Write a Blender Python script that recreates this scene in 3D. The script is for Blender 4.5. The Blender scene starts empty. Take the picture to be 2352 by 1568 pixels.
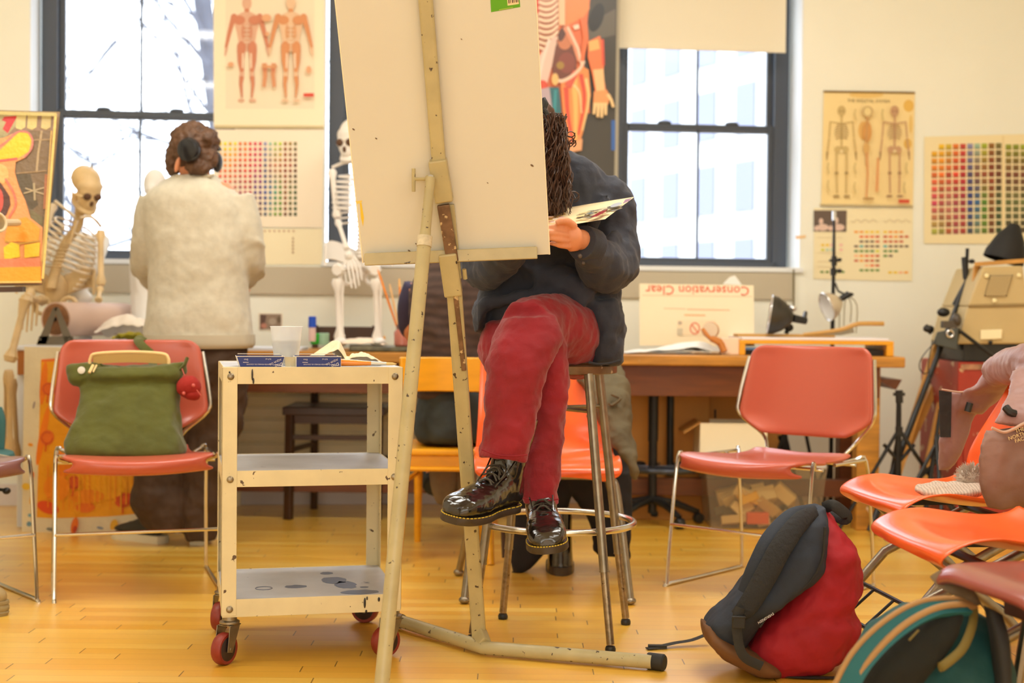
import bpy, bmesh, math, random
from mathutils import Vector, Matrix, Quaternion, noise
random.seed(7)
SC = bpy.context.scene
COL = SC.collection
PI = math.pi
sin, cos = math.sin, math.cos
V = Vector
def rnd(a, b): return a + (b-a)*random.random()

# ------------------------------------------------------------------ camera
FPX = 3267.0; HC = 0.91; PITCH = math.atan(68/FPX); ROLL = 0.0095
fw = V((0, cos(PITCH), -sin(PITCH))); rt0 = V((1, 0, 0)); up0 = rt0.cross(fw)
rt = rt0*cos(ROLL) + up0*sin(ROLL); up = up0*cos(ROLL) - rt0*sin(ROLL)
CAM = V((0, 0, HC))
cd = bpy.data.cameras.new('camera'); cam = bpy.data.objects.new('camera', cd); COL.objects.link(cam)
cam.matrix_world = Matrix(((rt.x, up.x, -fw.x, CAM.x), (rt.y, up.y, -fw.y, CAM.y), (rt.z, up.z, -fw.z, CAM.z), (0, 0, 0, 1)))
cd.sensor_width = 36; cd.lens = 36*FPX/2352; cd.clip_start = 0.05
cd.dof.use_dof = True; cd.dof.focus_distance = 3.6; cd.dof.aperture_fstop = 2.8
SC.camera = cam
SC.view_settings.view_transform = 'Standard'; SC.view_settings.look = 'None'
SC.view_settings.exposure = 0.12; SC.view_settings.gamma = 1.0; SC.view_settings.use_curve_mapping = False

# ------------------------------------------------------------------ world
w = bpy.data.worlds.new('sky'); SC.world = w; w.use_nodes = True
bg = w.node_tree.nodes['Background']; bg.inputs[0].default_value = (0.80, 0.885, 1.0, 1); bg.inputs[1].default_value = 5.0
def area(name, loc, rot, sx, sy, e, col, portal=False):
    d = bpy.data.lights.new(name, 'AREA'); d.shape = 'RECTANGLE'; d.size = sx; d.size_y = sy; d.energy = e; d.color = col
    o = bpy.data.objects.new(name, d); COL.objects.link(o); o.location = loc; o.rotation_euler = rot
    if portal: d.cycles.is_portal = True
    return o
WARM = (1.0, 0.985, 0.91)
for i, (x, y) in enumerate([(-2.0, -1.6), (1.2, -1.6), (-2.0, 1.2), (1.2, 1.2), (-2.0, 3.6), (1.2, 3.6), (-0.6, 4.7), (0.9, 4.5)]):
    area('ceiling_lamp', (x, y, 3.27), (0, 0, 0), 1.2, 0.35, 25 if y > 3 else 15, WARM)
area('camera_side_fill', (0.0, -3.9, 1.75), (PI/2, 0, 0), 5.6, 1.8, 95, (1.0, 0.995, 0.96))  # added fill light behind the camera; the wall there has no windows

# ------------------------------------------------------------------ projection helpers (a pixel of the photograph at a distance)
def ray(px, py): return (rt*(px-1176) + up*(784-py) + fw*FPX)
def P(px, py, Y):
    d = ray(px, py); return CAM + d*(Y/d.y)
def RP(px, py, o, n):
    d = ray(px, py); return CAM + d*((o-CAM).dot(n)/d.dot(n))
def G(px, py): return RP(px, py, V((0, 0, 0)), V((0, 0, 1)))
WA = math.radians(6)
WO = V((0, 6.75, 0)); WU = V((cos(WA), sin(WA), 0)); WN = V((sin(WA), -cos(WA), 0))
def W(px, py, off=0.0): return RP(px, py, WO+WN*off, WN)
def wsz(px, py):
    p = W(px, py); return (p-WO).dot(WU), p.z
def WP(s, z, off=0.0): return WO + WU*s + WN*off + V((0, 0, z))
def plane_map(o, n):
    n = n.normalized()
    return lambda px, py, off=0.0: RP(px, py, o+n*off, n)

# ------------------------------------------------------------------ materials
def lin(c):
    r = []
    for v in c:
        v = v/255.0
        r.append(v/12.92 if v <= 0.04045 else ((v+0.055)/1.055)**2.4)
    return (r[0], r[1], r[2], 1.0)
MATS = {}
def mat(name, c, rough=0.6, metal=0.0, var=0.0, vs=8.0, bump=0.0, bs=40.0, spots=None, spot_s=60.0, spot_t=0.66, coat=0.0, sheen=0.0, wave=None, emis=None, stretch=None, trans=0.0):
    if name in MATS: return MATS[name]
    m = bpy.data.materials.new(name); m.use_nodes = True; nt = m.node_tree; N = nt.nodes; L = nt.links
    b = N['Principled BSDF']; base = lin(c)
    b.inputs['Base Color'].default_value = base; b.inputs['Roughness'].default_value = rough; b.inputs['Metallic'].default_value = metal
    if coat: b.inputs['Coat Weight'].default_value = coat; b.inputs['Coat Roughness'].default_value = 0.15
    if sheen: b.inputs['Sheen Weight'].default_value = sheen
    if trans: b.inputs['Transmission Weight'].default_value = trans
    if emis: b.inputs['Emission Color'].default_value = base; b.inputs['Emission Strength'].default_value = emis
    tc = N.new('ShaderNodeTexCoord'); src = tc.outputs['Object']
    if stretch:
        mp = N.new('ShaderNodeMapping'); mp.inputs['Scale'].default_value = stretch; L.new(src, mp.inputs[0]); src = mp.outputs[0]
    cur = None
    def mix(a, bcol, fac):
        mx = N.new('ShaderNodeMix'); mx.data_type = 'RGBA'
        if isinstance(a, tuple): mx.inputs[6].default_value = a
        else: L.new(a, mx.inputs[6])
        mx.inputs[7].default_value = bcol; L.new(fac, mx.inputs[0]); return mx.outputs[2]
    if var:
        n = N.new('ShaderNodeTexNoise'); n.inputs['Scale'].default_value = vs; n.inputs['Detail'].default_value = 5; L.new(src, n.inputs['Vector'])
        r = N.new('ShaderNodeMapRange'); r.inputs[1].default_value = 0.35; r.inputs[2].default_value = 0.65; L.new(n.outputs[0], r.inputs[0])
        dk = tuple(v*(1-var) for v in base[:3])+(1,)
        cur = mix(base, dk, r.outputs[0])
    if spots:
        n = N.new('ShaderNodeTexNoise'); n.inputs['Scale'].default_value = spot_s; n.inputs['Detail'].default_value = 3; L.new(tc.outputs['Object'], n.inputs['Vector'])
        r = N.new('ShaderNodeMapRange'); r.inputs[1].default_value = spot_t; r.inputs[2].default_value = spot_t+0.03; L.new(n.outputs[0], r.inputs[0])
        cur = mix(cur or base, lin(spots), r.outputs[0])
    if wave:   # (scale, axis, depth, colour factor)
        wv = N.new('ShaderNodeTexWave'); wv.bands_direction = wave[1]; wv.inputs['Scale'].default_value = wave[0]; wv.inputs['Distortion'].default_value = wave[3] if len(wave) > 3 else 1.0
        wv.inputs['Detail'].default_value = 2; L.new(src, wv.inputs['Vector'])
        if wave[2]:
            dk = tuple(v*(1-wave[2]) for v in base[:3])+(1,)
            cur = mix(cur or base, dk, wv.outputs['Fac'])
    if cur: L.new(cur, b.inputs['Base Color'])
    if bump:
        n = N.new('ShaderNodeTexNoise'); n.inputs['Scale'].default_value = bs; n.inputs['Detail'].default_value = 4; L.new(src, n.inputs['Vector'])
        bp = N.new('ShaderNodeBump'); bp.inputs['Strength'].default_value = bump; bp.inputs['Distance'].default_value = 0.01
        L.new(n.outputs[0], bp.inputs['Height']); L.new(bp.outputs[0], b.inputs['Normal'])
    MATS[name] = m; return m
def print_mat(name='printed_paper', rough=0.6, bump=0.0, bs=30, var=0.0, coat=0.0):
    if name in MATS: return MATS[name]
    m = bpy.data.materials.new(name); m.use_nodes = True; nt = m.node_tree; N = nt.nodes; L = nt.links; b = N['Principled BSDF']
    a = N.new('ShaderNodeAttribute'); a.attribute_name = 'Col'; b.inputs['Roughness'].default_value = rough
    b.inputs['Coat Weight'].default_value = coat
    out = a.outputs['Color']
    tc = N.new('ShaderNodeTexCoord')
    if var:
        n = N.new('ShaderNodeTexNoise'); n.inputs['Scale'].default_value = 9; n.inputs['Detail'].default_value = 7; L.new(tc.outputs['Object'], n.inputs['Vector'])
        r = N.new('ShaderNodeMapRange'); r.inputs[1].default_value = 0.3; r.inputs[2].default_value = 0.7; r.inputs[3].default_value = 1-var; r.inputs[4].default_value = 1.0; L.new(n.outputs[0], r.inputs[0])
        mx = N.new('ShaderNodeVectorMath'); mx.operation = 'SCALE'; L.new(out, mx.inputs[0]); L.new(r.outputs[0], mx.inputs['Scale']); out = mx.outputs[0]
    L.new(out, b.inputs['Base Color'])
    if bump:
        n = N.new('ShaderNodeTexNoise'); n.inputs['Scale'].default_value = bs; L.new(tc.outputs['Object'], n.inputs['Vector'])
        bp = N.new('ShaderNodeBump'); bp.inputs['Strength'].default_value = bump; bp.inputs['Distance'].default_value = 0.01
        L.new(n.outputs[0], bp.inputs['Height']); L.new(bp.outputs[0], b.inputs['Normal'])
    MATS[name] = m; return m

# ------------------------------------------------------------------ scene objects
MW = {}
def tag(o, label, cat, group=None, kind=None):
    if label: o['label'] = label
    if cat: o['category'] = cat
    if group: o['group'] = group
    if kind: o['kind'] = kind
    return o
def thing(name, label, cat, loc=(0, 0, 0), rz=0.0, group=None):
    o = bpy.data.objects.new(name, None); COL.objects.link(o); o.empty_display_size = 0.05
    o.location = loc; o.rotation_euler = (0, 0, rz)
    MW[o.name] = Matrix.Translation(V(loc)) @ Matrix.Rotation(rz, 4, 'Z')
    return tag(o, label, cat, group)
def cat(pts, k=6, closed=False):
    pts = [V(p) for p in pts]; n = len(pts)
    if n < 3: return pts
    out = []
    segs = n if closed else n-1
    for i in range(segs):
        p1 = pts[i]; p2 = pts[(i+1) % n]
        p0 = pts[(i-1) % n] if (closed or i > 0) else p1*2-p2
        p3 = pts[(i+2) % n] if (closed or i+2 < n) else p2*2-p1
        for j in range(k):
            t = j/k
            out.append(0.5*((2*p1) + (p2-p0)*t + (2*p0-5*p1+4*p2-p3)*t*t + (3*p1-p0-3*p2+p3)*t*t*t))
    if not closed: out.append(pts[-1].copy())
    return out
class M:
    def __init__(s, T=None): s.bm = bmesh.new(); s.T = T or Matrix.Identity(4)
    def v(s, p): return s.bm.verts.new(s.T @ V(p))
    def face(s, vs):
        try: return s.bm.faces.new(vs)
        except ValueError: return None
    def hexa(s, a, b):
        A = [s.v(p) for p in a]; B = [s.v(p) for p in b]; n = len(A)
        s.face(list(reversed(A))); s.face(B)
        for i in range(n): s.face([A[i], A[(i+1) % n], B[(i+1) % n], B[i]])
        return s
    def box(s, c, size, R=None):
        c = V(c); h = V(size)/2; R = R or Matrix.Identity(3)
        q = [(-1, -1), (1, -1), (1, 1), (-1, 1)]
        return s.hexa([c + R @ V((x*h.x, y*h.y, -h.z)) for x, y in q], [c + R @ V((x*h.x, y*h.y, h.z)) for x, y in q])
    def prism(s, pts, off):
        off = V(off); return s.hexa([V(p) for p in pts], [V(p)+off for p in pts])
    def rings(s, R, caps=True, closed=False):
        n = len(R[0]); VV = [[s.v(p) for p in r] for r in R]
        m = len(VV)
        for i in range(m if closed else m-1):
            a = VV[i]; b = VV[(i+1) % m]
            for j in range(n): s.face([a[j], a[(j+1) % n], b[(j+1) % n], b[j]])
        if caps and not closed:
            s.face(list(reversed(VV[0]))); s.face(VV[-1])
        return s
    def tube(s, pts, r, n=10, k=0, closed=False, flat=None, caps=True, upv=None):
        pts = [V(p) for p in pts]
        rs = list(r) if isinstance(r, (list, tuple)) else [r]*len(pts)
        if k:
            m = cat(pts, k, closed); tt = len(m)
            rr = []
            for i in range(tt):
                f = i/k; a = int(f) % len(rs); b_ = (a+1) % len(rs) if closed else min(a+1, len(rs)-1); t = f-int(f)
                t = t*t*(3-2*t)
                rr.append(rs[a]*(1-t)+rs[b_]*t)
            pts, rs = m, rr
        N = len(pts); tan = []
        for i in range(N):
            if closed: t = pts[(i+1) % N]-pts[(i-1) % N]
            else: t = pts[min(i+1, N-1)]-pts[max(i-1, 0)]
            if t.length < 1e-9: t = V((0, 0, 1))
            tan.append(t.normalized())
        u = V(upv) if upv else (V((0, 0, 1)) if abs(tan[0].z) < 0.9 else V((0, 1, 0)))
        R = []
        for i in range(N):
            if not upv or i == 0 or True:
                u = (u - tan[i]*u.dot(tan[i]))
                if u.length < 1e-6: u = tan[i].orthogonal()
                u.normalize()
            w_ = tan[i].cross(u); a_ = rs[i]; b_ = rs[i]*(flat or 1.0)
            R.append([pts[i] + w_*(a_*cos(2*PI*j/n)) + u*(b_*sin(2*PI*j/n)) for j in range(n)])
            if upv: u = V(upv)
        return s.rings(R, caps, closed)
    def seg(s, a, b, r1, r2=None, n=10): return s.tube([a, b], [r1, r2 if r2 is not None else r1], n)
    def bar(s, a, b, wx, wy, upv=(0, 0, 1)):
        a = V(a); b = V(b); t = (b-a).normalized(); u = V(upv); u = u-t*u.dot(t)
        if u.length < 1e-4: u = t.orthogonal()
        u.normalize(); x = t.cross(u)
        q = [(-1, -1), (1, -1), (1, 1), (-1, 1)]
        return s.hexa([a + x*(p*wx/2)+u*(q_*wy/2) for p, q_ in q], [b + x*(p*wx/2)+u*(q_*wy/2) for p, q_ in q])
    def lathe(s, prof, o=(0, 0, 0), ax=(0, 0, 1), n=24, caps=True):
        o = V(o); ax = V(ax).normalized(); x = ax.orthogonal().normalized(); y = ax.cross(x)
        return s.rings([[o + ax*z + (x*cos(2*PI*j/n)+y*sin(2*PI*j/n))*max(r, 1e-4) for j in range(n)] for r, z in prof], caps)
    def ell(s, c, r, R=None, n=18, m=10):
        c = V(c); R = R or Matrix.Identity(3); r = V(r) if not isinstance(r, (int, float)) else V((r, r, r))
        Rg = []
        for i in range(m+1):
            a = -PI/2 + PI*i/m; ca = max(cos(a), 0.02)
            Rg.append([c + R @ V((r.x*ca*cos(2*PI*j/n), r.y*ca*sin(2*PI*j/n), r.z*sin(a))) for j in range(n)])
        return s.rings(Rg)
    def torus(s, c, R_, r, ax=(0, 0, 1), n=32, m=10, sq=1.0):
        c = V(c); ax = V(ax).normalized(); x = ax.orthogonal().normalized(); y = ax.cross(x)
        return s.tube([c + x*(R_*cos(2*PI*i/n)) + y*(R_*sin(2*PI*i/n)*sq) for i in range(n)], r, m, closed=True)
    def loft(s, rows, n=28, e=2.3, k=4, caps=True):
        """rows: (xl, yl, xr, yr, Y, t[, dYr]) silhouettes in photo pixels at distance Y, half depth t"""
        rows = [tuple(r)+(0.0,)*(7-len(r)) for r in rows]
        a = cat([P(r[0], r[1], r[4]) for r in rows], k); b = cat([P(r[2], r[3], r[4]+r[6]) for r in rows], k)
        tt = cat([V((r[5], 0, 0)) for r in rows], k)
        R = []
        for i in range(len(a)):
            c = (a[i]+b[i])/2; h = (b[i]-a[i])/2; hh = V((h.x, h.y, 0))
            d = V((-hh.y, hh.x, 0)).normalized() if hh.length > 1e-6 else V((0, 1, 0))
            ring = []
            for j in range(n):
                q = 2*PI*j/n; cx = cos(q); sx = sin(q)
                ring.append(c + h*(math.copysign(abs(cx)**(2/e), cx)) + d*(tt[i].x*math.copysign(abs(sx)**(2/e), sx)))
            R.append(ring)
        return s.rings(R, caps)
    def grid(s, f, nu, nv, th=None):
        """f(u,v)->point, 0..1; a sheet, thickened by th(vector function or constant) if given"""
        A = [[V(f(i/nu, j/nv)) for j in range(nv+1)] for i in range(nu+1)]
        if th is None:
            VV = [[s.v(p) for p in r] for r in A]
            for i in range(nu):
                for j in range(nv): s.face([VV[i][j], VV[i+1][j], VV[i+1][j+1], VV[i][j+1]])
            return s
        def nrm(i, j):
            a = A[min(i+1, nu)][j]-A[max(i-1, 0)][j]; b = A[i][min(j+1, nv)]-A[i][max(j-1, 0)]
            c = a.cross(b); return c.normalized() if c.length > 1e-12 else V((0, 0, 1))
        VV = [[s.v(A[i][j]+nrm(i, j)*th/2) for j in range(nv+1)] for i in range(nu+1)]
        WW = [[s.v(A[i][j]-nrm(i, j)*th/2) for j in range(nv+1)] for i in range(nu+1)]
        for i in range(nu):
            for j in range(nv):
                s.face([VV[i][j], VV[i+1][j], VV[i+1][j+1], VV[i][j+1]]); s.face([WW[i][j+1], WW[i+1][j+1], WW[i+1][j], WW[i][j]])
        for i in range(nu):
            s.face([WW[i][0], WW[i+1][0], VV[i+1][0], VV[i][0]]); s.face([VV[i][nv], VV[i+1][nv], WW[i+1][nv], WW[i][nv]])
        for j in range(nv):
            s.face([VV[0][j], VV[0][j+1], WW[0][j+1], WW[0][j]]); s.face([WW[nu][j], WW[nu][j+1], VV[nu][j+1], VV[nu][j]])
        return s
    def wrinkle(s, amp, freq, axis=(1, 1, 1), seed=0.0):
        s.bm.normal_update()
        for v in s.bm.verts:
            q = V((v.co.x*freq*axis[0]+seed, v.co.y*freq*axis[1]+seed, v.co.z*freq*axis[2]))
            v.co += v.normal*(amp*noise.noise(q))
        return s
    def text(s, body, org, ux, uy, size, depth=0.0006):
        """text lying on a plane: origin, unit vectors along the line and up"""
        c = bpy.data.curves.new('t', 'FONT'); c.body = body; c.size = size; c.extrude = depth; c.resolution_u = 2
        o = bpy.data.objects.new('t', c); COL.objects.link(o); bpy.context.view_layer.update()
        me = bpy.data.meshes.new_from_object(o.evaluated_get(bpy.context.evaluated_depsgraph_get()))
        ux = V(ux).normalized(); uy = V(uy).normalized(); uz = ux.cross(uy)
        vs = [s.v(V(org)+ux*v.co.x+uy*v.co.y+uz*v.co.z) for v in me.vertices]
        for p in me.polygons: s.face([vs[i] for i in p.vertices])
        bpy.data.objects.remove(o); bpy.data.curves.remove(c); bpy.data.meshes.remove(me)
        return s
    def build(s, name, m, parent=None, smooth=True, bevel=0.0, sub=0, remesh=0.0, sm=0, label=None, local=False, disp=None, cut=None):
        bm = s.bm; bmesh.ops.recalc_face_normals(bm, faces=bm.faces)
        me = bpy.data.meshes.new(name)
        if parent is not None:
            wm = MW[parent.name]
            if not local: bm.transform(wm.inverted())
            loc = V((0, 0, 0))
        else:
            wm = Matrix.Identity(4)
            xs = [v.co for v in bm.verts]
            mn = V((min(p.x for p in xs), min(p.y for p in xs), min(p.z for p in xs))); mx = V((max(p.x for p in xs), max(p.y for p in xs), 0))
            loc = V(((mn.x+mx.x)/2, (mn.y+mx.y)/2, mn.z)); bm.transform(Matrix.Translation(-loc))
        bm.to_mesh(me); bm.free()
        ms = m if isinstance(m, (list, tuple)) else [m]
        for q in ms: me.materials.append(q)
        o = bpy.data.objects.new(name, me); COL.objects.link(o); o.location = loc
        if parent is not None: o.parent = parent
        MW[o.name] = wm
        if smooth:
            for p in me.polygons: p.use_smooth = True
        if remesh:
            q = o.modifiers.new('remesh', 'REMESH'); q.mode = 'VOXEL'; q.voxel_size = remesh; q.use_smooth_shade = True
            if sm:
                q = o.modifiers.new('smooth', 'SMOOTH'); q.factor = 0.7; q.iterations = sm
        if disp:
            for amp, size, st in disp:
                tx = bpy.data.textures.new('folds', 'CLOUDS'); tx.noise_scale = size; tx.noise_depth = 2
                q = o.modifiers.new('folds', 'DISPLACE'); q.texture = tx; q.strength = amp; q.mid_level = 0.5; q.texture_coords = 'LOCAL'
        if bevel:
            q = o.modifiers.new('bevel', 'BEVEL'); q.width = bevel; q.segments = 2; q.limit_method = 'ANGLE'; q.angle_limit = 0.6
            q.harden_normals = False
        if sub:
            q = o.modifiers.new('sub', 'SUBSURF'); q.levels = sub; q.render_levels = sub
        if smooth and not remesh and not sub:
            try:
                for e in me.edges: pass
                me.set_sharp_from_angle(angle=0.7)
            except Exception: pass
        if label: o['label'] = label
        return o
class Art:
    """flat print: a board with printed shapes on it, each vertex coloured; mp(px,py,off) maps photo pixels on the real surface"""
    def __init__(s, mp, th=0.0015, step=0.00035):
        s.mp = mp; s.bm = bmesh.new(); s.lay = s.bm.loops.layers.float_color.new('Col'); s.off = th; s.th = th; s.step = step
    def _f(s, vs, c):
        try: f = s.bm.faces.new(vs)
        except ValueError: return
        for l in f.loops: l[s.lay] = c
    def base(s, q, c, back=None):
        c = lin(c); n = len(q); A = [s.bm.verts.new(s.mp(x, y, s.th)) for x, y in q]; B = [s.bm.verts.new(s.mp(x, y, 0.0004)) for x, y in q]
        s._f(A, c); s._f(B[::-1], back and lin(back) or c)
        for i in range(n): s._f([A[i], B[i], B[(i+1) % n], A[(i+1) % n]], back and lin(back) or c)
        return s
    def p(s, pts, c, up_=True):
        if up_: s.off += s.step
        s._f([s.bm.verts.new(s.mp(x, y, s.off)) for x, y in pts], lin(c)); return s
    def e(s, cx, cy, rx, ry, c, a=0.0, n=18, up_=True):
        ca, sa = cos(a), sin(a)
        return s.p([(cx+rx*cos(2*PI*i/n)*ca-ry*sin(2*PI*i/n)*sa, cy+rx*cos(2*PI*i/n)*sa+ry*sin(2*PI*i/n)*ca) for i in range(n)], c, up_)
    def l(s, pts, wd, c, w2=None, k=0):
        if k: pts = [(q.x, q.y) for q in cat([V((x, y, 0)) for x, y in pts], k)]
        s.off += s.step; n = len(pts)
        L = []
        for i, (x, y) in enumerate(pts):
            x0, y0 = pts[max(i-1, 0)]; x1, y1 = pts[min(i+1, n-1)]
            d = math.hypot(x1-x0, y1-y0) or 1; ww = wd+(0 if w2 is None else (w2-wd)*i/(n-1)); nx, ny = -(y1-y0)/d*ww/2, (x1-x0)/d*ww/2
            L.append((s.bm.verts.new(s.mp(x+nx, y+ny, s.off)), s.bm.verts.new(s.mp(x-nx, y-ny, s.off))))
        for i in range(n-1): s._f([L[i][0], L[i][1], L[i+1][1], L[i+1][0]], lin(c))
        return s
    def r(s, x0, y0, x1, y1, c, up_=True): return s.p([(x0, y0), (x1, y0), (x1, y1), (x0, y1)], c, up_)
    def build(s, name, m, parent=None, label=None):
        me = bpy.data.meshes.new(name)
        if parent is not None: s.bm.transform(MW[parent.name].inverted()); loc = V((0, 0, 0))
        else:
            xs = [v.co for v in s.bm.verts]; loc = V((sum(p.x for p in xs)/len(xs), sum(p.y for p in xs)/len(xs), min(p.z for p in xs)))
            s.bm.transform(Matrix.Translation(-loc))
        s.bm.to_mesh(me); s.bm.free(); me.materials.append(m)
        o = bpy.data.objects.new(name, me); COL.objects.link(o); o.location = loc
        if parent is not None: o.parent = parent; MW[o.name] = MW[parent.name]
        else: MW[o.name] = Matrix.Identity(4)
        if label: o['label'] = label
        return o
def mix(a, b, t): return tuple(a[i]*(1-t)+b[i]*t for i in range(3))
PRINT = print_mat()

# ------------------------------------------------------------------ common materials
wall_m = mat('wall_paint', (247, 246, 232), 0.75, var=0.04, vs=1.5, bump=0.05, bs=60)
ceil_m = mat('ceiling_paint', (242, 240, 228), 0.85)
reveal_m = mat('window_reveal_paint', (238, 240, 240), 0.6)
band_m = mat('grey_painted_panel', (196, 184, 160), 0.6)
frame_m = mat('dark_window_frame', (62, 68, 78), 0.35)
chrome = mat('chrome', (205, 200, 190), 0.22, 1.0)
steel = mat('worn_steel', (150, 140, 122), 0.38, 0.9, var=0.25, vs=30)
blk = mat('black_metal', (30, 30, 30), 0.4, 0.3)
blackp = mat('black_plastic', (26, 26, 26), 0.45)
pinkp = mat('salmon_pink_plastic', (188, 86, 64), 0.33, coat=0.25, spots=(225, 190, 170), spot_s=45, spot_t=0.80)
orangep = mat('orange_fibreglass', (247, 98, 34), 0.28, var=0.10, vs=14, coat=0.35)
wood_t = mat('table_wood', (204, 140, 50), 0.45, var=0.35, vs=5, stretch=(1, 8, 8), spots=(226, 205, 170), spot_s=26, spot_t=0.70)
wood_d = mat('table_apron_wood', (118, 62, 22), 0.45, var=0.3, vs=5, stretch=(1, 8, 8))
wood_y = mat('yellow_varnished_wood', (246, 172, 14), 0.35, var=0.12, vs=6, stretch=(1, 1, 5), coat=0.3)
wood_b = mat('dark_brown_wood', (72, 42, 18), 0.4, var=0.3, vs=10)
cream_m = mat('cream_cart_enamel', (226, 211, 170), 0.42, var=0.12, vs=9, spots=(88, 66, 44), spot_s=46, spot_t=0.672, bump=0.06, bs=25)
easel_m = mat('grey_green_easel_enamel', (186, 172, 128), 0.38, var=0.14, vs=16, spots=(62, 48, 38), spot_s=62, spot_t=0.665, coat=0.1)
bone = mat('bone_plastic', (226, 205, 172), 0.5, var=0.15, vs=15)
boney = mat('yellowed_bone_plastic', (226, 194, 142), 0.5, var=0.2, vs=15)
plaster = mat('white_plaster', (236, 232, 226), 0.7)
skin = mat('skin', (226, 152, 112), 0.5, var=0.12, vs=25)
paper = mat('white_paper', (240, 238, 232), 0.7)
rubber = mat('black_rubber', (34, 34, 34), 0.6)
# ================================================================== room
def fnode_floor():
    m = bpy.data.materials.new('maple_floor_strips'); m.use_nodes = True; nt = m.node_tree; N = nt.nodes; L = nt.links; b = N['Principled BSDF']
    tc = N.new('ShaderNodeTexCoord'); sp = N.new('ShaderNodeSeparateXYZ'); L.new(tc.outputs['Object'], sp.inputs[0])
    def mt(op, a, bb=None):
        n = N.new('ShaderNodeMath'); n.operation = op
        for i, q in enumerate((a, bb)):
            if q is None: continue
            if isinstance(q, (int, float)): n.inputs[i].default_value = q
            else: L.new(q, n.inputs[i])
        return n.outputs[0]
    yy = mt('DIVIDE', sp.outputs[1], 0.057); row = mt('FLOOR', yy); fy = mt('FRACT', yy)
    wn = N.new('ShaderNodeTexWhiteNoise'); wn.noise_dimensions = '1D'; L.new(row, wn.inputs['W'])
    xx = mt('DIVIDE', mt('ADD', sp.outputs[0], mt('MULTIPLY', wn.outputs[0], 3.7)), 0.74); cx = mt('FLOOR', xx); fx = mt('FRACT', xx)
    w2 = N.new('ShaderNodeTexWhiteNoise'); w2.noise_dimensions = '2D'; cb = N.new('ShaderNodeCombineXYZ'); L.new(row, cb.inputs[0]); L.new(cx, cb.inputs[1]); L.new(cb.outputs[0], w2.inputs['Vector'])
    gy = mt('LESS_THAN', fy, 0.035); gx = mt('LESS_THAN', fx, 0.0042)
    cr = N.new('ShaderNodeValToRGB'); L.new(w2.outputs[0], cr.inputs[0])
    cr.color_ramp.elements[0].color = lin((236, 176, 50)); cr.color_ramp.elements[1].color = lin((252, 208, 92))
    e = cr.color_ramp.elements.new(0.5); e.color = lin((246, 192, 68))
    mp = N.new('ShaderNodeMapping'); mp.inputs['Scale'].default_value = (2.5, 40, 1); L.new(tc.outputs['Object'], mp.inputs[0])
    ns = N.new('ShaderNodeTexNoise'); ns.inputs['Scale'].default_value = 2.2; ns.inputs['Detail'].default_value = 6; L.new(mp.outputs[0], ns.inputs['Vector'])
    def mx(a, c, f, fs=1.0):
        n = N.new('ShaderNodeMix'); n.data_type = 'RGBA'; L.new(a, n.inputs[6]); n.inputs[7].default_value = c
        L.new(mt('MULTIPLY', f, fs), n.inputs[0]); return n.outputs[2]
    col = mx(cr.outputs[0], lin((224, 158, 40)), ns.outputs[0], 0.35)
    col = mx(col, lin((120, 66, 22)), gy, 0.35); col = mx(col, lin((90, 48, 18)), gx, 0.8)
    L.new(col, b.inputs['Base Color'])
    n2 = N.new('ShaderNodeTexNoise'); n2.inputs['Scale'].default_value = 1.3; L.new(tc.outputs['Object'], n2.inputs['Vector'])
    r = N.new('ShaderNodeMapRange'); r.inputs[1].default_value = 0.3; r.inputs[2].default_value = 0.7; r.inputs[3].default_value = 0.24; r.inputs[4].default_value = 0.40; L.new(n2.outputs[0], r.inputs[0]); L.new(r.outputs[0], b.inputs['Roughness'])
    b.inputs['Coat Weight'].default_value = 1.0; b.inputs['Coat Roughness'].default_value = 0.33; b.inputs['Coat IOR'].default_value = 1.6
    bp = N.new('ShaderNodeBump'); bp.inputs['Strength'].default_value = 0.15; bp.inputs['Distance'].default_value = 0.002
    L.new(mt('ADD', mt('MULTIPLY', mt('ADD', gy, gx), -1.0), mt('MULTIPLY', ns.outputs[0], 0.3)), bp.inputs['Height']); L.new(bp.outputs[0], b.inputs['Normal'])
    return m
def struct(o): o['kind'] = 'structure'; return o
XL, XR, YB, ZC = -3.6, 3.6, -4.0, 3.3
YLW = WP(0, 0).y + XL*math.tan(WA); YRW = WP(0, 0).y + XR*math.tan(WA)
struct(M().prism([(XL, YB, -0.1), (XR, YB, -0.1), (XR, YRW, -0.1), (XL, YLW, -0.1)], (0, 0, 0.1)).build('floor', fnode_floor(), smooth=False))
struct(M().prism([(XL, YB, ZC), (XR, YB, ZC), (XR, YRW, ZC), (XL, YLW, ZC)], (0, 0, 0.1)).build('ceiling', ceil_m, smooth=False))
struct(M().hexa([(XL-0.1, YB, 0), (XL, YB, 0), (XL, YLW, 0), (XL-0.1, YLW, 0)], [(XL-0.1, YB, ZC), (XL, YB, ZC), (XL, YLW, ZC), (XL-0.1, YLW, ZC)]).build('wall_left', wall_m, smooth=False))
struct(M().hexa([(XR, YB, 0), (XR+0.1, YB, 0), (XR+0.1, YRW, 0), (XR, YRW, 0)], [(XR, YB, ZC), (XR+0.1, YB, ZC), (XR+0.1, YRW, ZC), (XR, YRW, ZC)]).build('wall_right', wall_m, smooth=False))
struct(M().box((0, YB-0.05, ZC/2), (XR-XL, 0.1, ZC)).build('wall_front', wall_m, smooth=False))
TH = 0.30
sL = XL/cos(WA)-0.02; sR = XR/cos(WA)+0.02
wins = []
def ds_(px, py, off): return (W(px, py, off)-WO).dot(WU)
for c in (ds_(320, 300, -0.17), ds_(745, 300, 0)+0.465, ds_(1605, 300, -0.17)+0.003): wins.append((c-0.465, c+0.465))
ZS = wsz(1605, 614)[1]; ZT = 2.62
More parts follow.
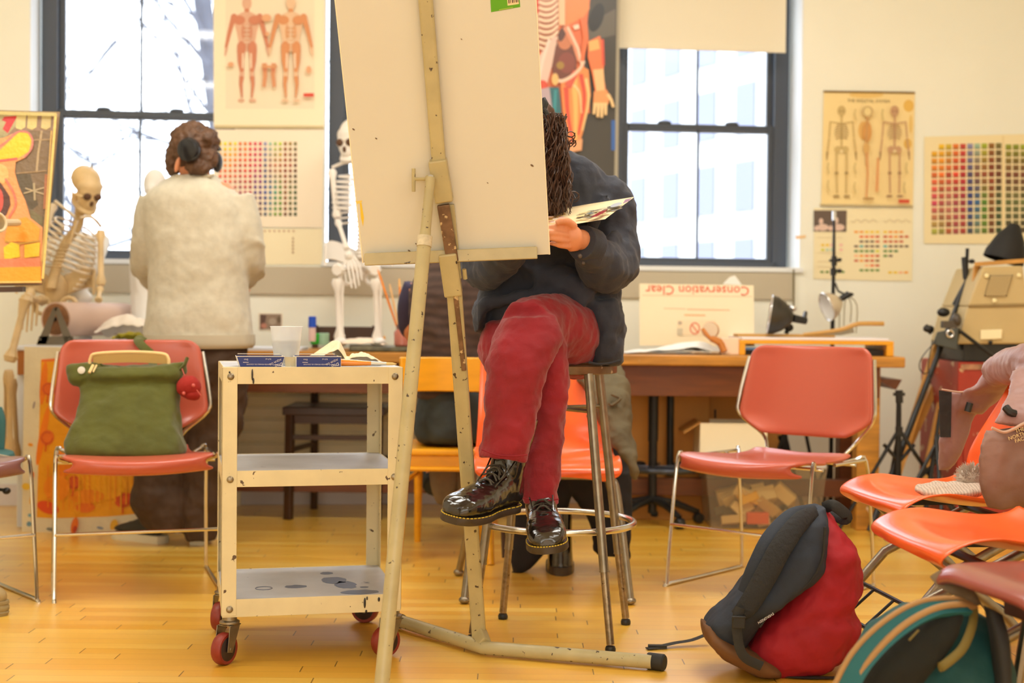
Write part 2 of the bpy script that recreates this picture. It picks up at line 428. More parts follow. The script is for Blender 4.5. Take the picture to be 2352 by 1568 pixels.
def wbox(b, s0, s1, z0, z1, o0, o1):
    q = [(s0, o0), (s1, o0), (s1, o1), (s0, o1)]
    return b.hexa([WP(s, z0, o) for s, o in q], [WP(s, z1, o) for s, o in q])
b = M(); xs = [sL] + [v for w_ in wins for v in w_] + [sR]
for i in range(0, len(xs), 2): wbox(b, xs[i], xs[i+1], 0, ZC, -TH, 0)
for (a, c) in wins: wbox(b, a, c, 0, ZS, -TH, 0); wbox(b, a, c, ZT, ZC, -TH, 0)
struct(b.build('wall_back', wall_m, smooth=False))
# painted reveals inside each opening, frame, sashes, panes
glass = bpy.data.materials.new('window_glass'); glass.use_nodes = True
nt = glass.node_tree; nt.nodes.clear(); o_ = nt.nodes.new('ShaderNodeOutputMaterial'); tr = nt.nodes.new('ShaderNodeBsdfTransparent'); gl = nt.nodes.new('ShaderNodeBsdfGlossy'); gl.inputs['Roughness'].default_value = 0.03
mxs = nt.nodes.new('ShaderNodeMixShader'); mxs.inputs[0].default_value = 0.05; nt.links.new(tr.outputs[0], mxs.inputs[1]); nt.links.new(gl.outputs[0], mxs.inputs[2]); nt.links.new(mxs.outputs[0], o_.inputs[0]); MATS['window_glass'] = glass
zrail = W(1605, 297, -0.18).z
for i, (a, c) in enumerate(wins):
    win = thing('window_%d' % (i+1), None, None, WP((a+c)/2, ZS, -0.1)); struct(win)
    r = M(); t = 0.004
    wbox(r, a, a+t, ZS, ZT, -0.17, 0.001); wbox(r, c-t, c, ZS, ZT, -0.17, 0.001); wbox(r, a, c, ZT-t, ZT, -0.17, 0.001); wbox(r, a-0.01, c+0.01, ZS-0.018, ZS+0.004, -0.17, 0.02)
    struct(r.build('reveal', reveal_m, win, smooth=False))
    f = M(); fr = 0.05; A, C = a+0.06, c-0.06
    wbox(f, A-0.045, A+fr*0.55, ZS, ZT, -0.24, -0.17); wbox(f, C-fr*0.55, C+0.045, ZS, ZT, -0.24, -0.17); wbox(f, A, C, ZT-0.06, ZT, -0.24, -0.17); wbox(f, A, C, ZS, ZS+0.035, -0.24, -0.17)
    f.build('frame', frame_m, win, smooth=False, bevel=0.003)
    for nm, z0, z1, oo in (('upper_sash', zrail-0.01, ZT-0.05, -0.215), ('lower_sash', ZS+0.025, zrail+0.025, -0.183)):
        q = M(); sw = 0.055; sh_ = 0.035
        wbox(q, A, A+sw, z0, z1, oo-0.03, oo); wbox(q, C-sw, C, z0, z1, oo-0.03, oo); wbox(q, A+sw, C-sw, z0, z0+sh_*0.8, oo-0.03, oo); wbox(q, A+sw, C-sw, z1-sh_*0.8, z1, oo-0.03, oo)
        mid = (A+C)/2; wbox(q, mid-0.006, mid+0.006, z0+sh_*0.8, z1-sh_*0.8, oo-0.02, oo-0.004)
        so = q.build(nm, frame_m, win, smooth=False, bevel=0.003)
        g = M(); wbox(g, A+sw, C-sw, z0+sh_*0.8, z1-sh_*0.8, oo-0.014, oo-0.011); g.build('pane', glass, so, smooth=False)
        if nm == 'lower_sash':
            for ds in (-0.17, 0.17):
                l = M(); l.ell(WP(mid+ds, z1+0.006, oo-0.012), (0.035, 0.014, 0.012)); l.build('sash_lock', frame_m, so)
pb = [(a, c) for a, c in wins]
for (a, c) in pb:
    area('daylight_portal', WP((a+c)/2, (ZS+ZT)/2, -0.32), (PI/2, 0, WA+PI), c-a, ZT-ZS, 1, (1, 1, 1), True)
# grey band below the windows, with sill ledge line
b = M(); wbox(b, wsz(60, 640)[0], wsz(1824, 640)[0], wsz(1470, 685)[1], ZS-0.02, 0.0, 0.015)
struct(b.build('trim_1', band_m, smooth=False, bevel=0.003))
b = M(); wbox(b, sL, sR, 0, 0.10, 0.0, 0.015)
struct(b.build('baseboard_back', mat('baseboard_paint', (222, 214, 214), 0.5), smooth=False, bevel=0.003))
# roller shade in the right window
sh = thing('roller_shade', 'cream roller shade pulled partly down in the right window', 'shade', WP(wsz(1612, 50)[0], ZT-0.03, -0.02))
a, c = wsz(1419, 50)[0], wsz(1812, 50)[0]; zb = wsz(1612, 106)[1]
b = M(); wbox(b, a, c, zb, ZT-0.03, -0.05, -0.048); b.build('shade_cloth', mat('shade_cloth', (238, 230, 208), 0.8), sh, smooth=False)
b = M(); b.tube([WP(a, ZT-0.03, -0.05), WP(c, ZT-0.03, -0.05)], 0.025); b.build('roller', mat('shade_cloth2', (220, 215, 205), 0.6), sh)
b = M(); wbox(b, a, c, zb-0.012, zb+0.012, -0.055, -0.043); b.build('hem_bar', MATS['shade_cloth'], sh, smooth=False, bevel=0.003)
# wall cable
b = M(); b.tube([W(1823, y, 0.02) for y in (618, 640, 665, 690, 715)], 0.004, 6); tag(b.build('wall_cable', mat('cable_olive', (120, 108, 70), 0.5)), 'thin olive cable running down the wall at the end of the grey panel', 'cable')
# radiator cover below table level
rs = thing('radiator_cover', 'long cream radiator cover with horizontal grooves under the windows', 'radiator', W(720, 1040, 0.06))
a, c = wsz(520, 1000)[0], wsz(1290, 1000)[0]; z0, z1 = wsz(720, 1044)[1], wsz(720, 880)[1]
rm = mat('radiator_cream', (250, 240, 208), 0.5)
b = M(); wbox(b, a, c, z0, z1, 0.012, 0.06); b.build('cover_body', rm, rs, smooth=False, bevel=0.006)
b = M(); n = 6; lv = (z1-z0)/n
for i in range(n):
    wbox(b, a+0.01, c-0.01, z0+lv*i+0.012, z0+lv*(i+1), 0.06, 0.072)
b.build('louvres', rm, rs, smooth=False, bevel=0.004)
b = M(); wbox(b, a, c, z0-0.014, z0, 0.02, 0.075); b.build('bottom_rail', wood_b, rs, smooth=False)
b = M()
for s_ in (a+0.05, (a+c)/2, c-0.05): wbox(b, s_-0.02, s_+0.02, 0, z0-0.014, 0.02, 0.06)
b.build('foot', rm, rs, smooth=False)

# ================================================================== outside: bare tree, pale building, ground
bark = mat('grey_bark', (96, 100, 112), 0.9, var=0.2, vs=5)
tr_ = thing('bare_tree', 'bare winter tree with thin branches seen through the left window', 'tree', (-2.6, 15.5, -3.2))
def branch(b, p, d, L, r, dep):
    pts = [p]; q = p.copy()
    for i in range(4):
        d = (d + V((rnd(-.22, .22), rnd(-.22, .22), rnd(-.1, .2)))).normalized(); q = q+d*(L/4); pts.append(q.copy())
    b.tube(pts, [r*(1-0.13*i) for i in range(5)], 5)
    if dep == 0: return
    for i in range(3 if dep > 1 else 4):
        k = random.choice((1, 2, 3, 4)); ax = V((rnd(-1, 1), rnd(-.6, .6), rnd(-.4, 1)))
        branch(b, pts[k], (d*0.5+ax.normalized()*0.9).normalized(), L*rnd(.55, .8), r*0.52, dep-1)
tb = M(); tb.tube([(-2.9, 15.5, -3.2), (-2.95, 15.5, -0.5), (-3.1, 15.5, 2.2), (-3.5, 15.5, 5.0)], [0.22, 0.17, 0.13, 0.09], 10); tb.build('trunk', bark, tr_)
bb = M(); random.seed(11)
for i in range(24):
    z = rnd(0.2, 4.9); x = -2.95-0.09*z if i < 15 else rnd(-5.4, -4.2)
    branch(bb, V((x, 15.5+rnd(-.3, .3), z)), V((rnd(-1, 0.3), rnd(-.3, .3), rnd(-.3, .7))).normalized(), rnd(1.2, 2.0), 0.030, 3)
bb.build('branches', bark, tr_)
hd = M()
hd.grid(lambda u, v: V((-9+12*u, 24, -3.2+1.9*v+0.25*noise.noise(V((u*14, v*3, 0))))), 40, 6, 0.4); tag(hd.build('hedge', mat('winter_hedge', (104, 112, 112), 0.9, var=0.3, vs=3)), 'pale blurred hedge beyond the left window', 'hedge')
gr = M(); gr.box((0, 26, -3.3), (60, 38, 0.2)); struct(gr.build('ground_outside', mat('pale_ground', (130, 132, 134), 0.9), smooth=False))
# building to the right, receding
bo = thing('building', 'pale building with tall window bays seen through the right window', 'building', (3.6, 20, -3.2))
A0 = V((0.9, 24.0, 0)); A1 = V((5.4, 14.5, 0)); du = (A1-A0).normalized(); dn = V((du.y, -du.x, 0)); LN = (A1-A0).length
fm = mat('pale_facade', (214, 214, 214), 0.85); gm = mat('pale_window_bay', (124, 130, 156), 0.4)
b = M(); b.prism([A0+V((0, 0, -3.2)), A1+V((0, 0, -3.2)), A1+V((0, 0, 9)), A0+V((0, 0, 9))], -dn*-3.0 if dn.x > 0 else dn*-3.0); b.build('facade', fm, bo, smooth=False)
for fl in range(8):
    for k in range(11):
        p = A0 + du*(0.25+k*0.95); z = -1.9+fl*1.05
        sgn = 1 if dn.x < 0 else -1
        q = M(); q.prism([p+V((0, 0, z)), p+du*0.45+V((0, 0, z)), p+du*0.45+V((0, 0, z+0.68)), p+V((0, 0, z+0.68))], dn*(0.03*sgn)); q.build('window_bay', gm, bo, smooth=False)
# ================================================================== posters on the back wall
def muscle_man(a, cx, y0, h, c, c2, back=False):
    u = h/8.0
    a.e(cx, y0+u*0.5, u*0.36, u*0.5, c2); a.r(cx-u*.18, y0+u*.9, cx+u*.18, y0+u*1.25, c)
    a.p([(cx-u*1.05, y0+u*1.55), (cx-u*.3, y0+u*1.15), (cx+u*.3, y0+u*1.15), (cx+u*1.05, y0+u*1.55), (cx+u*.75, y0+u*2.6), (cx+u*.6, y0+u*3.4), (cx+u*.75, y0+u*4.1), (cx-u*.75, y0+u*4.1), (cx-u*.6, y0+u*3.4), (cx-u*.75, y0+u*2.6)], c2)
    for sg in (-1, 1):
        a.e(cx+sg*u*.55, y0+u*1.75, u*.42, u*.34, c); a.e(cx+sg*u*.95, y0+u*1.6, u*.26, u*.34, c)
        a.l([(cx+sg*u*1.0, y0+u*1.6), (cx+sg*u*1.3, y0+u*2.7), (cx+sg*u*1.55, y0+u*3.8)], u*.4, c, u*.2); a.l([(cx+sg*u*1.5, y0+u*3.8), (cx+sg*u*1.62, y0+u*4.4)], u*.25, c2, u*.1)
        a.e(cx+sg*u*.25, y0+u*2.6, u*.16, u*.55, mix(c, c2, .3)); a.e(cx+sg*u*.4, y0+u*3.75, u*.33, u*.45, c)
        a.l([(cx+sg*u*.42, y0+u*3.9), (cx+sg*u*.45, y0+u*4.8), (cx+sg*u*.36, y0+u*5.6)], u*.62, c, u*.3)
        a.l([(cx+sg*u*.30, y0+u*4.2), (cx+sg*u*.32, y0+u*5.3)], u*.1, (245, 225, 195))
        a.e(cx+sg*u*.37, y0+u*5.75, u*.17, u*.17, c2)
        a.l([(cx+sg*u*.38, y0+u*5.9), (cx+sg*u*.45, y0+u*6.5), (cx+sg*u*.36, y0+u*7.5)], u*.36, c, u*.12); a.e(cx+sg*u*.42, y0+u*7.7, u*.26, u*.12, c2)
    for k in range(5): a.l([(cx-u*.25, y0+u*(2.2+.3*k)), (cx+u*.25, y0+u*(2.2+.3*k))], u*.04, (240, 220, 190))
def bone_man(a, cx, y0, h, c):
    u = h/8.0; d = mix(c, (90, 60, 30), .35)
    a.e(cx, y0+u*.42, u*.36, u*.44, c); a.e(cx-u*.13, y0+u*.45, u*.07, u*.09, d); a.e(cx+u*.13, y0+u*.45, u*.07, u*.09, d); a.r(cx-u*.15, y0+u*.8, cx+u*.15, y0+u*.95, c)
    a.l([(cx, y0+u*.9), (cx, y0+u*3.7)], u*.16, c); a.l([(cx-u*1.0, y0+u*1.35), (cx, y0+u*1.5), (cx+u*1.0, y0+u*1.35)], u*.1, c)
    for k in range(6):
        y = y0+u*(1.6+.22*k); wx = u*(.45+.16*math.sin(k*.6)); a.l([(cx-wx, y+u*.12), (cx-wx*.6, y), (cx+wx*.6, y), (cx+wx, y+u*.12)], u*.07, d)
    a.e(cx-u*.3, y0+u*3.7, u*.3, u*.3, c); a.e(cx+u*.3, y0+u*3.7, u*.3, u*.3, c); a.e(cx, y0+u*3.85, u*.14, u*.14, (240, 218, 165))
    for sg in (-1, 1):
        a.l([(cx+sg*u*.95, y0+u*1.4), (cx+sg*u*1.05, y0+u*2.7)], u*.12, c); a.l([(cx+sg*u*1.05, y0+u*2.75), (cx+sg*u*1.2, y0+u*3.9)], u*.14, c); a.l([(cx+sg*u*1.2, y0+u*3.9), (cx+sg*u*1.25, y0+u*4.6)], u*.18, d, u*.06)
        a.l([(cx+sg*u*.42, y0+u*3.9), (cx+sg*u*.42, y0+u*5.6)], u*.15, c); a.e(cx+sg*u*.42, y0+u*5.7, u*.15, u*.15, d)
        a.l([(cx+sg*u*.42, y0+u*5.8), (cx+sg*u*.38, y0+u*7.4)], u*.14, c); a.e(cx+sg*u*.45, y0+u*7.65, u*.28, u*.1, d)
# muscle chart, pier between the left windows
t = thing('anatomy_chart', 'tall cream muscle chart with two orange figures hanging between the left windows', 'poster', W(617, 290, 0.004))
a = Art(lambda x, y, o=0: W(x, y, o+0.004)); a.base([(490, -60), (745, -60), (744, 291), (491, 291)], (246, 232, 198))
a.r(518, -40, 722, 250, (240, 222, 190))
muscle_man(a, 567, -8, 248, (206, 128, 92), (222, 172, 140)); muscle_man(a, 668, -8, 248, (214, 142, 88), (230, 190, 150), True)
for (x, y, rx, ry) in ((612, 41, 11, 9), (530, 148, 7, 6), (709, 160, 6, 9), (614, 78, 5, 5)): a.e(x, y, rx, ry, (226, 166, 120))
for sg in (-1, 1):
    a.l([(618+sg*11, 145), (618+sg*9, 172), (618+sg*12, 200)], 11, (214, 144, 96), 8); a.e(618+sg*9, 157, 5, 8, (200, 120, 80))
a.r(601, 150, 636, 156, (214, 150, 100)); a.r(697, 214, 721, 222, (216, 66, 40))
a.build('chart_sheet', PRINT, t)
b = M(); b.tube([W(492, 291, 0.008), W(744, 292, 0.008)], 0.008, 8); b.build('bottom_rod', mat('rod_tan', (214, 196, 150), 0.5), t)
# colour chart below it
def hue(hh, s_, v_):
    import colorsys
    r_, g_, b_ = colorsys.hsv_to_rgb(hh % 1.0, s_, v_); return (r_*255, g_*255, b_*255)
rows_c = [(245, 205, 40), (248, 200, 40), (240, 205, 60), (226, 120, 60), (240, 130, 50), (226, 80, 70), (214, 70, 90), (150, 150, 190), (160, 195, 170), (170, 200, 110), (175, 190, 50), (150, 100, 40), (150, 120, 50), (120, 110, 60)]
rows_m = [(240, 120, 60), (240, 120, 50), (226, 90, 60), (190, 70, 50), (226, 70, 50), (206, 50, 60), (190, 40, 80), (90, 80, 120), (150, 90, 80), (190, 110, 80), (170, 90, 60), (150, 60, 40), (150, 70, 50), (110, 60, 40)]
rows_b = [(226, 80, 110), (200, 90, 90), (190, 120, 110), (170, 100, 110), (180, 80, 90), (170, 60, 80), (90, 60, 130), (50, 70, 150), (60, 110, 160), (60, 140, 120), (90, 140, 50), (140, 90, 40), (100, 110, 50), (70, 90, 50)]
rows_l = [(190, 190, 80), (160, 150, 70), (190, 100, 60), (180, 100, 80), (190, 90, 90), (180, 70, 60), (110, 80, 60), (80, 90, 110), (130, 150, 120), (120, 150, 60), (110, 140, 50), (120, 70, 40), (90, 80, 40), (60, 80, 50)]
def swatches(a, x0, y0, x1, y1, nc, nr, sk=(), cw=.62, rh=.66, keys=(rows_c, rows_m, rows_b, rows_l), tilt=0.0, bright=1.0):
    dx = (x1-x0)/nc; dy = (y1-y0)/nr
    a.off += a.step
    for i in range(nc):
        for j in range(nr):
            if (i, j) in sk: continue
            t_ = j/(nr-1)*(len(keys)-1); k = min(int(t_), len(keys)-2); f = t_-k
            ci = int(i*13/(max(nc-1, 1)))
            c = mix(keys[k][ci], keys[k+1][ci], f)
            nz = 1+0.18*noise.noise(V((i*7.3, j*5.1, x0)))
            c = tuple(max(0, min(255, v*nz*bright)) for v in c)
            cx = x0+dx*(i+.5); cy = y0+dy*(j+.5)+tilt*(cx-x0)
            hx = dx*cw/2; hy = dy*rh/2
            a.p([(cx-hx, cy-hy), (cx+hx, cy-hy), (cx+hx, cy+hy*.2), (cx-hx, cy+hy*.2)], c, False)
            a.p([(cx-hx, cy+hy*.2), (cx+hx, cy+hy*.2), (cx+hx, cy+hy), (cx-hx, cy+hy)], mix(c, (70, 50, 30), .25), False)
t = thing('colour_chart', 'colour swatch chart hanging right below the orange muscle chart', 'poster', W(617, 520, 0.004))
a = Art(lambda x, y, o=0: W(x, y, o+0.004)); a.base([(490, 297), (743, 297), (741, 523), (490, 520)], (248, 232, 206))
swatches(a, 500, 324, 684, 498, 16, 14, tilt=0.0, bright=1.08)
a.build('chart_sheet', PRINT, t)
a = Art(lambda x, y, o=0: W(x, y, o+0.002)); a.base([(560, 525), (740, 525), (740, 607), (560, 607)], (248, 234, 196))
for x in range(606, 680, 11): a.p([(x, 528), (x+5, 529), (x+4, 533), (x, 532)], (200, 160, 120))
for y in range(545, 580, 8): a.r(671, y, 675, y+5, (190, 160, 120))
tag(a.build('paper_sheet', PRINT), 'plain cream paper sheet pinned under the colour chart between the left windows', 'paper')
a = Art(lambda x, y, o=0: W(x, y, o+0.002)); a.base([(594, 718), (649, 720), (649, 759), (594, 758)], (236, 222, 200))
a.r(597, 721, 646, 756, (150, 128, 110)); a.p([(597, 721), (612, 724), (606, 756), (597, 756)], (96, 70, 60)); a.e(626, 738, 9, 8, (176, 158, 140)); a.e(641, 734, 5, 8, (110, 92, 70)); a.e(606, 748, 7, 6, (190, 130, 110))
tag(a.build('photograph', PRINT), 'small brown photograph pinned on the wall above the table beside the grey sweatshirt', 'photo')
# dark poster with flayed figure
t = thing('anatomical_poster', 'large dark glossy poster of a human body with exposed muscles and ribs', 'poster', W(1325, 480, 0.03))
a = Art(lambda x, y, o=0: W(x, y, o+0.03), step=0.0004); a.base([(1150, -60), (1418, -60), (1410, 480), (1150, 480)], (70, 66, 60), back=(60, 60, 60))
a.p([(1340, 60), (1414, 20), (1413, 80), (1350, 95)], (104, 98, 88)); a.e(1370, 40, 16, 34, (40, 40, 42), .3)
R1, R2, R3, R4 = (238, 122, 74), (222, 84, 62), (248, 176, 120), (240, 200, 170)
a.p([(1226, -50), (1362, -50), (1350, 40), (1346, 100), (1342, 150), (1354, 200), (1355, 260), (1240, 260), (1236, 100)], R1)      # trunk
a.p([(1296, -50), (1352, -50), (1354, 20), (1340, 40), (1298, 60)], (252, 148, 88))
a.p([(1226, -50), (1284, -50), (1283, 80), (1262, 108), (1236, 110)], (226, 190, 158))
a.p([(1226, -20), (1240, -20), (1238, 30), (1228, 36)], R2)
for k in range(11):
    y = -30+k*13; a.l([(1237, y+8), (1252, y+13), (1268, y+10), (1282, y-2)], 5.5, (250, 220, 190), k=3); a.l([(1237, y+14), (1252, y+19), (1268, y+16), (1282, y+4)], 3, (190, 110, 90), k=3)
a.p([(1282, -40), (1298, -40), (1298, 58), (1284, 58)], (250, 200, 160))
a.p([(1294, 58), (1312, 90), (1324, 120), (1324, 170), (1300, 185), (1270, 180), (1268, 130), (1282, 90)], (120, 66, 52))
a.e(1297, 96, 16, 18, (206, 128, 90)); a.e(1291, 78, 8, 18, (96, 60, 52), .3); a.e(1302, 144, 20, 24, (142, 74, 62)); a.e(1287, 150, 9, 9, (168, 130, 60))
a.p([(1272, 82), (1280, 84), (1268, 150), (1252, 210), (1238, 205), (1236, 130), (1256, 105)], (232, 196, 180)); a.l([(1262, 90), (1246, 140), (1238, 180)], 7, (240, 215, 200))
a.l([(1299, 60), (1322, 104), (1332, 140)], 15, (232, 150, 116), 12); a.l([(1304, 62), (1328, 112), (1336, 150)], 5, (250, 214, 190)); a.l([(1340, 40), (1346, 90), (1336, 140)], 16, R1, 8); a.l([(1318, 64), (1330, 60)], 10, (250, 220, 200))
a.p([(1288, 192), (1334, 150), (1352, 160), (1357, 220), (1340, 300), (1326, 345), (1314, 345), (1300, 300), (1292, 250)], (244, 150, 84))
for (x0, y0, x1, y1, x2, y2, wd, c) in ((1300, 200, 1304, 260, 1316, 330, 12, R2), (1318, 180, 1322, 240, 1322, 320, 14, (250, 190, 110)), (1334, 170, 1342, 230, 1328, 310, 10, R2), (1346, 180, 1352, 230, 1338, 300, 7, (252, 206, 140)), (1310, 190, 1330, 210, 1336, 260, 5, (252, 214, 160))): a.l([(x0, y0), (x1, y1), (x2, y2)], wd, c, wd*.5, k=4)
a.p([(1296, 195), (1312, 204), (1328, 168), (1318, 160)], (220, 96, 76)); a.l([(1272, 182), (1290, 186), (1312, 176), (1332, 158), (1342, 140)], 9, (244, 206, 180), 6, k=3); a.e(1275, 182, 8, 14, (236, 190, 120)); a.e(1246, 196, 12, 12, R2)
a.p([(1238, 205), (1262, 200), (1268, 250), (1262, 300), (1240, 300)], (190, 168, 176)); a.p([(1262, 200), (1284, 200), (1290, 260), (1270, 262)], (52, 110, 120)); a.l([(1276, 206), (1274, 255)], 6, (60, 150, 160))
a.p([(1351, 95), (1378, 82), (1388, 120), (1386, 170), (1392, 210), (1368, 216), (1360, 170), (1350, 130)], (250, 128, 76)); a.p([(1352, 95), (1374, 90), (1378, 112), (1354, 118)], (250, 184, 110))
a.l([(1384, 90), (1386, 150)], 6, R2); a.p([(1362, 160), (1386, 158), (1390, 210), (1370, 212)], (250, 196, 140))
a.p([(1364, 210), (1394, 206), (1400, 222), (1397, 240), (1362, 244)], (250, 160, 100))
for k, (x, y) in enumerate(((1364, 262), (1373, 269), (1382, 270), (1391, 264))): a.l([(1367+k*8, 236), (x, y)], 8, (248, 208, 150), 6)
a.l([(1396, 216), (1404, 230), (1409, 246)], 8, (248, 208, 150), 6); a.p([(1306, 330), (1338, 318), (1336, 345), (1308, 350)], (240, 170, 120))
a.build('poster_print', print_mat('glossy_print', 0.3), t)
b = M(); wbox(b, wsz(1408, 300)[0], wsz(1418, 300)[0], wsz(1412, 480)[1], wsz(1412, -60)[1], 0.028, 0.031); b.build('edge_strip', mat('strip_grey', (168, 160, 140), 0.5), t, smooth=False)
b = M(); q = [W(1404, 276, .034), W(1413, 276, .034), W(1413, 345, .034), W(1404, 345, .034)]; b.prism(q, WN*0.001); b.build('tape', mat('blue_tape', (66, 108, 180), 0.6), t, smooth=False, label='blue tape strip')
# skeletal chart
t = thing('skeleton_chart', 'yellowed skeletal system chart with three skeletons on the wall right of the window', 'poster', W(1992, 475, 0.006))
a = Art(lambda x, y, o=0: W(x, y, o+0.006)); a.base([(1892, 210), (2101, 214), (2097, 470), (1886, 468)], (246, 220, 158))
for (x, y, rx, ry, c) in ((2087, 243, 12, 14, (232, 186, 90)), (2085, 330, 9, 12, (232, 186, 90)), (1990, 218, 40, 7, (238, 200, 120)), (1985, 300, 14, 22, (236, 190, 110)), (2092, 285, 4, 22, (236, 200, 120))): a.e(x, y, rx, ry, c)
bone_man(a, 1933, 243, 217, (206, 178, 116)); bone_man(a, 2055, 243, 217, (200, 156, 116))
a.e(1993, 256, 13, 13, (206, 176, 120)); a.e(1993, 256, 8, 9, (236, 212, 150)); a.e(1992, 302, 10, 24, (216, 156, 84)); a.l([(1993, 268), (1990, 320), (1991, 380)], 6, (200, 150, 90)); a.e(1990, 340, 8, 12, (214, 170, 100))
a.l([(1991, 350), (1993, 400), (1990, 455)], 6, (220, 160, 100), 4); a.e(1995, 456, 14, 3, (180, 140, 80)); a.l([(2017, 362), (2014, 440)], 5, (226, 160, 100), 7)
for (x, y) in ((1965, 385), (1964, 430), (1903, 385), (1903, 425), (2083, 385), (2078, 430), (1965, 262), (2028, 262)): a.l([(x, y-12), (x-2, y), (x+1, y+14)], 4, (214, 190, 130))
a.r(2064, 458, 2089, 466, (214, 76, 48))
a.build('chart_sheet', PRINT, t)
b = M(); p0 = W(1946, 234, 0.0085); b.text('THE SKELETAL SYSTEM', p0, WU, (0, 0, 1), 0.021, 0.0002); b.build('title_lettering', mat('ink_olive', (120, 96, 50), 0.7), t, smooth=False)
b = M(); b.tube([W(1892, 210, 0.01), W(2101, 213, 0.01)], 0.005, 8); b.build('top_rod', mat('rod_brown', (140, 112, 60), 0.5), t)
b = M(); b.tube([W(1884, 470, 0.012), W(2096, 473, 0.012)], 0.006, 8); b.build('bottom_rod', mat('rod_tan', (214, 196, 150), 0.5), t)
# bw photograph + chart page
a = Art(lambda x, y, o=0: W(x, y, o+0.006)); a.base([(1869, 483), (1945, 483), (1944, 532), (1869, 531)], (104, 88, 78))
for (x, y, rx, ry) in ((1886, 508, 5, 7), (1920, 506, 6, 8), (1890, 522, 13, 8), (1926, 522, 14, 8), (1876, 524, 6, 6), (1908, 524, 6, 6)): a.e(x, y, rx, ry, (226, 196, 180))
tag(a.build('photograph', PRINT), 'dark monochrome photograph pinned at the upper left of the small colour chart', 'photo')
a = Art(lambda x, y, o=0: W(x, y, o+0.003)); a.base([(1870, 478), (2097, 478), (2095, 645), (2040, 645), (1868, 640)], (247, 233, 192))
def cells(a, x0, y0, rows, dx, dy, wd, hh):
    a.off += a.step
    for j, row in enumerate(rows):
        for i, ch in enumerate(row):
            c = {'y': (246, 206, 50), 'o': (244, 160, 50), 'r': (238, 112, 56), 'R': (206, 82, 44), 'd': (112, 84, 70), 'c': (80, 180, 180), 'g': (96, 140, 44), 'G': (70, 130, 60), 'l': (220, 216, 50), 'b': (150, 96, 44), 'p': (252, 190, 140), 'P': (246, 190, 180), 'm': (190, 215, 190)}.get(ch)
            if c: a.p([(x0+i*dx, y0+j*dy), (x0+i*dx+wd, y0+j*dy), (x0+i*dx+wd, y0+j*dy+hh), (x0+i*dx, y0+j*dy+hh)], c, False)
cells(a, 1962, 530, ['ooyyy', ' rrrR', ' dddR', 'dcddd', 'GggGl', 'porrR', 'RoRRb', '  prR', ' gggg'], 12.2, 11, 9, 5)
cells(a, 2029, 530, ['yooo', 'RroRR', 'RRRR', 'cdddd', 'gGG', 'gd'], 12.2, 11, 9, 5); cells(a, 2040, 623, ['yypo'], 12.2, 11, 9, 5)
cells(a, 1886, 560, ['yyP P', 'lmm P'], 10.5, 11, 7.5, 5); cells(a, 1884, 622, ['ggggg'], 12, 11, 8, 4.5)
for y in (545, 580, 600, 612): a.l([(1878, y), (1935, y+1)], 1.2, (226, 208, 170))
for (x0, x1) in ((1955, 2020), (2030, 2095)): a.l([(x0+i*5, 507+4*math.sin(i*1.7)) for i in range(13)], 1.6, (214, 196, 162))
tag(a.build('small_colour_chart', PRINT), 'small paper colour chart with rows of little swatches below the skeleton chart', 'poster')
t = thing('large_colour_chart', 'big colour mixing chart in two panels at the right end of the wall', 'poster', W(2240, 560, 0.005))
a = Art(lambda x, y, o=0: W(x, y, o+0.005)); a.base([(2123, 314), (2420, 306), (2420, 560), (2122, 559)], (245, 228, 182))
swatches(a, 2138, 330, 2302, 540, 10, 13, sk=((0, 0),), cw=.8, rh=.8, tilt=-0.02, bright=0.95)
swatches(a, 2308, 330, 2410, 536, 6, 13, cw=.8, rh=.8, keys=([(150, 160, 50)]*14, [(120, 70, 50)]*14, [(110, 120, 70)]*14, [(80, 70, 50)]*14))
a.r(2302, 312, 2306, 556, (236, 214, 160))
a.build('chart_sheet', PRINT, t)
a = Art(lambda x, y, o=0: W(x, y, o+0.002)); a.base([(1827, 542), (1851, 540), (1850, 546), (1829, 549)], (246, 206, 150)); tag(a.build('masking_tape', PRINT), 'short strip of orange tape stuck to the wall left of the small colour chart', 'tape')
# ================================================================== tables
def table(name, label, x0, x1, y0, y1, z, legs, topm, aprm, over=0.06, apron=0.13, stretch=None, th=0.045):
    t = thing(name, label, 'table', ((x0+x1)/2, (y0+y1)/2, 0))
    M().box(((x0+x1)/2, (y0+y1)/2, z-th/2), (x1-x0, y1-y0, th)).build('tabletop', topm, t, smooth=False, bevel=0.006)
    b = M(); za = z-th-apron/2
    ax0, ax1 = legs[0]-0.04, legs[-1]+0.04
    b.box(((ax0+ax1)/2, y0+over, za), (ax1-ax0, 0.025, apron)); b.box(((ax0+ax1)/2, y1-over, za), (ax1-ax0, 0.025, apron))
    b.build('apron', aprm, t, smooth=False, bevel=0.002)
    for lx in legs:
        for ly in (y0+over+0.05, y1-over-0.05):
            M().box((lx, ly, (z-th)/2), (0.095, 0.09, z-th)).build('leg', topm if ly < y1-0.3 else aprm, t, smooth=False, bevel=0.004)
    if stretch:
        M().box(((legs[0]+legs[-1])/2, (y0+y1)/2, stretch), (legs[-1]-legs[0], 0.05, 0.075)).build('stretcher', aprm, t, smooth=False, bevel=0.003)
    return t
TY0, TY1, TZ = 5.93, 6.47, 0.737
x1r = P(2080, 820, TY0).x
table('work_table', 'long paint-spattered wooden work table in front of the right windows', P(440, 810, TY0).x, x1r, TY0, TY1, TZ, [P(474, 900, 6).x, P(1120, 900, 6).x, P(1993, 900, 6.02).x], wood_t, wood_d, stretch=0.155)
